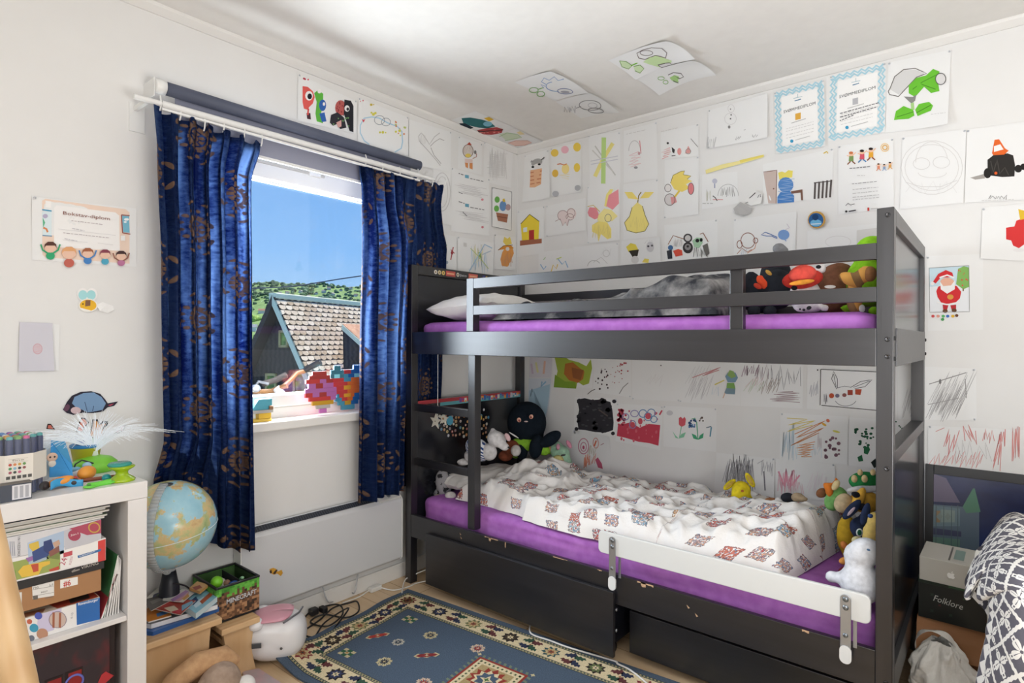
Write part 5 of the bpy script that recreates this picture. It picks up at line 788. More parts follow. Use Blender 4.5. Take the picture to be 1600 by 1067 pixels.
c = cable('white cord with an inline switch along the baseboard', [F(535, 942), F(562, 932), F(580, 920, .012), F(590, 917, .012), F(615, 922), F(640, 916), F(651, 911), (-2.21, 2.08, .01)], .003, 'dddcd8', plugs=(('inline_switch', F(586, 919, .012), (.016, .032, .011)),))
c = cable('white cord rising to the socket block behind the bunk bed leg', [F(628, 926, .012), F(632, 908, .02), F(642, 900, .03), (-2.215, 2.06, .078)], .003, 'dddcd8', plugs=(('socket_block', (-2.19, 2.075, .035), (.026, .035, .03)), ('adapter', (-2.185, 2.075, .086), (.018, .02, .02))))
c = cable('long white cord slipping out from under the bunk bed onto the rug', [(-1.55, 2.0, .013), F(830, 990, .0115), F(860, 1001, .0115), F(890, 1012, .013), (-1.13, 1.975, .0125), F(965, 1037, .012), F(985, 1047, .0125), F(1010, 1067, .0125), (-.93, 1.90, .0125)], .0034, 'e6e5e2')

# ---------------------------------------------------------------- things on the window sill
def bricks(name, label, rows, x, sx, base, th=.011):
    """rows: (y0, y1, [(x0, x1, colour)...]) in photo pixels on the plane of the figure"""
    t = thing(name, label, 'brick figure', at(base[0], base[1], 0, x), 'pixel brick pictures on the window sill')
    for y0, y1, cells in rows:
        for a, c_, h in cells:
            p0, p1 = at(a, y1, 0, x), at(c_, y0, 0, x); xm_ = base[0]; p0.z = at(xm_, y1, 0, x).z; p2 = at(xm_, y0, 0, x)
            mb = MB().box(x-th/2, x+th/2, p0.y, p1.y, p0.z, p2.z-.0004, M(h, .35))
            nst = max(1, int((p1.y-p0.y)/.009))
            for i in range(nst): yy = p0.y+(p1.y-p0.y)*(i+.5)/nst; mb.lathe([(.0022, 0), (.0022, .0017), (.0001, .0017)], (x, yy, p2.z-.0004), M(h, .35), 8)
            build('brick', mb, t)
    return t
Q = lambda v: 380+v/8
R8 = lambda rows: [(550+a/8, 550+b/8, [(Q(c), Q(d), h) for c, d, h in cells]) for a, b, cells in rows]
dr, rd_, pu, gd_, te, bl, og, ye = 'a33c38', 'c2413f', 'b06aa8', 'c99a2e', '4a8fa6', '1f66a8', 'dd6f2e', 'dba032'
sillz = WZ0+.004
bricks('brick_picture', 'heart-like picture of red and purple toy bricks standing on the window sill', R8([(240, 290, [(860, 1035, dr)]), (290, 337, [(820, 1080, dr)]), (337, 387, [(780, 950, rd_), (950, 1030, pu), (1030, 1115, dr)]), (387, 450, [(810, 900, pu), (900, 990, dr), (990, 1120, pu)]), (450, 500, [(770, 1160, pu)]), (500, 555, [(770, 860, rd_), (860, 945, pu), (945, 1035, dr), (1035, 1160, pu)]), (555, 605, [(820, 1085, rd_), (1085, 1150, pu)]), (605, 657, [(860, 1120, gd_)]), (657, 703, [(905, 1080, 'b5aea9')]), (703, 758, [(950, 1035, 'c06fb4')])]), -2.408, 1, (505, 645))
bricks('brick_picture', 'orange, red and teal toy brick picture beside the right curtain on the window sill', R8([(165, 220, [(1130, 1210, '3f7a86'), (1375, 1470, bl)]), (220, 270, [(1090, 1250, '3f7a86'), (1255, 1340, 'b03c3c'), (1340, 1470, bl)]), (270, 318, [(1085, 1130, '3f7a86'), (1130, 1200, '8fe0e6'), (1200, 1250, '3f7a86'), (1250, 1305, te), (1305, 1380, bl), (1380, 1470, '8fe0e6')]), (318, 367, [(1100, 1250, rd_), (1250, 1340, te), (1340, 1480, og)]), (367, 415, [(1090, 1295, rd_), (1295, 1480, og)]), (415, 465, [(1100, 1250, rd_), (1250, 1335, ye), (1335, 1480, og)]), (465, 515, [(1150, 1295, rd_), (1295, 1480, og)]), (515, 560, [(1165, 1192, te), (1195, 1250, rd_), (1250, 1335, ye), (1335, 1380, og), (1380, 1470, bl)]), (560, 605, [(1145, 1225, te), (1225, 1295, rd_), (1295, 1360, og), (1360, 1450, bl)]), (605, 655, [(1180, 1260, te), (1265, 1340, gd_), (1340, 1430, bl)]), (655, 716, [(1225, 1385, te)])]), -2.43, 1, (543, 642))
t = thing('brick_vehicle', 'small toy brick vehicle in teal, grey and yellow on the window sill', 'toy', (-2.40, 1.23, sillz))
z = sillz; by = 1.185
build('yellow_hull', MB().box(-2.425, -2.385, by, by+.085, z, z+.012, M('e3c052', .4)).box(-2.42, -2.39, by+.03, by+.085, z+.012, z+.036, M('dfb63a', .4)), t, bevel=.002)
build('grey_plate', MB().box(-2.427, -2.383, by, by+.09, z+.0365, z+.05, M('b9b5b0', .4)), t, bevel=.001)
build('teal_cab', MB().prism([(-2.42, by+.0, z+.0505), (-2.42, by+.088, z+.0505), (-2.42, by+.088, z+.095), (-2.42, by+.03, z+.095)], (.03, 0, 0), M('5cb0c4', .35)), t, bevel=.001)
build('driver_head', MB().lathe([(.001, 0), (.008, 0), (.009, .004), (.009, .013), (.006, .016), (.001, .017)], (-2.379, by+.078, z+.0505), M('9a7352', .5), 12), t)
t = thing('brick_robot', 'small blue and white brick figure beside the left curtain on the window sill', 'toy', (-2.385, 1.155, sillz))
build('legs', MB().box(-2.40, -2.372, 1.135, 1.175, z, z+.026, M('3f8fc4', .4)), t, bevel=.001)
build('torso', MB().box(-2.398, -2.374, 1.14, 1.182, z+.0265, z+.058, M('e9ebee', .4)), t, bevel=.001)
build('visor', MB().box(-2.3735, -2.371, 1.145, 1.158, z+.036, z+.046, M('e07a4a', .4)), t)

# ---------------------------------------------------------------- outside the window
grass = noisy('grass_slope', '5d7a3c', '7d9a52', (.2, .2, .2), .9, 0, 1)
struct('ground', MB().box(-9, XL-.25, -4, 9, -.06, 0, noisy('terrace_stone', '9a958c', 'b0aaa0', (3, 3, 3), .8, 0, 1)))
# bicycle leaning on the terrace rail
BD = 3.35
B_ = lambda x, y, d=BD: dep(x, y, d)
t = thing('bicycle', 'bicycle with dark grips and brown handlebar parked outside the window', 'bicycle', (B_(420, 600).x, B_(420, 600).y, 0))
brn = M('8f6338', .5); blk = M('2b2826', .6); alu = M('c9cbcd', .3, .7)
build('handlebar', MB().tube([B_(449, 603, BD+.0), B_(436, 606), B_(424, 611), B_(404, 612, BD-.1), B_(396, 611, BD-.15)], .014, brn, 10).tube([B_(424, 611), B_(440, 606, BD+.05), B_(452, 596, BD+.15), B_(464, 583, BD+.25), B_(476, 580, BD+.3)], .014, brn, 10), t)
build('grip', MB().tube([B_(410, 600, BD-.1), B_(430, 594, BD-.05), B_(447, 586)], [.016, .017, .019], M('3a302c', .6), 12), t)
build('grip', MB().tube([B_(474, 580, BD+.3), B_(488, 572, BD+.3), B_(501, 565, BD+.3)], [.016, .019, .019], blk, 12), t)
build('brake_lever', MB().tube([B_(476, 578, BD+.3), B_(464, 579, BD+.28), B_(455, 588, BD+.25)], .008, blk, 8), t)
build('brake_lever', MB().tube([B_(398, 606, BD-.12), B_(404, 596, BD-.12), B_(420, 600, BD-.1)], .008, M('77777a', .4), 8), t)
build('bell', MB().ell(B_(399, 607, BD-.15), (.028, .028, .022), alu), t)
sA, sB = B_(432, 606), B_(446, 622)
build('stem', MB().tube([sA, sB], [.024, .021], M('d9d9d9', .3, .3), 12), t)
fd = V((sB.x, sB.y, .70)); hub = V((sB.x-.05, sB.y+.25, .34))
build('fork', MB().tube([sB, fd, hub], .016, M('8c2f2f', .4), 10), t)
R2 = Matrix.Rotation(.25, 3, 'Z')
def wheel(c): return MB().tube([V(c)+V((.2*math.cos(a)*.33, math.cos(a)*.32, math.sin(a)*.32)) for a in [2*math.pi*i/28 for i in range(29)]], .02, blk, 8)
build('front_wheel', wheel((hub.x, hub.y, .342)), t); rh = V((sB.x+.12, sB.y-.75, .342)); build('rear_wheel', wheel(rh), t)
bb = V((sB.x+.05, sB.y-.32, .36)); sd = V((sB.x+.07, sB.y-.42, .78))
build('frame', MB().tube([fd, bb], .018, M('8c2f2f', .4)).tube([V((fd.x, fd.y, .74)), sd], .016, M('8c2f2f', .4)).tube([sd, bb, rh, sd], .013, M('8c2f2f', .4)), t)
build('saddle', MB().ell(sd+V((0, 0, .05)), (.07, .12, .03), blk), t)
# neighbouring house
HD = 17.0; AP = dep(440, 462, HD); rdv = V((-math.sin(math.radians(19.4)), math.cos(math.radians(19.4)), 0)); gv = V((rdv.y, -rdv.x, 0)); UZ = V((0, 0, 1))
def HP(a, zz, back=0): return AP+gv*a+UZ*zz+rdv*back
def onh(px, py):
    d = (dep(px, py, 1)-EYEP); k_ = (AP-EYEP).dot(rdv)/d.dot(rdv); q = EYEP+d*k_; return (q-AP).dot(gv), q.z-AP.z
roof_m, nt, b = newmat('scalloped_wood_shingles', .9, .1)
tu = nt.nodes.new('ShaderNodeUVMap'); sp = nt.nodes.new('ShaderNodeSeparateXYZ'); nt.links.new(tu.outputs[0], sp.inputs[0])
u_, v_ = E(nt, sp.outputs[0]), E(nt, sp.outputs[1])
vv = v_*(1/.165); uu0 = u_*(1/.27)
def shing(off):
    pass
rowi = vv.fl(); uu = uu0+(rowi*.5).fr(); fu = (uu.fr()-.5).ab(); fv = vv.fr()
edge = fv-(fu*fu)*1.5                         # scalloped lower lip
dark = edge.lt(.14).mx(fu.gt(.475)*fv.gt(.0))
cmb = nt.nodes.new('ShaderNodeCombineXYZ'); nt.links.new(uu.fl().x, cmb.inputs[0]); nt.links.new(rowi.x, cmb.inputs[1])
wn = nt.nodes.new('ShaderNodeTexWhiteNoise'); wn.noise_dimensions = '2D'; nt.links.new(cmb.outputs[0], wn.inputs[0])
ns = noisef(nt, coords(nt, 'UV', (9, 9, 9)), 1, 3)
cA = mixc(nt, (E(nt, wn.outputs[0])*.75+(ns-.5)*.6), 'c4a98b', 'fae8d0')
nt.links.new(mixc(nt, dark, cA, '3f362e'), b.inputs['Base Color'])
th = thing('house', 'dark wooden house with a steep shingled roof beyond the window', 'house', HP(0, -8, 3))
RW, RH_ = 2.75, 5.1                         # half width and drop of the gable
darkw = woodmat('dark_weathered_boards', '2d2926', '47413b', (2, 2, 9), .85)
trimg = M('e2e3c8', .8); brownt = M('4a3f37', .8)
a_, h_ = RW, RH_
L_ = 12.0
for s_ in (1, -1):
    mb = MB(); n1, n2 = 6, 6
    e0 = V(HP(0, 0, -.35)); sl = gv*(s_*RW)-UZ*RH_; ln = sl.length
    vs = [e0, e0+rdv*L_, e0+rdv*L_+sl, e0+sl]; mb.add(vs if s_ > 0 else vs, [(0, 3, 2, 1) if s_ > 0 else (0, 1, 2, 3)], roof_m)
    uv = [(0, ln), (L_, ln), (L_, 0), (0, 0)]
    o = build('roof_slope', mb, th, uv=uv, solid=.08)
    mb = MB(); nrm = sl.normalized().cross(rdv)*s_
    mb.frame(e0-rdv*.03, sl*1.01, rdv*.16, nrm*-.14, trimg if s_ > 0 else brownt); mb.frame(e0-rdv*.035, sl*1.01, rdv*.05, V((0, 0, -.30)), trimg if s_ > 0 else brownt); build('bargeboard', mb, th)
    no = (gv*(s_*RH_)+UZ*RW).normalized(); build('soffit', MB().frame(e0-no*.06, sl*.99, rdv*L_, no*-.05, brownt), th)
build('ridge_cap', MB().frame(HP(-.13, -.10, -.38), gv*.26, rdv*L_, UZ*.16, trimg), th, bevel=.03)
k = .92
build('gable_wall', MB().prism([HP(0, -.35), HP(RW*k, -RH_*k-.3), HP(RW*k, -9), HP(-RW*k, -9), HP(-RW*k, -RH_*k-.3)], rdv*.2, darkw), th)
build('side_wall', MB().frame(HP(RW*k-.2, -9, .2), gv*.2, rdv*(L_-1), UZ*4.1, darkw), th); build('side_wall', MB().frame(HP(-RW*k, -9, .2), gv*.2, rdv*(L_-1), UZ*4.1, darkw), th)
leafrefl = noisy('painted_leaf_reflection', '2f4a1e', '9fb857', (5, 5, 5), .1, 0, 1)  # green leaf reflection painted into the pane colour
for (xa, ya, xb, yb2) in ((437, 516, 451.5, 543), (416, 583, 433, 612), (459, 580, 480, 618)):
    a0, z1 = onh(xa, ya); a1, z0 = onh(xb, yb2); t_ = .07
    w_ = build('window', MB().frame(HP(a0, z0, -.05), gv*t_, UZ*(z1-z0), rdv*.049, M('b8a76f', .6)).frame(HP(a1-t_, z0, -.05), gv*t_, UZ*(z1-z0), rdv*.049, M('b8a76f', .6)).frame(HP(a0, z0, -.05), gv*(a1-a0), UZ*t_, rdv*.049, M('b8a76f', .6)).frame(HP(a0, z1-t_, -.05), gv*(a1-a0), UZ*t_, rdv*.049, M('b8a76f', .6)), th)
    build('pane', MB().frame(HP(a0+t_, z0+t_, -.02), gv*(a1-a0-2*t_), UZ*(z1-z0-2*t_), rdv*.018, leafrefl), w_)
# dormer: wall standing up from the slope with its own little shingled roof
d0 = HP(.62, -1.2, 4.2)
def dpt(px, py, bk):
    d = (dep(px, py, 1)-EYEP); o_ = AP+rdv*bk; k_ = (o_-EYEP).dot(rdv)/d.dot(rdv); return EYEP+d*k_
dd = dep(538, 604, 1)-EYEP; e0 = HP(0, 0, -.35); npl = (gv*RH_+UZ*RW).normalized(); k_ = (e0-EYEP).dot(npl)/dd.dot(npl); bk = ((EYEP+dd*k_)-AP).dot(rdv)-.05
dw = [dpt(535.5, 514, bk), dpt(572, 547, bk), dpt(572, 640, bk), dpt(538, 640, bk)]
build('dormer_wall', MB().prism(dw, rdv*2.2, darkw), th)
r0, r1 = dpt(535, 511, bk-.1), dpt(574, 546, bk-.1)
o = build('dormer_roof', MB().frame(r0, r1-r0, rdv*2.6, UZ*.10, noisy('red_brown_shingles', 'a5765a', 'c99a78', (6, 6, 6), .9, 0, 1)), th)
build('dormer_bargeboard', MB().frame(r0-rdv*.03-UZ*.08, r1-r0, rdv*.03, UZ*.16, trimg), th)
# overhead cable
pts = [dep(x, y, 15) for x, y in ((330, 452), (385, 450.5), (410, 450), (440, 448.5), (470, 446), (500, 441), (530, 436), (565, 431), (640, 418))]
solo('overhead_cable', MB().tube(pts, .016, M('3d4a58', .6), 6), 'thin dark overhead cable crossing the sky above the shingled roof', 'cable')
# far hillside
RIDGE = [(-1200, 450), (200, 446), (330, 443), (390, 441), (412, 439), (430, 437), (446, 441), (470, 441.5), (490, 442.5), (505, 441), (520, 443.5), (535, 447), (552, 446), (575, 444), (640, 443), (720, 450), (2000, 446)]
def ridge(x):
    for (a, c_), (b_, d_) in zip(RIDGE, RIDGE[1:]):
        if a <= x <= b_: return c_+(d_-c_)*(x-a)/(b_-a)
    return 447
def hill(u, v):
    x = 230+u*470; y = 640-(640-ridge(x)-2)*v**.75 if v >= 0 else 640-v*700; return dep(x, y, 95+v*(330 if v >= 0 else 90))
struct('hill', MB().grid(lambda u, v: hill(-2.5+u*6, -.7+v*1.7), 150, 51, grass))
greens = [noisy('leaves_'+str(i), a, c_, (.5, .5, .5), .95, .8, 1, 4) for i, (a, c_) in enumerate((('2c4630', '4c6c42'), ('36563a', '60804e'), ('48644a', '76946a')))]
rg = random.Random(21); mb = MB()
def blob(mb, c, r, m, seed, nu=9, nv=6):
    c = V(c); vs = []
    for i in range(nv+1):
        for j in range(nu):
            ph, th_ = math.pi*i/nv, 2*math.pi*j/nu; d = V((math.sin(ph)*math.cos(th_), math.sin(ph)*math.sin(th_), math.cos(ph)*.9))
            vs.append(c+d*r*(1+.35*noise.noise(d*1.7+V((seed, 0, 0)))))
    mb.add(vs, [(i*nu+j, (i+1)*nu+j, (i+1)*nu+(j+1) % nu, i*nu+(j+1) % nu) for i in range(nv) for j in range(nu)], m, True)
AVOID = [(391, 452), (437, 460), (449, 459), (470, 457), (494, 460), (506, 457), (514, 452), (520, 461), (533, 455), (548, 452), (556, 463), (482, 465), (394, 517), (413, 519), (407, 541), (393, 553), (409, 489), (399, 571), (396, 501), (415, 503), (402, 529), (391, 586), (424, 480)]
for i in range(3200):
    u, v = (rg.uniform(.22, .9) if i < 1700 else rg.choice((rg.uniform(-2, .22), rg.uniform(.9, 2.6)))), rg.uniform(.05, 1)**.7
    p = hill(u, v); px_ = 230+u*470; py_ = 640-(640-ridge(px_)-2)*v**.75
    if any(abs(px_-ax)/(13 if ay > 485 else 5) < 1 and abs(py_-ay)/(12 if ay > 485 else 4) < 1 for ax, ay in AVOID): continue
    blob(mb, p, depth(p)*.0040*rg.uniform(.6, 1.3), greens[rg.choice((0, 0, 1, 1, 2))], i)
f_ = build('forest', mb, org=(0, 0, 0)); f_['kind'] = 'stuff'; tag(f_, 'green forest covering the far hillside', 'forest')
def onhill(px, py):
    v = min(max((640-py)/(638-ridge(px)), .02), 1)**(1/.75); return dep(px, py, 95+v*330), 95+v*330
def farhouse(px, py, wpx, label, wall='e6e2dc', roof='6d605a', rot=.4):
    p, D = onhill(px, py); w_ = wpx*D/914; p = p-UZ*w_*.15
    t_ = thing('distant_house', label, 'house', p, 'houses on the far hillside'); R_ = Matrix.Rotation(rot, 3, 'Z'); ex, ey = R_ @ V((1, 0, 0)), R_ @ V((0, 1, 0)); h2 = w_*.55
    build('walls', MB().frame(p-ex*w_/2-ey*w_*.4, ex*w_, ey*w_*.8, UZ*h2, M(wall, .8)), t_)
    build('roof', MB().prism([p-ex*w_*.55-ey*w_*.45+UZ*h2, p-ex*w_*.55+ey*w_*.45+UZ*h2, p-ex*w_*.55+UZ*(h2+w_*.35)], ex*w_*1.1, M(roof, .8)), t_)
for i, (px, py, wh) in enumerate(((391, 452, 'far up left beside the left curtain'), (437, 460, 'left of the gable peak'), (449, 459, 'just right of the gable peak'), (470, 457, 'above the middle of the shingled roof'), (494, 460, 'on the slope above the shingled roof'), (506, 457, 'pale one high above the shingled roof'), (514, 452, 'below the highest ridge'), (520, 461, 'right part of the slope'), (533, 455, 'upper right part of the slope'), (548, 452, 'near the right curtain, upper'), (556, 463, 'beside the right curtain'), (482, 465, 'lowest one above the roof ridge'))):
    farhouse(px, py, 5.5, 'tiny pale house on the far hillside, '+wh, 'c9c6c0', ('6d605a', '8a8580')[i % 2], i*.7)
for px, py, wp, lab, wl, rf in ((394, 517, 14, 'white house with grey roof left of the gable', 'e9e7e2', '9a9a9c'), (413, 519, 11, 'pale house just left of the gable', 'e2e0dd', '8a8a8e'), (407, 541, 12, 'white house lower left of the gable', 'dfdcd6', 'b0aca6'), (393, 553, 9, 'house with dark red roof by the left curtain', 'd9d5d0', '7a5a52'), (409, 489, 9, 'house with orange roof among trees', 'd9d0c4', 'a9745c'), (399, 571, 10, 'lowest pale house by the left curtain', 'dcdad6', 'c4c2be')):
    farhouse(px, py, wp, lab, wl, rf, .9)
for i, (px, py, rp, lab) in enumerate(((396, 501, 11, 'light green tree beside the left curtain above the white house'), (415, 503, 10, 'broad light green tree left of the gable peak'), (402, 529, 7, 'green tree between the white houses'), (391, 586, 10, 'low green bush at the foot of the gable'), (424, 480, 8, 'tall dark tree left of the gable peak'))):
    p, D = onhill(px, py); r = rp*D/914; t_ = thing('garden_tree', lab, 'tree', p-UZ*r, 'trees beyond the window'); mb = MB()
    gm = noisy('bright_leaves_%d' % i, '5c8a2c' if i != 4 else '2f4a24', 'a9c45c' if i != 4 else '4c6a34', (.5, .5, .5), .9, 1, 1, 4)
    for k in range(9): blob(mb, p+V((rg.uniform(-1, 1), rg.uniform(-1, 1), rg.uniform(-.4, .8)))*r*.6, r*rg.uniform(.4, .62), gm, i*9+k, 12, 8)
    build('crown', mb, t_); build('trunk', MB().tube([p-UZ*r, p+UZ*r*.3], r*.08, M('5a4a3a', .9), 8), t_)
# ---------------------------------------------------------------- white cube shelf and its contents
SF, SY1, SZ = -1.90, .634, .826
sw = M('e3e1e0', .35)
sh = thing('cube_shelf', 'white two-by-two cube shelf against the window wall', 'shelf', (-2.1, .24, 0))
SB = -2.29; SY0 = SY1-.79
build('top_board', MB().box(SB, SF, SY0, SY1, SZ-.048, SZ, sw), sh, bevel=.002)
build('bottom_board', MB().box(SB, SF, SY0, SY1, .055, .103, sw), sh, bevel=.002)
build('side_panel', MB().box(SB, SF-.001, SY1-.05, SY1-.001, .1035, SZ-.0485, sw), sh, bevel=.002)
build('side_panel', MB().box(SB, SF-.001, SY0+.001, SY0+.05, .1035, SZ-.0485, sw), sh, bevel=.002)
build('middle_shelf', MB().box(SB, SF-.003, SY0+.051, SY1-.051, .437, .452, sw), sh, bevel=.0015)
for z0, z1 in ((.1035, .4365), (.4525, .7775)): build('divider', MB().box(SB, SF-.003, .2325, .2475, z0, z1, sw), sh, bevel=.0015)
build('back_panel', MB().box(SB-.004, SB-.0005, SY0, SY1, .06, SZ-.002, sw), sh)
for y in (SY0+.05, SY1-.05):
    for x in (SB+.05, SF-.05): build('foot', MB().lathe([(.02, 0), (.022, .0545)], (x, y, 0), M('9a9a9c', .4), 14), sh)
BX = -1.93
def Xp(px, py, x=BX): return at(px, py, 0, x)
def fpoly(mb, pts, h, dx=.0004, x=BX, rough=.5): mb.poly([Xp(pts[i], pts[i+1], x)+V((dx, 0, 0)) for i in range(0, len(pts), 2)], M(h, rough))
def ftext(mb, s, x0, y0, x1, y1, hp, h, dx=.0008, x=BX, bold=0, rot=None):
    p0, p1 = Xp(x0, y0, x), Xp(x1, y1, x); up = V((0, 0, 1)) if rot is None else V((0, rot[0], rot[1]))
    text_mesh(s, p0+V((dx, 0, 0)), p1+V((dx, 0, 0)), hp*depth(p0)/FPX, up, (1, 0, 0), M(h, .5), mb, 0, bold)
def gbox(name, label, y0, y1, z0, z1, d, side, front_ops, cat='puzzle box', group='boxes stacked in the cube shelf', top=None):
    t = thing(name, label, cat, (BX-d/2, (y0+y1)/2, z0), group)
    build('carton', MB().box(BX-d, BX, y0, y1, z0, z1, M(side, .45)), t, bevel=.001)
    mb = MB(); front_ops(mb)
    if mb.v: build('printed_front', mb, t)
    if top: mb = MB(); top(mb); build('printed_lid', mb, t)
    return t
def ops1(mb):
    fpoly(mb, [43, 848, 100, 829, 100, 864, 45, 884], 'aec3dc'); fpoly(mb, [45, 850, 60, 845, 62, 858, 52, 862, 46, 856], 'd8b94c', .0006); fpoly(mb, [50, 862, 72, 850, 76, 868, 52, 878], '3a4f86', .0007); fpoly(mb, [68, 846, 80, 842, 84, 856, 76, 866, 68, 860], '2f3f74', .0008); fpoly(mb, [76, 862, 92, 852, 93, 862, 78, 870], '8a5a50', .0009); fpoly(mb, [82, 848, 92, 843, 94, 850, 86, 856], 'caa58e', .001)
    fpoly(mb, [108, 826, 158, 811.5, 158, 833, 136, 836], 'b04a62'); fpoly(mb, [100, 829, 108, 826, 136, 836, 158, 833, 158, 842, 101, 864], 'c4c4cc', .0003)
    for cx, cy, r, h in ((116, 836, 10, 'a8445c'), (147, 824, 9.5, 'c9a84c'), (147, 824, 7.4, 'b0485a')):
        mb.poly([Xp(cx+r*math.cos(a), cy+r*.9*math.sin(a))+V((.0008 if h != 'b0485a' else .001, 0, 0)) for a in [2*math.pi*i/14 for i in range(14)]], M(h, .5))
    ftext(mb, '3 IN 1 PUZZLE PACK', 27.5, 838.5, 27.5, 869.5, 3.2, '3a3a44', rot=(1, .1)); ftext(mb, '3in1', 110, 838, 122, 834.5, 3, 'efe6e4', .0012)
    for x in (15, 18, 21): fpoly(mb, [x, 846, x+1.2, 845.6, x+2.6, 868, x+1.4, 868.4], '8f95a4')
gbox('puzzle_box', 'jigsaw puzzle box with a grey, blue and wine-red front under the magazine stack', .2495, .527, .6785, .733, .30, 'd6d6da', ops1)
def ops2(mb):
    fpoly(mb, [12, 880, 94, 861, 94, 889, 14, 909], '9aa85c'); fpoly(mb, [40, 872, 58, 866, 60, 872, 44, 878], '9a6fa8', .0006); fpoly(mb, [68, 862, 93, 861, 93, 874, 76, 872], '7b8a4c', .0006)
    fpoly(mb, [28, 893, 36, 884, 52, 880, 66, 878, 78, 876, 78, 881, 66, 886, 60, 898, 46, 900, 34, 902], 'e3bd4a', .0008); fpoly(mb, [48, 882, 60, 880, 60, 892, 52, 894], 'c2523c', .001); fpoly(mb, [14, 896, 24, 890, 26, 908, 15, 909], '7fa04a', .0006); fpoly(mb, [76, 890, 92, 884, 92, 890, 78, 893], 'c2523c', .0008)
    fpoly(mb, [94, 861, 153, 845.5, 153, 878, 95, 889], 'efeeec'); fpoly(mb, [153, 845.5, 164.8, 842, 164.8, 875, 153, 878], 'd2433f')
    ftext(mb, '24', 100.5, 883, 105.5, 872, 8, 'b8405a', rot=(-1, .35)); fpoly(mb, [99, 864, 113, 860, 113, 867, 99, 871], 'c4525c', .0006); ftext(mb, 'PUZZLE', 111, 882, 113.5, 869, 3, 'b0667a', rot=(-1, .3))
    fpoly(mb, [121, 868, 152, 859, 158, 857, 157, 861, 151, 863, 122, 872], '3a6ea8', .0006); ftext(mb, 'Clementoni', 124, 870.5, 148, 862.5, 3.4, 'eef2f6', .0009)
gbox('puzzle_box', 'jigsaw puzzle box with a red right end and a yellow and green picture', .2495, .539, .6155, .678, .31, 'e9e7e6', ops2)
def ops3(mb):
    fpoly(mb, [50, 911.5, 84.5, 905, 84.5, 930.5, 51, 936], 'e6e5e2'); ftext(mb, '730', 51, 921, 60, 919, 3.2, '55504c'); ftext(mb, '5.0', 77, 916, 83, 914, 3, '55504c', .0009); ftext(mb, '84557', 64, 926.5, 74, 924.5, 2.4, '55504c', .0011)
    for y in (921, 931): fpoly(mb, [51, y, 84, y-6, 84, y-5.5, 51, y+.5], '77726c', .0007)
    fpoly(mb, [51, 931, 59, 929.5, 59, 936, 52, 937], '6a655f', .0012); fpoly(mb, [70, 934, 83, 931.5, 83, 932.6, 70, 935], '77726c', .0013)
    fpoly(mb, [94, 906, 121.5, 901, 121.5, 913, 94, 919.5], 'efeeea'); ftext(mb, '#6', 99, 916.5, 110.5, 914, 9, 'c4403a', bold=.02)
    fpoly(mb, [27, 926, 34, 925, 34, 943, 29, 947], 'e0dfdc')
t = gbox('shoe_box', 'brown cardboard shoe box with a black lid in the middle of the boxes', .2495, .528, .534, .594, .30, 'a87c55', ops3, 'box')
mb = MB().box(BX-.304, BX+.003, .2495, .5345, .5942, .6145, M('2b2a2b', .6)); lid = build('lid', mb, t, bevel=.001)
mb = MB(); ftext(mb, 'VIKING', 126, 889, 153, 881, 5.2, 'b9b4ae', .0036); fpoly(mb, [111, 892, 118, 887, 116, 890, 124, 888, 124, 890, 112, 894], '8f8a84', .0034); build('lettering', mb, lid)
def ops4(mb):
    fpoly(mb, [119, 942.5, 155.8, 933.5, 155.8, 967.5, 120, 976.5], '2a68b0'); ftext(mb, 'Ravensburger', 122, 946, 153.5, 938.2, 4.2, 'eef3f8', bold=.012)
    fpoly(mb, [60, 960, 96, 950, 96, 956, 84, 984, 66, 990, 58, 975], 'cfc8e2', .0003)
    for cx, cy, r, h in ((90, 968, 14, '8b7f94'), (90, 968, 13, 'cbb6ac'), (53, 981, 7, '3f9cbc'), (66, 990, 9, 'b98a70'), (46, 971, 4.2, 'c4644c'), (60, 962, 6, '4a58b0'), (49, 997, 5, '6a6f7c'), (40, 987, 4, 'd0a67a')):
        mb.poly([Xp(cx+r*math.cos(a), cy+r*.95*math.sin(a))+V((.0006+r*.00002 if h != 'cbb6ac' else .0013, 0, 0)) for a in [2*math.pi*i/18 for i in range(18)]], M(h, .5))
    for x0 in (82, 92): fpoly(mb, [x0, 956+(x0-82)*.1, x0+3.4, 957, x0+3, 981, x0-.6, 980], 'a4644c', .0016)
    ftext(mb, '6-10', 113, 966, 114.6, 957, 2.8, '8a8a92', rot=(-1, .3))
def top4(mb):
    z = .5158; R_ = lambda pts, h, k: mb.poly([(x, y, z+k) for x, y in pts], M(h, .5))
    R_([(BX, .2495), (BX, .525), (BX-.25, .525), (BX-.25, .2495)], 'd9cbb8', .0003); R_([(BX-.004, .43), (BX-.004, .523), (BX-.06, .523), (BX-.1, .47), (BX-.05, .42)], 'b0432f', .0006); R_([(BX-.012, .46), (BX-.012, .505), (BX-.05, .51), (BX-.05, .465)], '3f322c', .0009); R_([(BX-.006, .36), (BX-.006, .40), (BX-.03, .41), (BX-.04, .35)], 'a06a4c', .0006)
gbox('puzzle_box', 'puzzle box with planets and a blue end at the bottom of the boxes', .2495, .525, .4525, .5155, .27, 'eceae8', ops4, top=top4)
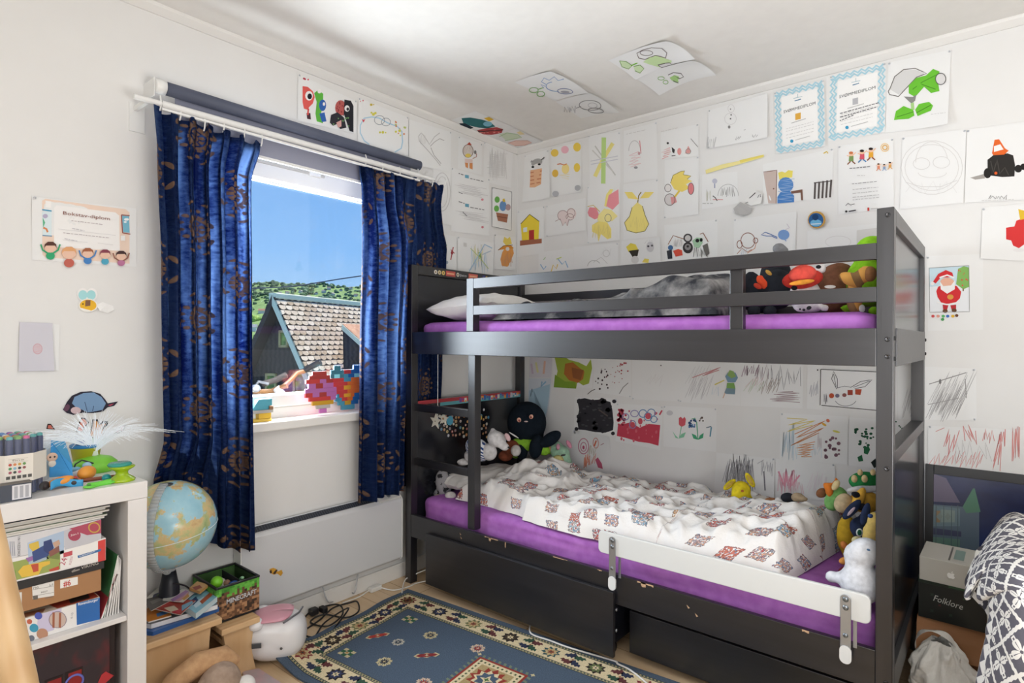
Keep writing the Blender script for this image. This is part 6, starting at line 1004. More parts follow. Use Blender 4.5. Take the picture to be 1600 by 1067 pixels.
# magazines on top of the stack
rg = random.Random(5); z = .7335
for i, (h, dy, th_) in enumerate((('c9c6be', .0, .006), ('8fa08c', .006, .005), ('d6d2c8', -.004, .006), ('b9b4a8', .010, .005), ('9fb0b8', .002, .0055), ('2f3f5c', .012, .006))):
    t = thing('magazine', ('lowest magazine of the stack on the puzzle boxes', 'second magazine from the bottom of the stack', 'third magazine from the bottom of the stack', 'third magazine from the top of the stack', 'second magazine from the top of the stack', 'dark blue topmost magazine of the stack in the shelf')[i], 'magazine', (BX-.14, .4, z), 'magazines stacked in the cube shelf')
    build('pages', MB().box(BX-.28+dy, BX-.004+dy*.5, .252, .536+dy, z+.0005, z+th_-.0005, M('d9d6cf', .7)), t)
    build('cover', MB().box(BX-.281+dy, BX-.003+dy*.5, .2515, .5365+dy, z+th_-.0005, z+th_, M(h, .35)), t); z += th_+.0005
# leaning booklets
for i, (y, lean, h, th_, hh, lab) in enumerate(((.531, .16, 'a8303a', .006, .165, 'red booklet leaning against the boxes'), (.5395, .17, '3f7a4c', .0035, .235, 'thin green-backed booklet leaning beside the red one'), (.5445, .155, 'eceae8', .0035, .24, 'first white booklet leaning behind the green one'), (.5495, .135, 'e6e4e2', .0035, .235, 'second white booklet in the leaning row'), (.5545, .115, 'efedeb', .0035, .238, 'third white booklet in the leaning row'), (.5595, .095, 'e2e0de', .0035, .23, 'fourth white booklet in the leaning row'), (.5645, .075, 'eceae8', .0035, .225, 'last white booklet leaning against the shelf side'))):
    y = .529+.0068*i
    t = thing('booklet', lab, 'booklet', (BX-.1, y, .4525), 'booklets leaning in the cube shelf')
    hh = (.165, .235, .225, .222, .218, .214, .21)[i]; up = V((0, (.5755-.0012*(6-i)-y)/(hh*.72), 1)).normalized()
    build('pages', MB().frame((BX-.21, y, .4525), (.205, 0, 0), (0, th_*.75, 0), up*hh*.72, M('e9e7e4', .7)), t)
    build('cover', MB().frame((BX-.212, y-th_*.16, .4525), (.208, 0, 0), (0, th_*.14, 0), up*hh*.73, M(h, .4)), t)
# box with a dark red printed front in the lower cell
mr, nt, b = newmat('dark_red_print', .35); f = noisef(nt, coords(nt, 'Object', (9, 9, 7)), 1, 3, .5)
nt.links.new(mixc(nt, (f-.46)*5, '2f2730', '7d2228'), b.inputs['Base Color'])
t = thing('storage_box', 'storage box with a dark red printed front in the lower shelf cell', 'box', (-2.08, .41, .1035))
build('carton', MB().box(-2.26, -1.945, .252, .566, .1037, .43, mr), t, bevel=.002)
build('side_band', MB().box(-1.9448, -1.9435, .553, .5655, .1045, .4295, M('1d1016', .4)), t)
for px, py, s_ in ((117, 1053, 10), (85, 1066, 10)):
    p = at(px, py, 0, -1.945); build('grip_hole', MB().box(-1.9448, -1.9435, p.y-.022, p.y+.018, p.z-.03, p.z+.014, M('1a0c10', .5)).box(-1.9434, -1.943, p.y-.015, p.y+.015, p.z-.03, p.z+.008, M('8f1f22', .4)), t)
p = at(116, 1066, 0, -1.943); build('printed_ring', MB().tube([p+V((.001, .02*math.cos(a), .02*math.sin(a))) for a in [2*math.pi*i/20 for i in range(21)]], .003, M('6a6fc0', .4), 6), t)
p = at(165, 1060, 0, -1.944); build('printed_wedge', MB().prism([p+V((0, -.03, -.03)), p+V((0, .02, .0)), p+V((0, .0, .02)), p+V((0, -.01, .015))], (.0008, 0, 0), M('b8323a', .4)), t)
# ---------------------------------------------------------------- on top of the shelf
TZ = SZ
clear, nt, b = newmat('clear_plastic', .08); b.inputs['Base Color'].default_value = (.9, .93, .95, 1); b.inputs['Alpha'].default_value = .07
t = thing('marker_box', 'clear box of blue markers in a cream cardboard sleeve on the shelf', 'markers', (-1.99, .34, TZ), 'things on the cube shelf')
m0 = V((-1.955, .347, TZ+.0005)); cx, cy = -2.015, .352; H_ = .160; hw = .062
oc = [(cx+hw*a, cy+hw*c) for a, c in ((1, -.45), (1, .45), (.45, 1), (-.45, 1), (-1, .45), (-1, -.45), (-.45, -1), (.45, -1))]
mb = MB(); mb.prism([(x, y, TZ+.0008) for x, y in oc], (0, 0, H_), clear); build('clear_case', mb, t)
rg = random.Random(8); caps = ['c94a8a', '6a9c4a', 'd0486a', '3f7fc0', 'd8a03c', '7b5ab0', '4aa0a0', 'e0e0e4', 'b04a3c']
for i in range(7):
    for j in range(7):
        x, y = cx-.051+.017*i, cy-.051+.017*j
        if abs(x-cx)+abs(y-cy) > .080: continue
        mk = build('marker', MB().lathe([(.0078, .003), (.0085, .148), (.007, .150)], (x, y, TZ), M('26325e', .35), 10), t)
        build('marker_cap', MB().lathe([(.0072, .1502), (.0072, .156), (.004, .158), (.001, .158)], (x, y, TZ), M(rg.choice(caps), .4), 10), mk)
sl = [(cx+(hw+.0022)*a, cy+(hw+.0022)*c) for a, c in ((1, -.45), (1, .45), (.45, 1), (-.45, 1), (-1, .45), (-1, -.45), (-.45, -1), (.45, -1))]
mb = MB()
for (xa, ya), (xb, yb_) in zip(sl, sl[1:]+sl[:1]): mb.add([(xa, ya, TZ+.040), (xb, yb_, TZ+.040), (xb, yb_, TZ+.112), (xa, ya, TZ+.112)], [(0, 1, 2, 3)], M('e3ddd3', .6))
slv = build('cardboard_sleeve', mb, t)
mb = MB(); sx = cx+hw+.0030; dots = ['b8483a', 'd0804a', 'c9a04a', '5c8f4a', '4a8f5c', '7fb0c8', '2f2f38', '8a4a4a', 'a05060', '2f3f38', 'c96a8a']
for i, h in enumerate(dots):
    y, z = cy-.018+(i % 4)*.0095, TZ+.087-(i//4)*.010; mb.poly([(sx, y+.0035*math.cos(a), z+.0035*math.sin(a)) for a in [2*math.pi*k/10 for k in range(10)]], M(h, .5))
for z0, z1, y0, y1, h in ((.101, .1015, -.022, .018, '9a948a'), (.0925, .093, -.022, .018, '9a948a')): mb.poly([(sx, cy+y0, TZ+z0), (sx, cy+y1, TZ+z0), (sx, cy+y1, TZ+z1), (sx, cy+y0, TZ+z1)], M(h, .5))
text_mesh('fine', (sx, cy-.014, TZ+.0955), (sx, cy+.010, TZ+.0955), .005, (0, 0, 1), (1, 0, 0), M('8a8378', .5), mb)
for k in range(5): mb.poly([(sx, cy-.026+k*.011, TZ+.050), (sx, cy-.018+k*.011, TZ+.050), (sx, cy-.018+k*.011, TZ+.058), (sx, cy-.026+k*.011, TZ+.058)], M('4a4844', .5))
build('print', mb, slv)
t = thing('pencil_box', 'dark grey box with a white label at the front corner of the shelf top', 'box', (-1.96, .30, TZ), 'things on the cube shelf')
build('carton', MB().box(-1.945, -1.915, .20, .372, TZ+.0005, TZ+.043, M('3b4250', .45)), t, bevel=.001)
mb = MB().poly([(-1.9145, .332, TZ+.004), (-1.9145, .370, TZ+.004), (-1.9145, .370, TZ+.040), (-1.9145, .332, TZ+.040)], M('dadade', .5))
for k in range(3): mb.poly([(-1.9142, .336+.011*k, TZ+.007), (-1.9142, .343+.011*k, TZ+.007), (-1.9142, .343+.011*k, TZ+.037), (-1.9142, .336+.011*k, TZ+.037)], M('a9abb2', .5))
build('white_label', mb, t)
build('lid', MB().box(-1.9448, -1.9152, .2002, .3718, TZ+.0431, TZ+.0445, M('6a6560', .5)), t)
# blue folded card stand, white card, yellow tub
t = thing('folded_card', 'bright blue folded card stand with a small animal picture on the shelf', 'card', (-2.08, .45, TZ), 'things on the cube shelf')
bl_ = M('2f8fd0', .5); c0, c1 = at(78, 748, 0, -2.06), at(118, 742, 0, -2.02)
p = lambda px, py, x: at(px, py, 0, x)
A_, B2, C_, D_ = p(77, 745, -2.05), p(114, 744, -2.03), p(100, 693, -2.10), p(80, 690, -2.10)
build('front_leaf', MB().prism([A_, B2, p(112, 725, -2.05), p(92, 705, -2.075), D_], (-.0015, 0, 0), bl_), t)
build('back_leaf', MB().prism([p(77, 746, -2.14), p(118, 742, -2.14), p(102, 690, -2.11), p(80, 688, -2.11)], (-.0015, 0, 0), M('5ab0e2', .5)), t)
q = p(81, 714, -2.066); mb = MB().ell(q+V((.004, 0, .0)), (.003, .013, .013), M('d9b8a4', .6)).ell(q+V((.004, 0, -.018)), (.003, .009, .010), M('e0d6ca', .6)).ell(q+V((.006, -.005, .001)), (.002, .0026, .003), M('2a2422', .4)).ell(q+V((.006, .005, .001)), (.002, .0026, .003), M('2a2422', .4))
build('printed_animal', mb, t)
solo('card', MB().prism([p(63, 770, -2.115), p(78, 745, -2.14), p(80, 686, -2.16), p(66, 688, -2.135)], (-.0015, 0, 0), M('e9e8ea', .5)), 'white card standing behind the marker box', 'card', 'things on the cube shelf')
q = at(116, 728, 2, TZ); q = V((-2.20, .56, TZ))
t = thing('slime_tub', 'olive yellow tub with a blue rim on the shelf', 'tub', q, 'things on the cube shelf')
build('tub', MB().lathe([(.028, .0005), (.040, .072), (.0405, .0725)], q, M('b9b02e', .4), 24), t); build('rim', MB().lathe([(.0405, .0726), (.0425, .074), (.0425, .082), (.039, .083), (.001, .083)], q, M('2f7fb8', .4), 24), t)
build('blue_putty', MB().ell(q+V((.005, -.012, .090)), (.02, .018, .0095), M('2f5fa8', .4)), t); build('green_putty', MB().ell(q+V((0, .018, .089)), (.018, .016, .0085), M('7fc04a', .4)), t)
# fibre-optic lamp
q = V((-2.17, .575, TZ))
t = thing('fibre_lamp', 'fibre optic lamp with a lime green base and white fibres', 'lamp', q, 'things on the cube shelf')
build('base', MB().lathe([(.055, .0005), (.062, .012), (.060, .026), (.045, .040), (.020, .047), (.001, .048)], q, M('7fd03c', .35), 30), t)
build('fibre_holder', MB().lathe([(.010, .0482), (.008, .062), (.001, .062)], q, M('d8e6d0', .4), 14), t)
fib = M('eef2f6', .25, 0, .5, Emission_Color=(.9, .95, 1, 1), Emission_Strength=.18); mb = MB(); rg = random.Random(4)
for i in range(300):
    a = rg.uniform(0, 6.283); sp_ = rg.uniform(.05, 1)**.7; d = V((math.cos(a)*.5, math.sin(a), 0)); L__ = rg.uniform(.15, .27)
    pts = []
    for k in range(7):
        s_ = k/6; ang = .12+sp_*1.35*s_; pts.append(q+V((0, 0, .06))+d*(L__*1.05*(sp_*s_**1.15*.98+.02))+V((0, 0, min(L__, .17)*s_*(1-.15*s_)*(1-.80*sp_*s_))))
    mb.tube(pts, .0005, fib, 3, True, False)
fo = build('fibre_spray', mb, t); fo['kind'] = 'stuff'
# small toys along the front edge
def SP(px, py, dz=0): v = at(px, py, 2, TZ+dz); return v
q = SP(147, 751); q = V((q.x-.03, q.y-.01, TZ)); solo('toy_egg', MB().ell(q+V((0, 0, .0205)), (.02, .028, .02), M('e59a3a', .45), RC @ Matrix.Rotation(.25, 3, 'Y')), 'glossy orange toy egg in front of the lime lamp base', 'toy', 'things on the cube shelf')
t = thing('fidget_toy', 'flat lime green fidget toy lying on the shelf edge', 'toy', SP(158, 757), 'things on the cube shelf')
q0, q1, q2 = SP(139, 760, .005), SP(155, 756, .005), SP(172, 753, .005)
build('lime_body', MB().tube([q0, q1, q2], [.010, .0075, .010], M('6fd44a', .4), 12).ell(q0, (.014, .014, .0045), M('6fd44a', .4)).ell(q2, (.013, .013, .0045), M('6fd44a', .4)), t)
build('dark_hub', MB().ell(q0+V((.003, 0, .0045)), (.006, .006, .002), M('3f6a3c', .4)), t)
q = V((-1.955, .585, TZ)); t = thing('toy_spool', 'translucent neon green spool with a teal lid near the shelf corner', 'toy', q, 'things on the cube shelf')
neon = M('b9dc1e', .12, 0, .6, Transmission_Weight=.35)
build('spool', MB().lathe([(.0325, .0005), (.034, .004), (.030, .009), (.017, .018), (.015, .024), (.017, .030), (.030, .038), (.033, .042), (.030, .0445), (.001, .0445)], q, neon, 26), t)
build('teal_lid', MB().lathe([(.029, .0446), (.031, .048), (.027, .053), (.001, .053)], q+V((-.006, -.004, 0)), M('2f9c94', .2, 0, .5, Alpha=.85), 22), t)
q = SP(184, 749); t = solo('toy_button', MB().ell(V((-1.985, .555, TZ+.0105)), (.012, .012, .010), M('1f8f94', .3)), 'small teal button-like toy beside the neon spool', 'toy', 'things on the cube shelf')
t = thing('toy_plane', 'little orange and black toy vehicle in front of the blue card', 'toy', SP(93, 755), 'things on the cube shelf')
q = SP(93, 764); q = V((q.x-.015, q.y, TZ))
build('orange_body', MB().ell(q+V((0, .005, .018)), (.016, .032, .012), M('e8963a', .4), Matrix.Rotation(.2, 3, 'X')), t)
build('black_nose', MB().ell(q+V((0, -.03, .0125)), (.013, .013, .012), M('2f2422', .5)), t)
build('black_tail', MB().ell(q+V((.006, .036, .011)), (.012, .012, .0105), M('352d2c', .5)), t)
q = SP(80, 766); pts = [q+V((.0, -.012, .012)), q+V((.006, .004, .008)), q+V((.004, .022, .012)), q+V((-.002, .05, .02))]
mb = MB(); n_ = 14
def rib(u, v):
    a = u*4.6; return V((q.x+.010*math.cos(a)+.01*u, q.y-.004+.075*u*u+.010*math.sin(a*.7), TZ+.002+.022*v+.006*math.sin(a)))
mb.grid(rib, 24, 3, M('3f9fd4', .5)); solo('paper_ribbon', mb, 'curl of blue and white ribbon at the front edge of the shelf', 'ribbon', 'things on the cube shelf', solid=.0012)
q = SP(118, 756); t = thing('building_toy', 'jumble of red and dark snap-together toy pieces on the shelf', 'toy', V((q.x, q.y, TZ)), 'things on the cube shelf')
build('red_piece', MB().box(q.x-.03, q.x-.012, q.y-.010, q.y+.008, TZ+.0005, TZ+.018, M('c9433c', .4)), t, bevel=.002); build('orange_piece', MB().box(q.x-.011, q.x+.005, q.y-.004, q.y+.012, TZ+.0005, TZ+.014, M('d8743c', .4)), t, bevel=.002); build('black_piece', MB().ell((q.x-.004, q.y-.02, TZ+.0085), (.012, .014, .008), M('2b2828', .5)), t)
q = SP(165, 753); solo('toy_stick', MB().tube([V((q.x-.045, q.y-.05, TZ+.0055)), V((q.x-.035, q.y+.035, TZ+.0055))], .005, M('8a4a34', .5), 10), 'short brown stick behind the lime fidget toy', 'toy', 'things on the cube shelf')
q = V((-2.10, .52, TZ)); t = thing('toy_dog', 'small white and light blue toy figure between the blue card and the orange egg', 'toy', q, 'things on the cube shelf')
build('body', MB().ell(q+V((0, 0, .014)), (.013, .022, .0135), M('e6ebef', .5)), t); build('head', MB().ell(q+V((.004, .016, .032)), (.011, .012, .011), M('a9d0e8', .5)), t); build('collar', MB().ell(q+V((0, -.012, .026)), (.009, .014, .007), M('7fbfe0', .5)), t)
gl = V((-2.115, .535, TZ)); mb = MB().tube([at(x, y, 0, -2.10) for x, y in ((114, 745), (114, 735), (118, 725), (128, 719), (140, 722), (146, 724))], .0022, M('2b2b2e', .5), 8).tube([at(x, y, 0, -2.10) for x, y in ((140, 722), (134, 730), (130, 735))], .002, M('2b2b2e', .5), 8)
solo('headband', mb, 'thin black headband standing behind the toys on the shelf', 'headband', 'things on the cube shelf')
# ---------------------------------------------------------------- pine stools and what stands on them
def stool(label, x0, x1, y0, y1, z, ov, pitch):
    t = thing('step_stool', label, 'stool', ((x0+x1)/2, (y0+y1)/2, 0), 'pine stools beside the shelf')
    build('seat', MB().box(x0, x1, y0, y1, z-.022, z, pine_y), t, bevel=.003)
    hgt = z-.0225
    def side(x):                              # long side panel with a waisted outline
        pts = []; ya, yb = y0+ov, y1-ov
        for k in range(9): s_ = k/8; pts.append((x, yb+pitch*(1-s_)-.012*math.sin(s_*math.pi), hgt*(1-s_)*0+hgt*s_))
        for k in range(9): s_ = 1-k/8; pts.append((x, ya-pitch*(1-s_)+.012*math.sin(s_*math.pi), hgt*s_))
        return pts
    build('side_panel', MB().prism(side(x1-.018), (-.018, 0, 0), pine), t, bevel=.002)
    build('side_panel', MB().prism(side(x0+.036), (-.018, 0, 0), pine), t, bevel=.002)
    build('stretcher', MB().box(x0+.0365, x1-.0365, (y0+y1)/2-.05, (y0+y1)/2+.05, z-.075, z-.0575, pine_y), t, bevel=.002)
    kn = MB()
    for yy, zz in ((y1-.05, z*.4), (y1-.10, z*.62)): kn.ell((x1-.0180, yy, zz), (.0006, .005, .008), M('8f5c3c', .6))
    build('knot', kn, t) if 0 else None
    return t
stool('pine step stool carrying a heap of comics, right of the shelf', -2.385, -2.115, .66, .944, .25, .03, .012)
stool('lower pine step stool carrying the toy bin under the heater corner', -2.385, -2.125, .9475, 1.088, .199, .012, .006)
# globe
gc = V((-2.228, .812, .590)); GR = .150; gb = V((-2.305, .840, .25))
gm_, nt, b = newmat('globe_map', .22); v = coords(nt, 'Object', (1, 1, 1)); f = noisef(nt, v, 7.5, 6, .62); f2 = noisef(nt, v, 26, 4, .6)
land = (f+(f2-.5)*.12-.515)*40
land = land.mx(0).mn(1); sea = mixc(nt, (f-.3)*2, '8fc4d8', 'bfe0e8')
lc = nt.nodes.new('ShaderNodeValToRGB'); [lc.color_ramp.elements.new(x) for x in (.35, .6)]
for e, (p_, h) in zip(lc.color_ramp.elements, ((.2, '8fae74'), (.42, 'b9c08a'), (.58, 'd9c08c'), (.8, 'c49a70'))): e.position = p_; e.color = rgb(h)
nt.links.new(f2.x, lc.inputs[0]); nt.links.new(mixc(nt, land, sea, lc.outputs[0]), b.inputs['Base Color'])
t = thing('globe', 'light blue desk globe with a clear meridian arm on the pine stool', 'globe', (gc.x, gc.y, .25))
build('sphere', MB().ell(gc, (GR, GR, GR), gm_, Matrix.Rotation(.35, 3, 'X'), 48, 30), t)
tilt = Matrix.Rotation(-.12, 3, 'X')
cl2 = M('d9dde0', .15, 0, .5, Alpha=.45)
# meridian: half ring on the viewer's side
vd = (EYEP-gc); vd.z = 0; vd.normalize(); sd_ = V((-vd.y, vd.x, 0)); md = (vd*.93-sd_*.36).normalized()
mb = MB(); ring_ = []
for i in range(33):
    a = math.radians(74-150*i/32); c_ = gc+md*math.cos(a)*(GR+.008)+UZ*math.sin(a)*(GR+.008); ring_.append(c_)
sdm = md.cross(UZ)
for c_, d_ in zip(ring_, ring_[1:]): mb.add([c_-sdm*.013, c_+sdm*.013, d_+sdm*.013, d_-sdm*.013], [(0, 1, 2, 3)], cl2, True)
build('meridian_arm', mb, t, solid=.004)
build('polar_cap', MB().ell(gc+md*.028+UZ*(GR-.0045), (.022, .022, .005), M('4a4a4c', .4)), t)
build('equator_line', MB().tube([gc+V((math.cos(a), math.sin(a), .0))*(GR+.0008)-UZ*.02+UZ*.02*math.sin(a) for a in [2*math.pi*i/60 for i in range(61)]], .0012, M('e4eef0', .4), 6), t)
build('clear_neck', MB().tube([gb+UZ*.150, gb+UZ*.175, V((gc.x-.035, gc.y+.012, gc.z-GR-.006)), gc-UZ*(GR+.006)+md*.02], [.020, .019, .018, .014], M('d0d4d8', .12, 0, .5, Alpha=.5), 14), t)
build('base', MB().lathe([(.001, .0005), (.036, .0005), (.035, .012), (.033, .09), (.028, .11), (.021, .149), (.001, .149)], gb, M('23262f', .4), 28), t)
# toy bin with a pixel block print
bx0, bx1, by0, by1, bz0, bz1 = -2.378, -2.182, .952, 1.112, .1995, .332
pm, nt, b = newmat('pixel_dirt_print', .55); v = coords(nt, 'UV'); sx_ = nt.nodes.new('ShaderNodeVectorMath'); sx_.operation = 'FLOOR'
mp_ = coords(nt, 'UV', (17, 13, 1)); nt.links.new(mp_, sx_.inputs[0]); wn = nt.nodes.new('ShaderNodeTexWhiteNoise'); wn.noise_dimensions = '2D'; nt.links.new(sx_.outputs[0], wn.inputs[0])
spv = nt.nodes.new('ShaderNodeSeparateXYZ'); nt.links.new(sx_.outputs[0], spv.inputs[0]); rw = E(nt, spv.outputs[1]); rn = E(nt, wn.outputs[0])
grassf = rw.gt(10.5).mx(rw.gt(9.5)*rn.gt(.35)).mx(rw.gt(8.5)*rn.gt(.8))
rp = nt.nodes.new('ShaderNodeValToRGB'); rp.color_ramp.interpolation = 'CONSTANT'; [rp.color_ramp.elements.new(x) for x in (.25, .5, .75)]
for e, (p_, h) in zip(rp.color_ramp.elements, ((0, '3a2a1e'), (.2, '6b4a33'), (.5, '8a6345'), (.8, 'b0855f'))): e.position = p_; e.color = rgb(h)
nt.links.new(rn.x, rp.inputs[0]); gg = mixc(nt, rn, '2f7a24', '6fc04a'); nt.links.new(mixc(nt, grassf, rp.outputs[0], gg), b.inputs['Base Color'])
t = thing('toy_bin', 'fabric toy bin printed with green and brown pixel blocks on the lower stool', 'toy box', ((bx0+bx1)/2, (by0+by1)/2, bz0))
def panel(name, c0, ex, uvs):
    mb = MB(); mb.add([c0, c0+ex, c0+ex+UZ*(bz1-bz0-.008), c0+UZ*(bz1-bz0-.008)], [(0, 1, 2, 3)], pm); return build(name, mb, t, uv=[(0, 0), (uvs, 0), (uvs, 1), (0, 1)], solid=.003)
zb = bz0+.002
panel('printed_side', V((bx1, by0, zb)), V((0, by1-by0, 0)), 1); panel('printed_side', V((bx0, by0, zb)), V((bx1-bx0, 0, 0)), 1); panel('printed_side', V((bx0, by1, zb)), V((bx1-bx0, 0, 0)), 1); panel('printed_side', V((bx0, by0, zb)), V((0, by1-by0, 0)), 1)
build('inside_lining', MB().box(bx0+.003, bx1-.003, by0+.003, by1-.003, bz0, bz0+.004, M('2f4a24', .7)).box(bx0+.0025, bx0+.004, by0+.003, by1-.003, bz0+.0045, bz1-.01, M('3a5c2c', .7)).box(bx0+.0045, bx1-.0045, by1-.0045, by1-.003, bz0+.0045, bz1-.01, M('2f4a24', .7)), t)
ed = M('17181b', .5)
build('rim', ring2 if 0 else MB().box(bx0-.003, bx1+.003, by0-.003, by0+.006, bz1-.008, bz1, ed).box(bx0-.003, bx1+.003, by1-.006, by1+.003, bz1-.008, bz1, ed).box(bx0-.003, bx0+.006, by0+.006, by1-.006, bz1-.008, bz1, ed).box(bx1-.006, bx1+.003, by0+.006, by1-.006, bz1-.008, bz1, ed), t, bevel=.002)
build('base_band', MB().box(bx1+.0018, bx1+.0035, by0, by1, bz0+.001, bz0+.008, ed), t)
build('divider', MB().box(bx0+.006, bx1-.006, by0+.105, by0+.1065, bz0+.005, bz1-.012, M('23262f', .6)), t)
mb = MB(); xx = bx1+.0022; text_mesh('MINECRAFT', (xx, by0+.035, bz0+.062), (xx, by1-.010, bz0+.066), .019, (0, 0, 1), (1, 0, 0), M('2a2a2c', .5), mb, 0, .06); text_mesh('MINECRAFT', (xx+.0006, by0+.036, bz0+.063), (xx+.0006, by1-.011, bz0+.067), .017, (0, 0, 1), (1, 0, 0), M('c9c9cc', .4), mb, 0, .03)
build('lettering', mb, t)
GRPB = 'small toys in the printed toy bin'
fl = bz0+.0045
def lump(name, label, c, parts_):
    t_ = thing(name, label, 'toy', c, GRPB)
    for nm, off, r, h in parts_: build(nm, MB().ell(V(c)+V(off), r, M(h, .4)), t_)
lump('toy_dragon', 'lime green spiky toy creature in the toy bin', (-2.27, .99, fl), (('body', (0, 0, .05), (.026, .026, .05), '7fd02c'), ('head', (0, .002, .115), (.022, .022, .022), '86d634'), ('arm', (.02, -.02, .085), (.012, .02, .009), '7fd02c'), ('arm', (.02, .024, .078), (.012, .018, .009), '74c428'), ('yellow_foot', (.03, -.03, .07), (.008, .012, .008), 'e0c43a')))
lump('toy_beast', 'blue toy creature in the toy bin', (-2.225, 1.015, fl), (('body', (0, 0, .045), (.02, .03, .045), '1f5fb0'), ('head', (.004, .014, .095), (.016, .02, .014), '2a6fc0'), ('wing', (-.012, .024, .108), (.008, .016, .006), '1f4f94')))
lump('toy_shell', 'white and brown rounded toy in the toy bin', (-2.31, 1.025, fl), (('shell', (0, 0, .055), (.03, .028, .055), 'd6d0c8'), ('brown_spot', (.02, .014, .09), (.012, .014, .014), 'a07a64')))
lump('toy_car', 'red toy piece in the right half of the toy bin', (-2.225, 1.082, fl), (('body', (0, 0, .045), (.018, .016, .045), 'c94a40'), ('top', (0, .0, .096), (.012, .01, .008), 'd9605a')))
lump('toy_frog', 'pale green toy piece in the right half of the toy bin', (-2.28, 1.088, fl), (('body', (0, 0, .05), (.02, .013, .05), '6fc07a'), ('eye', (.012, 0, .102), (.008, .008, .006), 'a9e0b0')))
# comics and books heaped on the upper stool
rg = random.Random(14)
covers = []
def slab(name, label, quad, z0, th_, cover, ops=(), pages='e6e2da', cat='book'):
    """quad: four photo pixels of the upper face, laid at height z0+th_"""
    z1 = z0+th_; c4 = [at(x, y, 2, z1) for x, y in quad]; cen = sum(c4, V())/4
    t_ = thing(name, label, cat, (cen.x, cen.y, z0), 'comics and books heaped on the pine stool')
    build('pages', MB().prism([cen+(c-cen)*.985-UZ*(th_-.0005) for c in c4], UZ*(th_-.0015), M(pages, .7)), t_)
    mb = MB().prism([c-UZ*.0008 for c in c4], UZ*.0008, M(cover, .3)); o_ = build('cover', mb, t_)
    if th_ > .008: build('back_cover', MB().prism([c-UZ*(th_-.0001) for c in c4], UZ*.0008, M(cover, .3)), t_)
    if ops:
        mb = MB()
        for k, (h, pts) in enumerate(ops): mb.poly([at(pts[i], pts[i+1], 2, z1)+UZ*(.0003+.0002*k) for i in range(0, len(pts), 2)], M(h, .35))
        build('cover_picture', mb, o_)
    return t_
z = .2505
slab('hardback_book', 'blue-spined book at the bottom of the comic heap', [(214, 985), (239, 987), (343, 949), (300, 925)], z, .014, '2f62a8', pages='2f5c9c'); z += .0145
slab('hardback_book', 'white-edged thick book second in the comic heap', [(214, 972), (236, 975), (341, 944), (296, 918)], z, .017, '6a6a72', pages='e6e6ea'); z += .0175
slab('comic_album', 'orange-covered comic album at the left of the heap', [(214, 960), (232, 971), (268, 961), (250, 938)], z, .006, 'd98a3a', (('4a86c4', [246, 964, 266, 957, 262, 952, 244, 959]),), cat='comic'); z += .0065
slab('paperback_book', 'thick light blue paperback with an orange picture on the right of the heap', [(286, 945), (306, 958), (343, 929), (318, 912)], z-.006, .020, '8fc4d8', (('d9863f', [322, 914, 341, 928, 336, 931, 318, 918]), ('c9e0ec', [300, 944, 318, 932, 322, 938, 306, 950]), ('2f4f78', [296, 940, 306, 932, 310, 938, 302, 946]), ('b0583a', [312, 940, 330, 924, 332, 930, 316, 944])), 'cfe0e6'); z += .0155
slab('comic_album', 'red and multicoloured comic lying across the heap', [(230, 948), (282, 960), (306, 938), (258, 934)], z, .004, 'a8483c', (('d9c9b0', [256, 950, 272, 946, 280, 953, 268, 957]), ('c24a44', [246, 944, 262, 938, 270, 943, 254, 949]), ('7fb0cc', [284, 946, 300, 939, 302, 942, 284, 955]), ('c23a44', [268, 956, 284, 951, 281, 959, 272, 959])), cat='comic'); z += .0045
slab('comic_album', 'dark grey magazine under the white picture sheet on the heap', [(224, 938), (236, 954), (268, 937), (252, 927)], z, .003, '6f6a66', (('8f8a84', [238, 944, 262, 934, 258, 931, 234, 940]),), cat='comic'); z += .0035
slab('picture_sheet', 'white sheet with a rainbow-striped oval on top of the comic heap', [(254, 938), (286, 941), (310, 921), (262, 919)], z, .0015, 'e3dfd8', (('b88ac0', [266, 937, 284, 926, 290, 922, 295, 924, 284, 933, 270, 940]), ('d9a0a8', [272, 939, 288, 930, 296, 924, 294, 930, 280, 940]), ('d9a04c', [284, 936, 294, 928, 296, 932, 288, 938]), ('6fb0a0', [262, 932, 276, 922, 284, 920, 272, 930])), cat='picture'); z += .002
slab('picture_sheet', 'white sheet with a green and orange oval at the back of the comic heap', [(226, 936), (258, 928), (278, 917), (248, 917)], z, .0015, 'e3dfd8', (('5a5a78', [238, 934, 240, 929, 256, 922, 262, 922, 248, 931]), ('7fa84a', [244, 931, 254, 923, 266, 920, 258, 928]), ('d9863f', [262, 929, 272, 919, 276, 920, 266, 928])), cat='picture')
slab('cardboard_sleeve', 'tan cardboard sleeve sticking out behind the comic heap', [(296, 918), (312, 924), (326, 913), (308, 908)], .318, .010, 'd8a866', (('a04438', [300, 918, 312, 914, 316, 918, 306, 922]),), 'c9975a', cat='cardboard')
cable('black globe cord running down behind the toy bin', [(gc.x-.05, gc.y+.03, .36), (gc.x-.06, gc.y+.08, .33), (gc.x-.07, gc.y+.12, .27), (-2.39, .945, .21)], .003, '1d1d20', grp='cords behind the stools')
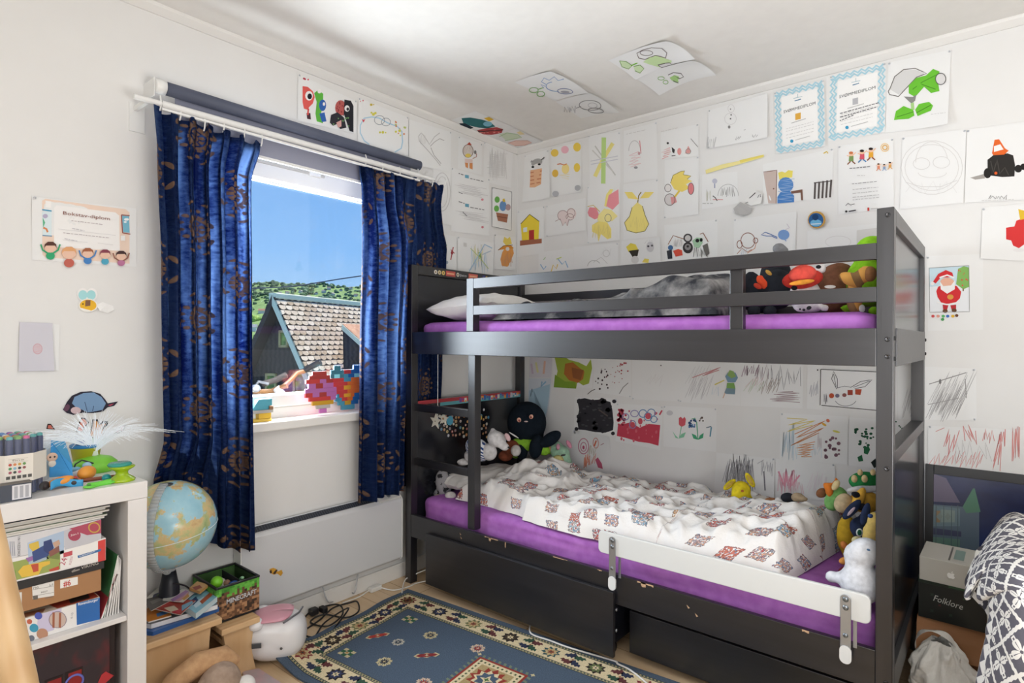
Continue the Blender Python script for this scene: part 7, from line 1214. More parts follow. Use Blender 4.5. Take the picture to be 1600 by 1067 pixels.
# CD player
cp = at(432, 992, 2, .088); cp.z = 0; ax_ = V((.62, .78, 0)).normalized()
t = thing('cd_player', 'white and pink rounded CD player with speaker ears on the floor', 'music player', (cp.x, cp.y, 0))
LY = ax_; WX = V((ax_.y, -ax_.x, 0)); Rb = Matrix((( LY.x, WX.x, 0), (LY.y, WX.y, 0), (0, 0, 1)))
wp = M('e9e8ea', .25)
def cdp(u, v_):
    a, ph = u*2*math.pi, (v_-.5)*math.pi; se = lambda x, p_: math.copysign(abs(x)**p_, x)
    return cp+UZ*.093+Rb @ V((.112*se(math.cos(ph), .8)*se(math.cos(a), .75), .086*se(math.cos(ph), .8)*se(math.sin(a), .75), .088*se(math.sin(ph), .75)))
mb = MB(); mb.grid(cdp, 40, 24, wp); shell = build('white_shell', mb, t)
mb = MB()
def lidf(u, v_):
    a, r = u*2*math.pi, v_; se = lambda x, p_: math.copysign(abs(x)**p_, x)
    x, y = .074*r*se(math.cos(a), .7)-.012, .078*r*se(math.sin(a), .7)
    return cp+Rb @ V((x, y, 0))+UZ*(.1795+.004*(1-r*r)-.02*max(0, (x/.128)**2+(y/.105)**2-.25))
mb.grid(lidf, 36, 6, M('d79aa8', .3)); build('pink_lid', mb, t, solid=.004)
def spk(s_):
    c_ = cp+UZ*.09-LY*.098
    return c_
fm = MB()
fm.ell(cp+UZ*.088-WX*.0+V((0, 0, 0))-LY*.112, (.026, .088, .074), M('b0708c', .4), Rb); build('pink_end', fm, t)
for s_ in (-1, 1): build('speaker_ear', MB().lathe([(.026, 0), (.027, .012), (.022, .020), (.001, .024)], cp+UZ*.158-LY*.062+WX*(.060*s_), wp, 22, V((0, 0, 1))+WX*s_*.35), t)
build('handle', MB().tube([cp+Rb @ V((.040, .086, .172)), cp+Rb @ V((.086, .02, .178)), cp+Rb @ V((.092, -.03, .176))], .004, M('8c8c90', .35, .5), 10), t)
pp = cp+WX*.104-LY*.05+UZ*.105
build('display', MB().frame(pp-LY*.018+WX*.0-UZ*.010, LY*.034, UZ*.020, WX*.004, M('4a4c50', .3)), t, bevel=.002)
build('socket', MB().lathe([(.001, .002), (.004, .0015), (.005, 0)], cp+WX*.1035+LY*.035+UZ*.085, M('1a1a1c', .4), 12, WX), t)
# plush dog lying in front of the stools, magazine on the floor
tanp = noisy('tan_plush', 'b98f68', 'cfa67c', (40, 40, 40), .95, .5, 1); greyp = noisy('greybrown_plush', '9a8474', 'b39c8a', (40, 40, 40), .95, .5, 1)
q = V((-2.01, .895, 0)); t = thing('plush_dog', 'tan long-eared plush dog lying on the floor by the pine stools', 'plush toy', q)
build('body', MB().ell(q+V((.03, -.16, .065)), (.075, .12, .065), greyp).ell(q+V((.0, -.005, .078)), (.066, .07, .072), greyp), t, remesh=.012)
build('ear', MB().tube([q+V((-.03, .065, .110)), q+V((-.045, .03, .142)), q+V((-.05, -.05, .150)), q+V((-.05, -.13, .12)), q+V((-.05, -.19, .07))], [.02, .034, .037, .034, .02], tanp, 14), t)
build('muzzle', MB().ell(q+V((.045, .062, .062)), (.034, .03, .03), M('e9e6e2', .9)), t)
mgz = [at(x, y, 2, .008) for x, y in ((378, 1049), (404, 1044), (448, 1072), (400, 1090))]
t = thing('magazine', 'grey and pink magazine lying on the floor by the plush dog', 'magazine', mgz[0]); build('pages', MB().prism([c-UZ*.0075 for c in mgz], UZ*.0065, M('dcdad8', .7)), t); build('cover', MB().prism([c-UZ*.0009 for c in mgz], UZ*.0009, noisy('magazine_print', 'a9a4a8', 'c9a0a4', (16, 16, 16), .4)), t)
# pale wooden chair, close to the camera on the left
t = thing('chair', 'pale wooden chair whose back post rises at the lower left edge', 'chair', (-1.12, .0, 0))
q0, q1 = dep(-27, 800, .76), dep(29, 1067, .74); dirp = (q1-q0); k = (q0.z-.46)/(q0.z-q1.z); q2 = q0+dirp*k*.92; q2.z = .46
off = (RGT*-.36-FWD*.02)
def post(o): return MB().tube([q0+o+V((0, 0, .06))-dirp*.1, q0+o, q1+o, q2+o, V((q2.x+o.x, q2.y+o.y, 0))], [.0165, .0175, .0195, .020, .018], birch, 14)
build('back_post', post(V((0, 0, 0))), t); build('back_post', post(off), t)
for s_ in (.08, .55): c_ = q0+dirp*s_; build('back_rail', MB().frame(c_+off*.05-UZ*.04, off*.9, UZ*.075, FWD*.016, birch), t, bevel=.004)
sf = V((q2.x, q2.y, .44)); fr_ = -FWD*.38
build('seat', MB().frame(sf+RGT*.03-FWD*-.0, off-RGT*.06, fr_, UZ*.022, birch), t, bevel=.006)
for o in (V((0, 0, 0)), off): build('front_leg', MB().tube([sf+o*.95+fr_*.92, V((sf.x, sf.y, 0))+o*.95+fr_*.95], .018, birch, 12), t)
# ---------------------------------------------------------------- rug
RO = at(636, 922, 2, 0); RE1, RE2 = V((.9966, .082, 0)), V((.12, -.9928, 0))
def curlz(a, b):
    d = math.hypot(a/.20, (b-.74)/.16); return .055*max(0, 1-d)**1.3+.012*max(0, 1-abs(a-.02)/.10)*max(0, 1-abs(b-.60)/.2)
RUGM = {}
def rugmat(h):
    if h not in RUGM: RUGM[h] = noisy('rug_wool_'+h, h, ''.join('%02x' % int(int(h[i:i+2], 16)*.84) for i in (0, 2, 4)), (260, 260, 260), .95, .4, 1, 2, .1, .002)
    return RUGM[h]
def RP(a, b, k=0):
    w_ = .006*math.sin(b*23+1)*math.exp(-a*9); p = RO+RE1*(a+w_)+RE2*b; p.z = .008+curlz(a, b)+.00025*k; return p
RL, RWD = 1.75, .775
blue, cream, navy = '566577', 'e8d6ae', '2f3544'
rug = thing('rug', 'blue oriental rug with a cream flowered border on the floor', 'rug', (RO.x, RO.y, 0))
mb = MB(); n1, n2 = 90, 46
mb.grid(lambda u, v: RP(u*RL, v*RWD), n1, n2, rugmat(blue)); mb.grid(lambda u, v: RP(u*RL, v*RWD)-UZ*.007, n1, n2, rugmat('6a6f70'))
edge = [(u, 0) for u in range(n1+1)]
for f0, f1 in (((0, 0), (1, 0)), ((0, 1), (1, 1)), ((0, 0), (0, 1)), ((1, 0), (1, 1))):
    nn = 60; pts = [(f0[0]+(f1[0]-f0[0])*i/nn, f0[1]+(f1[1]-f0[1])*i/nn) for i in range(nn+1)]
    vs = [RP(u*RL, v*RWD) for u, v in pts]+[RP(u*RL, v*RWD)-UZ*.007 for u, v in pts]
    mb.add(vs, [(i, i+1, nn+2+i, nn+1+i) for i in range(nn)], rugmat(blue), True)
def band(a0, a1, b0, b1, h, k):
    na, nb = max(1, int((a1-a0)/.02)), max(1, int((b1-b0)/.02))
    mb.grid(lambda u, v: RP(a0+(a1-a0)*u, b0+(b1-b0)*v, k), na, nb, rugmat(h))
def frame_band(o, w_, h, k):
    band(o, RL-o, o, o+w_, h, k); band(o, RL-o, RWD-o-w_, RWD-o, h, k); band(o, o+w_, o+w_, RWD-o-w_, h, k); band(RL-o-w_, RL-o, o+w_, RWD-o-w_, h, k)
def dashes(o, w_, step, h, k):
    for i in range(int((RL-2*o)/step)):
        a = o+step*i
        for b in (o, RWD-o-w_): mb.add([RP(a, b, k), RP(a+step*.5, b, k), RP(a+step*.62, b+w_, k), RP(a+step*.12, b+w_, k)], [(0, 1, 2, 3)], rugmat(h))
    for i in range(int((RWD-2*o)/step)):
        b = o+step*i
        for a in (o, RL-o-w_): mb.add([RP(a, b, k), RP(a+w_, b+step*.12, k), RP(a+w_, b+step*.62, k), RP(a, b+step*.5, k)], [(0, 1, 2, 3)], rugmat(h))
frame_band(.030, .016, navy, 1); frame_band(.033, .010, 'b0a57f', 2); dashes(.034, .008, .014, '4a5a54', 3)
frame_band(.046, .092, cream, 1)
frame_band(.138, .018, navy, 1); frame_band(.141, .012, 'b0a57f', 2); dashes(.143, .008, .014, '4a5a54', 3)
def shape(ca, cb, pts, h, k, s_=1, rot=0):
    c_, d_ = math.cos(rot), math.sin(rot)
    vs = [RP(ca+s_*(x*c_-y*d_), cb+s_*(x*d_+y*c_), k) for x, y in pts]; mb.add(vs, [tuple(range(len(vs)))], rugmat(h))
def star(n, r0, r1, ph=0): return [((r0 if i % 2 else r1)*math.cos(math.pi*i/n+ph), (r0 if i % 2 else r1)*math.sin(math.pi*i/n+ph)) for i in range(2*n)]
def hooky(sx=1): return [(-.024*sx, -.010), (-.016*sx, -.022), (-.008*sx, -.012), (0, -.018), (.008*sx, -.008), (.018*sx, -.010), (.024*sx, .006), (.014*sx, .004), (.010*sx, .014), (0, .008), (-.006*sx, .018), (-.014*sx, .008), (-.022*sx, .010)]
flo = ['8c3b42', '3c4462', '7a7f58', '4f4438', '3f5d62', '6f7a52']; lef = ['3f5a4a', '3a3f56', '6a3f40']
def border_run(fn, n_, rot):
    for i in range(n_):
        a, b = fn(i); h = flo[i % 6]
        shape(a, b, star(9, .028, .041), '3a3230' if i % 2 else h, 2); shape(a, b, star(8, .020, .032), h if i % 2 else 'c9b184', 3); shape(a, b, star(6, .009, .017), cream if i % 2 else '9c5a44', 4); shape(a, b, star(4, .003, .006), '3f4a44', 5)
        a2, b2 = fn(i+.5)
        dx, dy = (0, .022) if rot == 0 else (.022, 0); gx, gy = (.024, 0) if rot == 0 else (0, .024)
        for q, (sa, sb_) in enumerate(((1, 1), (-1, 1), (1, -1), (-1, -1))):
            shape(a2+sa*gx*.9+sb_*dx, b2+sa*gy*.9+sb_*dy, hooky(sa), lef[(i+q) % 3], 2, 1.02, rot+sb_*.3)
        shape(a2, b2, star(4, .003, .008), '9c5a44', 3)
border_run(lambda i: (.098+.196*i, .092), 9, 0); border_run(lambda i: (.098+.196*i, RWD-.092), 9, 0)
border_run(lambda i: (.092, .092+.1475*i), 4, math.pi/2); border_run(lambda i: (RL-.092, .092+.1475*i), 4, math.pi/2)
def flower(a, b, h1, h2, k=2, s_=1):
    s_ *= 1.12
    for q in range(8): an = q*math.pi/4; shape(a+.020*s_*math.cos(an), b+.020*s_*math.sin(an), star(5, .006*s_, .0105*s_), h1, k)
    shape(a, b, star(8, .007*s_, .022*s_), h2, k+1); shape(a, b, star(4, .003*s_, .008*s_), h1, k+2)
def check(a, b):
    for i in range(3):
        for j in range(3): shape(a+(i-1)*.021, b+(j-1)*.016, [(-.0095, -.0075), (.0095, -.0075), (.0095, .0075), (-.0095, .0075)], 'd3c59c' if (i+j) % 2 == 0 else '3f6a4c', 2)
    shape(a, b, star(4, .004, .008), 'b98a4c', 3)
def lozenge(a, b, h, rot=-.5):
    shape(a, b, [(-.052, 0), (-.035, -.016), (-.02, -.008), (0, -.018), (.02, -.008), (.035, -.016), (.052, 0), (.035, .016), (.02, .008), (0, .018), (-.02, .008), (-.035, .016)], 'd3c59c', 2, 1, rot); shape(a, b, [(-.044, 0), (-.03, -.010), (0, -.012), (.03, -.010), (.044, 0), (.03, .010), (0, .012), (-.03, .010)], h, 3, 1, rot); shape(a, b, star(4, .004, .009), 'd3c59c', 4, 1, rot)
for m0 in (0, 1):
    f = (lambda a: RL-a) if m0 else (lambda a: a)
    for a, b in ((.231, .222), (.213, .562)): check(f(a), b)
    lozenge(f(.218), .401, 'b0443c', -1.0 if not m0 else 1.0); lozenge(f(.488), .394, '8f3a3a', -.75 if not m0 else .75)
    flower(f(.325), .388, 'c9c3b4', '3a4048', 2, .85); flower(f(.382), .521, 'd3c59c', '3f3a38'); flower(f(.398), .271, 'd3c59c', '4a3f38'); flower(f(.624), .239, 'd9c3ac', 'a8443c'); flower(f(.60), .535, 'd9c3ac', 'a8443c')
ca, cb = RL/2+.0, RWD/2
ca = .86
def diamond(r, h, k):
    shape(ca, cb, [(-r, 0), (0, -r*.92), (r, 0), (0, r*.92)], h, k)
# central hooked medallion, stepped
rot = math.pi/4
def sq(r, h, k): shape(ca-.08, cb+.005, [(-r, -r), (r, -r), (r, r), (-r, r)], h, k)
r = .112
for i in range(9):
    for s_ in (-1, 1):
        o = -r+(i+.5)*2*r/9
        shape(ca-.08+o, cb+.005+s_*(r+.009), [(-.007, -.008), (.004, -.008), (.008, .008), (-.003, .008)], '7b8a74', 2); shape(ca-.08+s_*(r+.009), cb+.005+o, [(-.008, -.007), (-.008, .004), (.008, .008), (.008, -.003)], '7b8a74', 2)
for sx_ in (-1, 1):
    for sy_ in (-1, 1): shape(ca-.08+sx_*(r+.012), cb+.005+sy_*(r+.012), star(4, .006, .011), 'd3c59c', 3)
sq(r, '9c4238', 2); sq(r-.010, cream, 3)
for i in range(10):
    for s_ in (-1, 1):
        o = -.09+i*.02; shape(ca-.08+o, cb+.005+s_*.088, [(-.004, -.005), (.004, -.005), (.004, .005), (-.004, .005)], '5c6a4c', 4); shape(ca-.08+s_*.088, cb+.005+o, [(-.004, -.005), (.004, -.005), (.004, .005), (-.004, .005)], '5c6a4c', 4)
sq(.074, 'b9a274', 4); shape(ca-.08, cb+.005, star(12, .056, .078), '9c4238', 5); shape(ca-.08, cb+.005, star(10, .044, .060), cream, 6); shape(ca-.08, cb+.005, star(8, .034, .048), blue, 7); shape(ca-.08, cb+.005, star(4, .012, .030), cream, 8); shape(ca-.08, cb+.005, star(4, .006, .014), '5c7a4c', 9)
build('woven_pile', mb, rug)

# ---------------------------------------------------------------- plush toys
def plushmat(h, sc_=55): return noisy('plush_'+h, h, ''.join('%02x' % max(0, int(int(h[i:i+2], 16)*.86)) for i in (0, 2, 4)), (sc_,)*3, .95, .45, 1, 3, .15, .004)
def plush(name, label, y, parts_, cat='plush toy', group=None, vox=.008):
    """parts: (name, colour, [(px, py, rx_px, ry_px, tilt_deg, dy, depth_ratio)...]) ellipsoids seen at photo pixels on plane y"""
    t = None; made = []
    for nm, h, els in parts_:
        mb = MB()
        for e_ in els:
            px, py, rx, ry = e_[:4]; tl = e_[4] if len(e_) > 4 else 0; dy = e_[5] if len(e_) > 5 else 0; dr_ = e_[6] if len(e_) > 6 else .9
            c_ = at(px, py, 1, y+dy); s_ = depth(c_)/FPX
            mb.ell(c_, (rx*s_, min(rx, ry)*s_*dr_, ry*s_), h if not isinstance(h, str) else plushmat(h), rot_in_view(tl), 20, 14)
        made.append((nm, mb, len(els)))
    allv = [p for _, m_, _ in made for p in m_.v]; zmin = min(p.z for p in allv); cx = sum(p.x for p in allv)/len(allv); cy_ = sum(p.y for p in allv)/len(allv)
    t = thing(name, label, cat, (cx, cy_, zmin), group)
    for nm, mb, n_ in made: build(nm, mb, t, remesh=vox if n_ > 1 else 0)
    return t
PL, PU = 'plush toys on the lower bunk', 'plush toys on the upper bunk'
BK = M('141416', .35)
# lower bunk, head end
plush('plush_octopus', 'black frowning plush octopus with a lime green underside at the head end', 2.66, (
    ('body', '17202a', [(823, 660, 31, 33, 0), (824, 680, 26, 18, 0)]),
    ('tentacle', '17202a', [(795, 697, 10, 21, 14, -.035)]), ('tentacle', '17202a', [(815, 700, 10, 19, 4, -.06)]), ('tentacle', '17202a', [(838, 698, 11, 19, -12, -.06)]), ('tentacle', '17202a', [(860, 686, 10, 19, -56, -.03)]),
    ('green_underside', '8fc43c', [(834, 697, 36, 10, -14, -.02, .9), (806, 706, 9, 11, 0, -.02), (850, 703, 10, 9, -20, -.025)]),
    ('eye', M('e8b49c', .6), [(811, 656, 3.2, 3.6, 20, -.105, .3)]), ('eye', M('e8b49c', .6), [(830, 651, 3.2, 3.6, -20, -.105, .3)]),
    ('pupil', M('8c3a30', .5), [(811.4, 657, 1.5, 1.9, 0, -.112, .4)]), ('pupil', M('8c3a30', .5), [(829.6, 652, 1.5, 1.9, 0, -.112, .4)]),
    ('mouth', M('c9b4b0', .6), [(822, 658.5, 3, 1.1, 0, -.112, .5)])), group=PL)
plush('plush_puppy', 'white plush puppy in a blue striped shirt leaning behind the ladder', 2.27, (
    ('body', 'e0dedf', [(770, 686, 17, 13, -30, -.0), (786, 697, 11, 8, -20), (758, 704, 15, 14, 20), (772, 676, 6, 9, 10), (727, 722, 11, 7, 0, -.02), (742, 712, 14, 12, -30)]),
    ('striped_shirt', 'stripe', [(749, 702, 21, 15, -38, -.022, 1.0)]),
    ('ear', 'd9d3d4', [(793, 686, 5, 8, 30, -.02)]), ('ear', 'd9d3d4', [(773, 671, 4.5, 6, 0, -.02)])), group=PL) if 0 else None
stp, nt, b = newmat('striped_jersey', .9, .2); v = coords(nt, 'Object', (1, 1, 1)); sp = nt.nodes.new('ShaderNodeSeparateXYZ'); nt.links.new(v, sp.inputs[0])
st_ = ((E(nt, sp.outputs[0])*.8+E(nt, sp.outputs[2])*.75)*75).fr().gt(.5); nt.links.new(mixc(nt, st_, '24457f', 'e3e5ea'), b.inputs['Base Color'])
plush('plush_puppy', 'white plush puppy in a blue striped shirt sitting behind the ladder post', 2.27, (
    ('body', 'e0dedf', [(776, 686, 16, 13, -20), (787, 697, 10, 7, -20), (764, 706, 13, 14, 20), (770, 675, 5, 8, 0), (724, 722, 11, 6, 0, -.0), (738, 714, 14, 11, -30)]),
    ('striped_shirt', stp, [(747, 702, 22, 16, -38, -.02, 1.05)]), ('ear', 'dcb9bd', [(793, 683, 4, 7, 30, -.03)]), ('nose', BK, [(795, 699, 2, 1.6, 0, -.05)])), group=PL)
plush('plush_fox', 'rust brown and white plush toy between the puppy and the octopus', 2.55, (
    ('body', '8f4f38', [(800, 700, 13, 13, 0), (790, 712, 12, 9, 0)]), ('white_chest', 'd9d3cd', [(806, 704, 8, 9, 0, -.06)]), ('stick', M('e0dedc', .5), [(803, 680, 9, 1.2, -32, -.06)])), group=PL)
plush('plush_unicorn', 'pastel mint plush unicorn with a pink horn against the wall', 2.72, (
    ('body', 'a9d0b4', [(876, 710, 15, 15, 0), (868, 700, 12, 12, 0), (882, 722, 12, 12, 20)]), ('yellow_patch', 'd9cf8c', [(872, 719, 9, 8, 0, -.055)]), ('tan_paw', 'cf9f74', [(851, 703, 13, 7, 24, -.05)]), ('white_paw', 'dcd6d2', [(862, 722, 12, 8, 30, -.05)]),
    ('pink_horn', 'd991a8', [(889, 694, 3.4, 7, 30, -.02)]), ('pink_ear', 'd9a0b4', [(872, 698, 3, 5, 0, -.055)]), ('magenta_mane', 'b04a8c', [(865, 694, 13, 6, -14, -.01)]), ('eye', BK, [(880, 711, 4, 1.6, 10, -.08, .5)])), group=PL)
plush('plush_turtle', 'blue plush turtle with a dark green tail end lying along the wall', 2.70, (
    ('body', '3f8fb0', [(895, 739, 16, 8, 14)]), ('rim', '8f6a8c', [(897, 745, 15, 4, 16, -.012)]), ('green_tail', '3f8f3c', [(918, 748, 10, 6, 16)]), ('eye', BK, [(888, 734, 2.2, 1.8, 0, -.05)]), ('eye', BK, [(902, 737, 2.2, 1.8, 0, -.05)])), group=PL)
spt, nt, b = newmat('spotted_grey_plush', .95, .2); f = noisef(nt, coords(nt, 'Object'), 34, 3); nt.links.new(mixc(nt, f.gt(.56), '97969a', '2d2d31'), b.inputs['Base Color'])
plush('plush_leopard', 'grey plush toy with dark spots propped at the foot of the ladder', 2.14, (
    ('body', spt, [(693, 755, 13, 22, 8), (686, 772, 9, 10, 0)]), ('paw', 'bfae9c', [(684, 777, 7, 5, 0, -.03)]), ('paw', 'dcd8d4', [(704, 774, 9, 6, 0, -.03)])), group=PL)
# lower bunk, foot end
plush('plush_chick', 'bright yellow plush toy with dark ear tips sitting by the wall', 2.62, (
    ('body', 'e3cc2c', [(1158, 764, 15, 16, -8), (1162, 782, 16, 13, 0), (1147, 774, 5, 10, 10, -.03)]), ('ear', 'e3cc2c', [(1138, 759, 5.5, 11, -58, 0)]), ('ear', 'e3cc2c', [(1172, 750, 5.5, 11, 34, 0)]),
    ('ear_tip', '2b2a28', [(1128, 755, 3.2, 4, -58, 0)]), ('ear_tip', '2b2a28', [(1177, 742, 3.4, 4.4, 34, 0)])), group=PL) if 0 else None
plush('plush_bunny', 'bright yellow plush bunny sitting against the wall by the grey mountain drawing', 2.62, (
    ('body', 'e3cc2c', [(1158, 766, 15, 15, -8), (1162, 785, 17, 14, 0), (1147, 776, 5, 10, 10, -.03)]), ('ear', 'e3cc2c', [(1140, 757, 5, 12, -50, 0)]), ('ear', 'e3cc2c', [(1172, 750, 5, 13, 30, 0)]),
    ('inner_ear', 'c9a84c', [(1140, 757, 2.6, 8, -50, -.025, .5)]), ('inner_ear', 'c9a84c', [(1172, 750, 2.6, 9, 30, -.025, .5)]), ('nose', 'b5653c', [(1160, 767, 2.4, 1.8, 0, -.055)])), group=PL)
plush('plush_crab', 'small light blue and brown plush toy lying behind the duvet', 2.60, (
    ('body', '7fbfd4', [(1184, 789, 12, 7, -8), (1196, 787, 8, 6)]), ('brown_shell', 'b07a54', [(1204, 784, 12, 6.5, 4, -.01)]), ('blue_fin', '6fb4cc', [(1224, 786, 8, 5, 0)])), group=PL)
plush('plush_mole', 'small dark and beige plush toy peeping over the duvet', 2.60, (
    ('body', '2d3038', [(1232, 778, 12, 8, -8)]), ('beige_head', 'b5a084', [(1246, 777, 11, 8, 0), (1256, 780, 8, 5)])), group=PL)
plush('plush_lizard', 'green plush lizard with an orange crest and white-rimmed spiked shell', 2.52, (
    ('body', '7fb86a', [(1308, 775, 16, 16, 0), (1300, 785, 12, 14)]), ('beige_snout', 'cdb894', [(1318, 786, 13, 16, -30, -.06)]), ('orange_crest', 'dd7f34', [(1296, 765, 7, 13, 0, -.03), (1308, 752, 4, 9, 24, -.02), (1290, 758, 6, 5, -20, -.03)]), ('horn', 'd6c494', [(1306, 758, 5, 9, -30, -.06)]),
    ('shell', '2f8a4c', [(1352, 752, 25, 15, 0, .0)]), ('shell_rim', 'e4e4e8', [(1352, 764, 29, 6, 4, -.03)]), ('spike', 'd9c190', [(1335, 748, 4.5, 6, 0, -.09)]), ('spike', 'd9c190', [(1351, 748, 4.5, 6, 0, -.10)]), ('spike', 'd9c190', [(1344, 738, 4, 5, 0, -.05)]), ('spike', 'd9c190', [(1364, 738, 4, 5, 0, -.05)]),
    ('yellow_belly', 'e0ad45', [(1352, 784, 24, 17, 0, -.02)]), ('yellow_arm', 'e8b44a', [(1341, 782, 8, 22, -24, -.08)]), ('arm_band', '26262c', [(1340, 774, 10, 5, -20, -.085)]), ('arm_band', '26262c', [(1347, 792, 11, 6, -20, -.085)]), ('brown_foot', '8a5c40', [(1284, 770, 9, 7, 30, .03)])), group=PL)
plush('plush_jackal', 'dark navy plush animal with long pointed ears and green ringed eyes', 2.30, (
    ('body', '26304a', [(1344, 826, 15, 19, 20), (1352, 812, 9, 16, 0)]), ('ear', '26304a', [(1331, 796, 7, 20, -42, -.02)]), ('ear', '2c3754', [(1352, 803, 6, 18, -16, -.04)]), ('ear_lining', 'cfb9c4', [(1330, 799, 2.4, 9, -42, -.045, .5)]),
    ('eye_ring', 'e6ebe8', [(1343, 832, 5.4, 6.4, 0, -.085, .3)]), ('eye', '27644a', [(1343, 832, 3.4, 4.4, 0, -.095, .3)]), ('cream_muzzle', 'd9cfa0', [(1341, 845, 10, 7, -10, -.07)])), group=PL)
plush('plush_duck', 'mustard yellow plush toy with an orange foot squeezed beside the duvet', 2.36, (
    ('body', 'b8952a', [(1324, 836, 16, 32, 0), (1330, 862, 14, 16)]), ('orange_foot', 'd98a4c', [(1319, 852, 5, 7, 30, -.08)])), group=PL)
plush('plush_lamb', 'pale yellow plush toy half hidden by the bed post', 2.26, (
    ('body', 'e6c774', [(1362, 838, 14, 24, 0), (1356, 856, 9, 10), (1366, 812, 11, 13)]), ('blue_spot', '3f5a94', [(1360, 806, 4, 3.4, 0, -.07)])), group=PL)
plush('plush_bear', 'brown plush toy with red and tan clothes behind the white plush', 2.20, (
    ('body', '7b2f3a', [(1326, 898, 18, 12, -30), (1338, 888, 12, 10)]), ('orange_arm', 'd9934c', [(1321, 876, 10, 6, 10, -.03)]), ('dark_trim', '3a2f34', [(1320, 904, 12, 8, -30, -.03)])), group=PL)
plush('plush_seal', 'white smooth plush animal with an outstretched arm behind the safety board', 2.04, (
    ('body', 'e2e4ea', [(1352, 862, 26, 22, 10), (1338, 872, 18, 24, 20), (1345, 910, 30, 34, 0), (1322, 902, 20, 11, 4), (1300, 901, 11, 10, 0)]),
    ('eye', M('3a5a7c', .4), [(1357, 859, 3, 1.6, -20, -.085, .4)])), group=PL)
# upper bunk, foot end
plush('plush_bird', 'dark plush bird with an orange red beak behind the upper guard post', 2.22, (
    ('body', '23272e', [(1180, 452, 16, 30, 20), (1216, 452, 26, 32, 0), (1190, 478, 30, 12)]), ('beak', 'd9502f', [(1187, 436, 7, 8, 0, -.09), (1194, 444, 6, 9, 0, -.09)]), ('gold_tuft', 'c9a050', [(1201, 426, 6, 3, -40, -.09)]), ('red_stripe', 'b8402f', [(1184, 447, 7, 4, -30, -.10)]),
    ('foot', '2b2f36', [(1178, 486, 10, 9, 0, -.05)]), ('foot', '2b2f36', [(1203, 486, 10, 9, 0, -.05)])), group=PU)
plush('plush_goat', 'dark hairy plush toy whose grey tuft rises above the guard rail', 2.40, (
    ('body', '2f3238', [(1212, 440, 24, 44, 0)]), ('grey_tuft', '85868a', [(1217, 388, 11, 9, 10, -.05), (1226, 392, 8, 6, 20, -.05)])), group=PU)
plush('plush_dalmatian', 'white spotted plush dog in a red brimmed hat on the upper bunk', 2.14, (
    ('body', 'e2e0e0', [(1258, 462, 24, 26, 0), (1262, 481, 24, 9, 0), (1289, 481, 8, 7, 0), (1282, 420, 10, 9, 20)]), ('hat_brim', 'd8443a', [(1254, 436, 32, 15, 8, -.05)]), ('hat_crown', 'e0564a', [(1254, 428, 21, 14, 8, -.09)]), ('hat_band', 'e89a3c', [(1253, 441, 20, 4, 8, -.125, .5)]),
    ('spot', '26262a', [(1264, 481, 4, 3, 20, -.075, .3)]), ('spot', '26262a', [(1256, 484, 2.4, 2, 0, -.075, .3)]), ('spot', '26262a', [(1250, 483, 1.6, 1.4, 0, -.075, .3)]), ('spot', '26262a', [(1241, 450, 5, 3.6, 0, -.09, .3)]), ('dark_ear', '26262a', [(1279, 417, 4, 3, 0, -.05)])), group=PU)
plush('plush_bear', 'brown plush bear sitting between the red-hatted dog and the green plush', 2.30, (
    ('body', '77503c', [(1304, 446, 26, 34, 0), (1304, 478, 22, 12), (1312, 424, 22, 14)]), ('white_tag', M('d9d7d4', .6), [(1297, 448, 9, 2.6, 0, -.14, .2)])), group=PU)
stripe2, nt, b = newmat('tan_striped_plush', .95, .2); v = coords(nt, 'Object'); sp = nt.nodes.new('ShaderNodeSeparateXYZ'); nt.links.new(v, sp.inputs[0])
nt.links.new(mixc(nt, ((E(nt, sp.outputs[0])*.9+E(nt, sp.outputs[2])*.3)*21+.2).fr().gt(.55), 'e2a85a', '94744e'), b.inputs['Base Color'])
plush('plush_cat', 'tan striped plush paw reaching over the guard rail', 2.10, (
    ('paw', stripe2, [(1330, 437, 22, 11, -22), (1353, 428, 14, 13, -10)]), ('toe_end', 'a4744c', [(1360, 428, 9, 12, 0, -.01)]), ('arm', stripe2, [(1335, 462, 12, 28, 0, .06)])), group=PU)
plush('plush_frog', 'lime green round plush toy rising above the guard rail by the bed post', 2.30, (
    ('body', '8fd02c', [(1362, 396, 26, 28, 0), (1358, 440, 34, 40, 0), (1330, 482, 18, 8, 0, -.06), (1366, 486, 10, 9, 0, -.06)]), ('label_tag', M('d6d6d4', .6), [(1347, 482, 5, 6, 0, -.165, .2)])), group=PU)

# ---------------------------------------------------------------- star ornaments hanging in the ladder
for px, py, s_, top, lab in ((680, 658, 13, 556, 'pale wooden star hanging on a white string left of the other star'), (692.5, 654, 11.5, 648, 'pale wooden star with a brown knot hanging beside the stickers')):
    c_ = at(px, py, 1, 2.025); k = depth(c_)/FPX*s_; hy = 2.025
    t = thing('wooden_star', lab, 'star ornament', c_, 'wooden stars hanging at the ladder')
    pts = [(c_.x+k*(1 if i % 2 == 0 else .42)*math.sin(math.pi*i/5+.08), hy, c_.z+k*(1 if i % 2 == 0 else .42)*math.cos(math.pi*i/5+.08)) for i in range(10)]
    build('star', MB().prism(pts, (0, .006, 0), M('d3cfc2', .7)), t, bevel=.001)
    build('centre_mark', MB().ell((c_.x, hy-.0005, c_.z), (.004 if s_ > 12 else .006, .002, .0025 if s_ > 12 else .006), M('7a6a5c' if s_ > 12 else 'a07850', .6)), t)
    tp = V((c_.x+(.015 if s_ > 12 else 0), hy+.003, 1.166 if s_ > 12 else .873)); build('string', MB().tube([tp, V((tp.x, hy+.003, c_.z+k*.35))], .0016, M('e3e1dc', .7), 6), t)

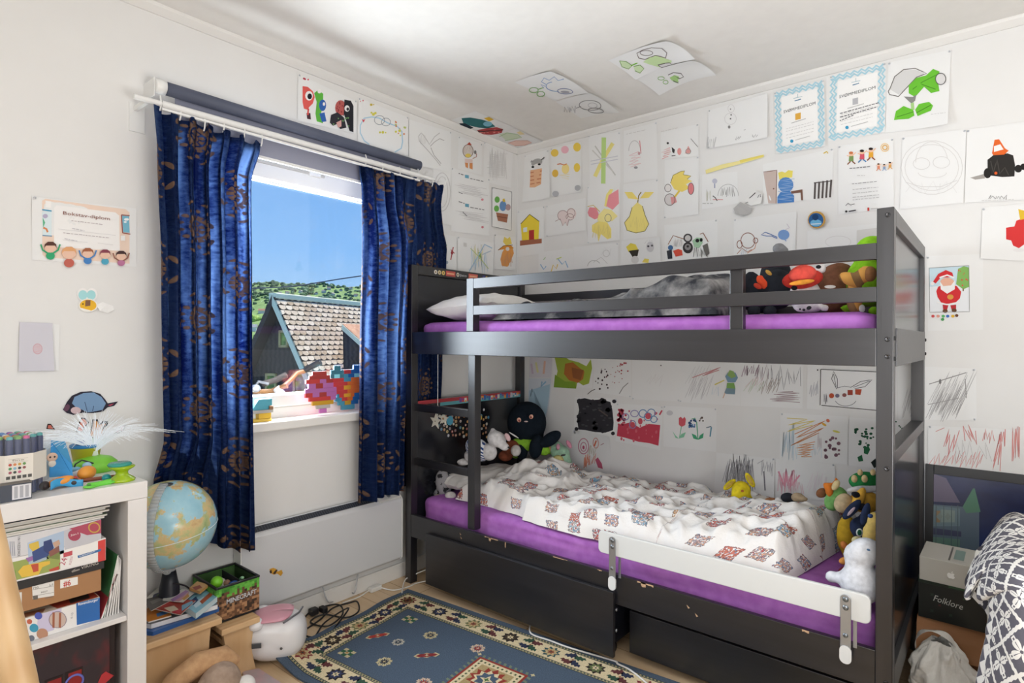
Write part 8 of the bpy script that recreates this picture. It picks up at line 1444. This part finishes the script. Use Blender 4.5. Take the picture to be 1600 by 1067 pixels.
# ---------------------------------------------------------------- right of the bunk bed
PY = 2.90
t = thing('framed_picture', 'large black framed night picture of a wooden building leaning on the wall', 'picture', (.25, 2.9, 0))
fx0, fx1, fz1 = at(1444, 727, 1, PY).x+.002, .62, .738
frm = M('17171a', .4)
def leanp(x, z, d=0): return V((x, 2.862+.064*z/fz1+d, z))
def fbar(x0, x1, z0, z1): return MB().frame(leanp(x0, z0), (x1-x0, 0, 0), leanp(0, z1)-leanp(0, z0), (0, .016, 0), frm)
build('frame_side', fbar(fx0, fx0+.028, .0, fz1), t, bevel=.001); build('frame_side', fbar(fx1-.028, fx1, .0, fz1), t, bevel=.001); build('frame_side', fbar(fx0+.0285, fx1-.0285, fz1-.036, fz1), t, bevel=.001); build('frame_side', fbar(fx0+.0285, fx1-.0285, 0, .034), t, bevel=.001)
night, nt, b = newmat('night_sky_print', .25); f = noisef(nt, coords(nt, 'Object', (5, 5, 9)), 1, 4); nt.links.new(mixc(nt, (f-.35)*2, '172048', '2b3a6c'), b.inputs['Base Color'])
pic = build('picture', MB().frame(leanp(fx0+.0285, .0345, .008), (fx1-fx0-.057, 0, 0), leanp(0, fz1-.0365)-leanp(0, .0345), (0, .004, 0), night), t)
mb = MB()
def pp_(h, pts, k=0):
    vs = []
    for i in range(0, len(pts), 2):
        p = at(pts[i], pts[i+1], 1, 2.915); z = p.z; vs.append(leanp(p.x, z, .0075-.0003*k))
    mb.poly(vs, M(h, .3))
pp_('556676', [1456, 788, 1504, 792, 1530, 800, 1530, 860, 1456, 860]); pp_('655c74', [1456, 740, 1478, 748, 1500, 786, 1456, 784], 1); pp_('6a7f88', [1458, 790, 1500, 795, 1500, 822, 1458, 822], 1); pp_('82938f', [1470, 796, 1492, 798, 1492, 816, 1470, 816], 2); pp_('8f7656', [1463, 798, 1469, 798, 1469, 816, 1463, 816], 3); pp_('4f8068', [1504, 792, 1520, 764, 1523, 764, 1532, 800, 1510, 802], 2); pp_('3c3f5a', [1456, 824, 1502, 830, 1502, 838, 1456, 834], 3); pp_('5c7c72', [1458, 838, 1500, 842, 1500, 860, 1458, 860], 2)
for x in (1462, 1474, 1486, 1496): pp_('4a5c62', [x, 790, x+1.2, 790, x+1.2, 860, x, 860], 4)
for cx in (1481, 1468): pp_('7c8a84', [cx, 801, cx+5, 807, cx, 813, cx-5, 807], 5)
build('printed_building', mb, pic)
# stack of boxes
def abox(name, label, c0, ex, ey, h, m, cat='box'):
    t_ = thing(name, label, cat, V(c0)+V(ex)/2+V(ey)/2, 'boxes stacked beside the bunk bed'); ORG[t_] = V(t_.location)
    return t_
cbm = noisy('cardboard', '9a6a44', 'a87852', (8, 8, 30), .8, 0, 1)
t = abox('cardboard_box', 'open brown cardboard box on the floor under the dark gift box', (-.212, 2.47, 0), (.38, .02, 0), (0, .36, 0), .28, cbm)
c0, ex, ey = V((-.212, 2.475, .0005)), V((.38, .0, 0)), V((0, .355, 0)); hh = .288
build('carton', MB().frame(c0, ex, ey*.02, UZ*hh, cbm).frame(c0+ey*.98, ex, ey*.02, UZ*hh, cbm).frame(c0+ey*.021, ex*.02, ey*.958, UZ*hh, cbm).frame(c0+ey*.021+ex*.98, ex*.02, ey*.958, UZ*hh, cbm).frame(c0+ex*.021+ey*.021, ex*.958, ey*.958, UZ*.006, cbm), t)
build('front_flap', MB().frame(c0+UZ*(hh-.002)-V((0, .001, 0)), ex, V((0, -.05, -.10)), V((0, -.003, .001)), cbm), t)
t = abox('gift_box', 'dark green black box lettered in silver under the white computer box', (-.208, 2.44, .29), (.30, .02, 0), (0, .26, 0), .12, cbm)
c0 = V((-.208, 2.46, .2895)); ex, ey = V((.30, -.012, 0)), V((.01, .27, 0))
build('carton', MB().frame(c0, ex, ey, UZ*.118, M('101613', .4)), t, bevel=.001)
build('lid', MB().frame(c0-ex*.004-ey*.004+UZ*.1183, ex*1.008, ey*1.008, UZ*.020, M('1b2f24', .4)), t, bevel=.001)
mb = MB(); yv = V((0, -.0016, 0)); nr = V((-.04, -1, 0)); text_mesh('Folklore', c0+ex*.14+UZ*.066+yv, c0+ex*.41+UZ*.058+yv, .021, (0, 0, 1), nr, M('c4c6c0', .4), mb, 0, 0, .35); build('lettering', mb, t)
for u, z_, r_, h in ((.13, .085, .008, '22342a'), (.13, .030, .008, '1f2f28'), (.20, .055, .006, '4a1f22'), (.62, .04, .007, '4a1f22'), (.30, .03, .007, '22342a'), (.42, .095, .006, '2a4030')):
    p = c0+ex*u+UZ*z_+yv; build('printed_star', MB().poly([p+V((r_*math.cos(a), 0, r_*math.sin(a)))*(1 if k % 2 else .45) for k, a in enumerate([2*math.pi*i/8 for i in range(8)])], M(h, .4)), t)
p = c0+ex*.28+UZ*.122+V((0, -.0025, 0)); build('green_label', MB().poly([p, p+ex*.20, p+ex*.20+UZ*.013, p+UZ*.013], M('2c5a3a', .4)), t)
t = abox('computer_box', 'white computer box with a small printed device picture on top of the stack', (-.212, 2.43, .43), (.2, 0, 0), (0, .2, 0), .08, cbm)
c0 = V((-.203, 2.43, .4283)); ex, ey = V((.215, -.014, 0)), V((.004, .20, 0)); bw = M('bdbab1', .35)
build('carton', MB().frame(c0, ex, ey, UZ*.078, bw), t, bevel=.0015)
mb = MB(); zt = .0784
def tp_(u, v): return c0+ex*u+ey*v+UZ*zt
mb.poly([tp_(.36, .10), tp_(.385, .10), tp_(.385, .92), tp_(.36, .92)], M('5c5850', .3)); mb.poly([tp_(.42, .22), tp_(.55, .22), tp_(.55, .80), tp_(.42, .80)], M('7b938a', .3)); mb.poly([tp_(.40, .14), tp_(.58, .14), tp_(.58, .18), tp_(.40, .18)], M('b5b2aa', .3))
lc = c0+ex*.405+UZ*.036-V((0, .0022, 0)); s_ = .0105
ap = [(0, .55), (.25, .75), (.6, .78), (.9, .5), (.72, .2), (.78, -.2), (1.0, -.35), (.75, -.9), (.45, -1.02), (.1, -.9), (-.2, -.95), (-.5, -1.02), (-.85, -.6), (-1.0, -.05), (-.9, .45), (-.6, .75), (-.25, .72)]
mb.poly([lc+V((x*s_, -.0004*0, z_*s_)) for x, z_ in ap], M('efeeea', .3)); mb.poly([lc+V((x*s_, 0, z_*s_)) for x, z_ in ((.05, .75), (.15, 1.15), (.45, 1.4), (.42, 1.05))], M('efeeea', .3))
build('printed_picture', mb, t)
# plastic bag
bagm, nt, b = newmat('white_plastic_bag', .35, .5); b.inputs['Base Color'].default_value = rgb('ece9e2'); f = noisef(nt, coords(nt, 'Object'), 18, 5, .6); bump(nt, b, f, .5, .02)
bc = V((-.115, 2.30, 0))
def bag(u, v_):
    a = u*2*math.pi; z = v_*.275; prof = (1-.12*v_) if v_ < .6 else (.93-(v_-.6)*1.75)
    r = max(prof, .12); n1 = noise.noise(V((math.cos(a)*1.6, math.sin(a)*1.6, v_*3.1)))*.026+.018*max(0, 1-abs(noise.noise(V((math.cos(a)*3, math.sin(a)*3, v_*4.5))))*3)
    return bc+V(((.092*r+n1)*math.cos(a)-.02*v_, (.085*r+n1)*math.sin(a)+.035*v_, z+.004))
t = thing('plastic_bag', 'crumpled white plastic carrier bag with small black print beside the bed', 'bag', bc)
mb = MB(); mb.grid(bag, 56, 40, bagm); mb.ell(bc+V((0, 0, .012)), (.085, .08, .010), bagm); build('bag_body', mb, t, sub=1)
mb = MB()
tpb = bc+V((-.02, .035, .265))
def loop(u, v_):
    a = -.25+u*(math.pi+.5); return tpb+V((-.015+.055*math.cos(a), -.005+(v_-.5)*.035+.01*math.sin(u*9), -.02+.062*math.sin(a)+.004*math.sin(u*14+v_*3)))
mb.grid(loop, 30, 4, bagm); build('bag_handle', mb, t, solid=.001, sub=1)
mb = MB(); nr = V((.1, -1, .1)); q = bc+V((.012, -.118, .115)); text_mesh('Bok', q, q+V((.036, .0, .016)), .015, (-.35, 0, .94), nr, M('1d1d1f', .5), mb, 0, .03)
q2 = q+V((.035, -.0, .040)); mb.tube([q2+V((.012*math.cos(a), 0, .012*math.sin(a))) for a in [3.6+i*.34 for i in range(9)]], .0013, M('1d1d1f', .5), 6)
for dx, dz in ((-.006, .012), (.006, .016)): mb.tube([q2+V((dx+.004*math.cos(a), 0, dz+.004*math.sin(a))) for a in [i*.6 for i in range(11)]], .001, M('1d1d1f', .5), 6)
build('printed_logo', mb, t)
solo('red_ribbon', MB().tube([V((-.02, 2.2+.02*i, .19+.014*math.sin(i*2.2))) for i in range(8)], .012, M('a02a34', .5), 10), 'dark red ribbon roll squeezed between the bag and the patterned blanket', 'ribbon') if 0 else None
# patterned blanket heaped on a bed end
nb, nt, b = newmat('nordic_blanket', .95, .1)
tu = nt.nodes.new('ShaderNodeUVMap'); sp = nt.nodes.new('ShaderNodeSeparateXYZ'); nt.links.new(tu.outputs[0], sp.inputs[0]); u_, v_ = E(nt, sp.outputs[0]), E(nt, sp.outputs[1])
cell = .086; da = (u_+v_*.86)*(1/cell); db = (u_-v_*.86)*(1/cell)
fa, fb = da.fr()-.5, db.fr()-.5
zig = ((((u_*2*(1/cell)*6).fr()-.5).ab())-.25)*.05
line = ((fa.ab()-.5).ab()+zig).lt(.055).mx(((fb.ab()-.5).ab()+zig).lt(.055))
r = (fa*fa+fb*fb).op('SQRT'); an = fa.op('ARCTAN2', fb)
pet = ((an*2+math.pi/2).sin().ab()); pet8 = ((an*4).sin().ab())
starm = r.lt(pet*.20+pet8*.13+.03)*r.gt(.045)*((an*2).sin().ab().gt(.12))
ax1, ax2 = fa.ab(), fb.ab()
sqd = ((ax1-.0).ab().mx((ax2-.34).ab())).lt(.075).mx(((ax2-.0).ab().mx((ax1-.34).ab())).lt(.075))
hole = ((ax1-.0).ab().mx((ax2-.34).ab())).lt(.030).mx(((ax2-.0).ab().mx((ax1-.34).ab())).lt(.030))
pat = (line.mx(starm).mx(sqd*(hole*-1+1))).mn(1)
bord = u_.lt(.036); tri = ((((v_*(1/.034)).fr()-.5).ab())*.046).lt((u_*-1+.031)); bpat = (tri*-1+1).mx(u_.lt(.006))
pat2 = (bord*bpat).mx((bord*-1+1)*pat)
nt.links.new(mixc(nt, pat2, '605e67', 'e2dfda'), b.inputs['Base Color']); f = noisef(nt, coords(nt, 'Object'), 300, 2); bump(nt, b, f, .3, .003)
t = thing('blanket', 'grey and white snowflake-patterned blanket heaped at the right edge', 'blanket', (.4, 1.9, 0))
Lx = lambda z: -.052+.0*z
def blk_f(u, v_):
    # v: from floor up the near side, over the top and down the back; u: from the left edge to the right
    s_ = v_*1.95; top = .755
    if s_ < .68: y, z = 1.60-.0*s_, .005+s_
    elif s_ < .98: a = (s_-.68)/.30*math.pi/2; y, z = 1.60+.16*(1-math.cos(a)), .685+.085*math.sin(a)+.0
    elif s_ < 1.30: y, z = 1.76+(s_-.98), .77
    else: a = min((s_-1.30)/.2, 1)*math.pi/2; y = 2.08+.12*math.sin(a); z = .77-.10*(1-math.cos(a))-max(0, s_-1.5)*1.0
    x = -.03+u*.75
    e = 1-min(u/.11, 1); rd_ = e*e
    y += rd_*(.11 if s_ < .98 else -.02); z -= rd_*.14*(1 if s_ > .55 else 0)*min(1, max(0, (s_-.55)/.4)); x -= .02*math.sin(s_*7)*e
    n1 = .016*noise.noise(V((x*5, s_*4, .5)))+.012*noise.noise(V((x*11, s_*9, 2.5)))+e*.020*noise.noise(V((3.1, s_*14, 7)))
    return V((x-.006+n1*.7, y+n1, max(z+n1, .004)))
n_, m_ = 80, 120; mb = MB(); mb.grid(blk_f, n_, m_, nb); uvs = []; vc = [0]
for j in range(m_): vc.append(vc[-1]+(mb.v[(j+1)*(n_+1)+n_//2]-mb.v[j*(n_+1)+n_//2]).length)
for j in range(m_+1):
    l = 0
    for i in range(n_+1):
        if i: l += (mb.v[j*(n_+1)+i]-mb.v[j*(n_+1)+i-1]).length
        uvs.append((l, vc[j]))
build('patterned_cover', mb, t, uv=uvs, solid=.012, sub=1)
bb_, nt, b = newmat('dark_blanket_lining', .95, .1); f = noisef(nt, coords(nt, 'Object'), 26, 2); nt.links.new(mixc(nt, f.gt(.56), '3f3d42', 'bdb8b0'), b.inputs['Base Color'])
fold = MB()
def fold_f(u, v_):
    a = u*2*math.pi; s_ = v_; c_ = V((.0-.018*math.sin(s_*3.14), 1.93-.10*s_, .705-.13*s_)); r = (.052-.02*s_)*(1+.25*math.sin(a*3+s_*7))*(.35+.65*math.sin(min(max(s_, .02), .98)*math.pi)**.5)
    return c_+V((r*math.cos(a)*.9, r*math.sin(a)*.9, r*math.sin(a)*.5))
fold.grid(fold_f, 30, 30, bb_); build('folded_lining', fold, t, sub=1)
build('stuffing', MB().box(.03, .70, 1.74, 2.06, .0, .70, M('8a878a', .9)), t, bevel=.04)
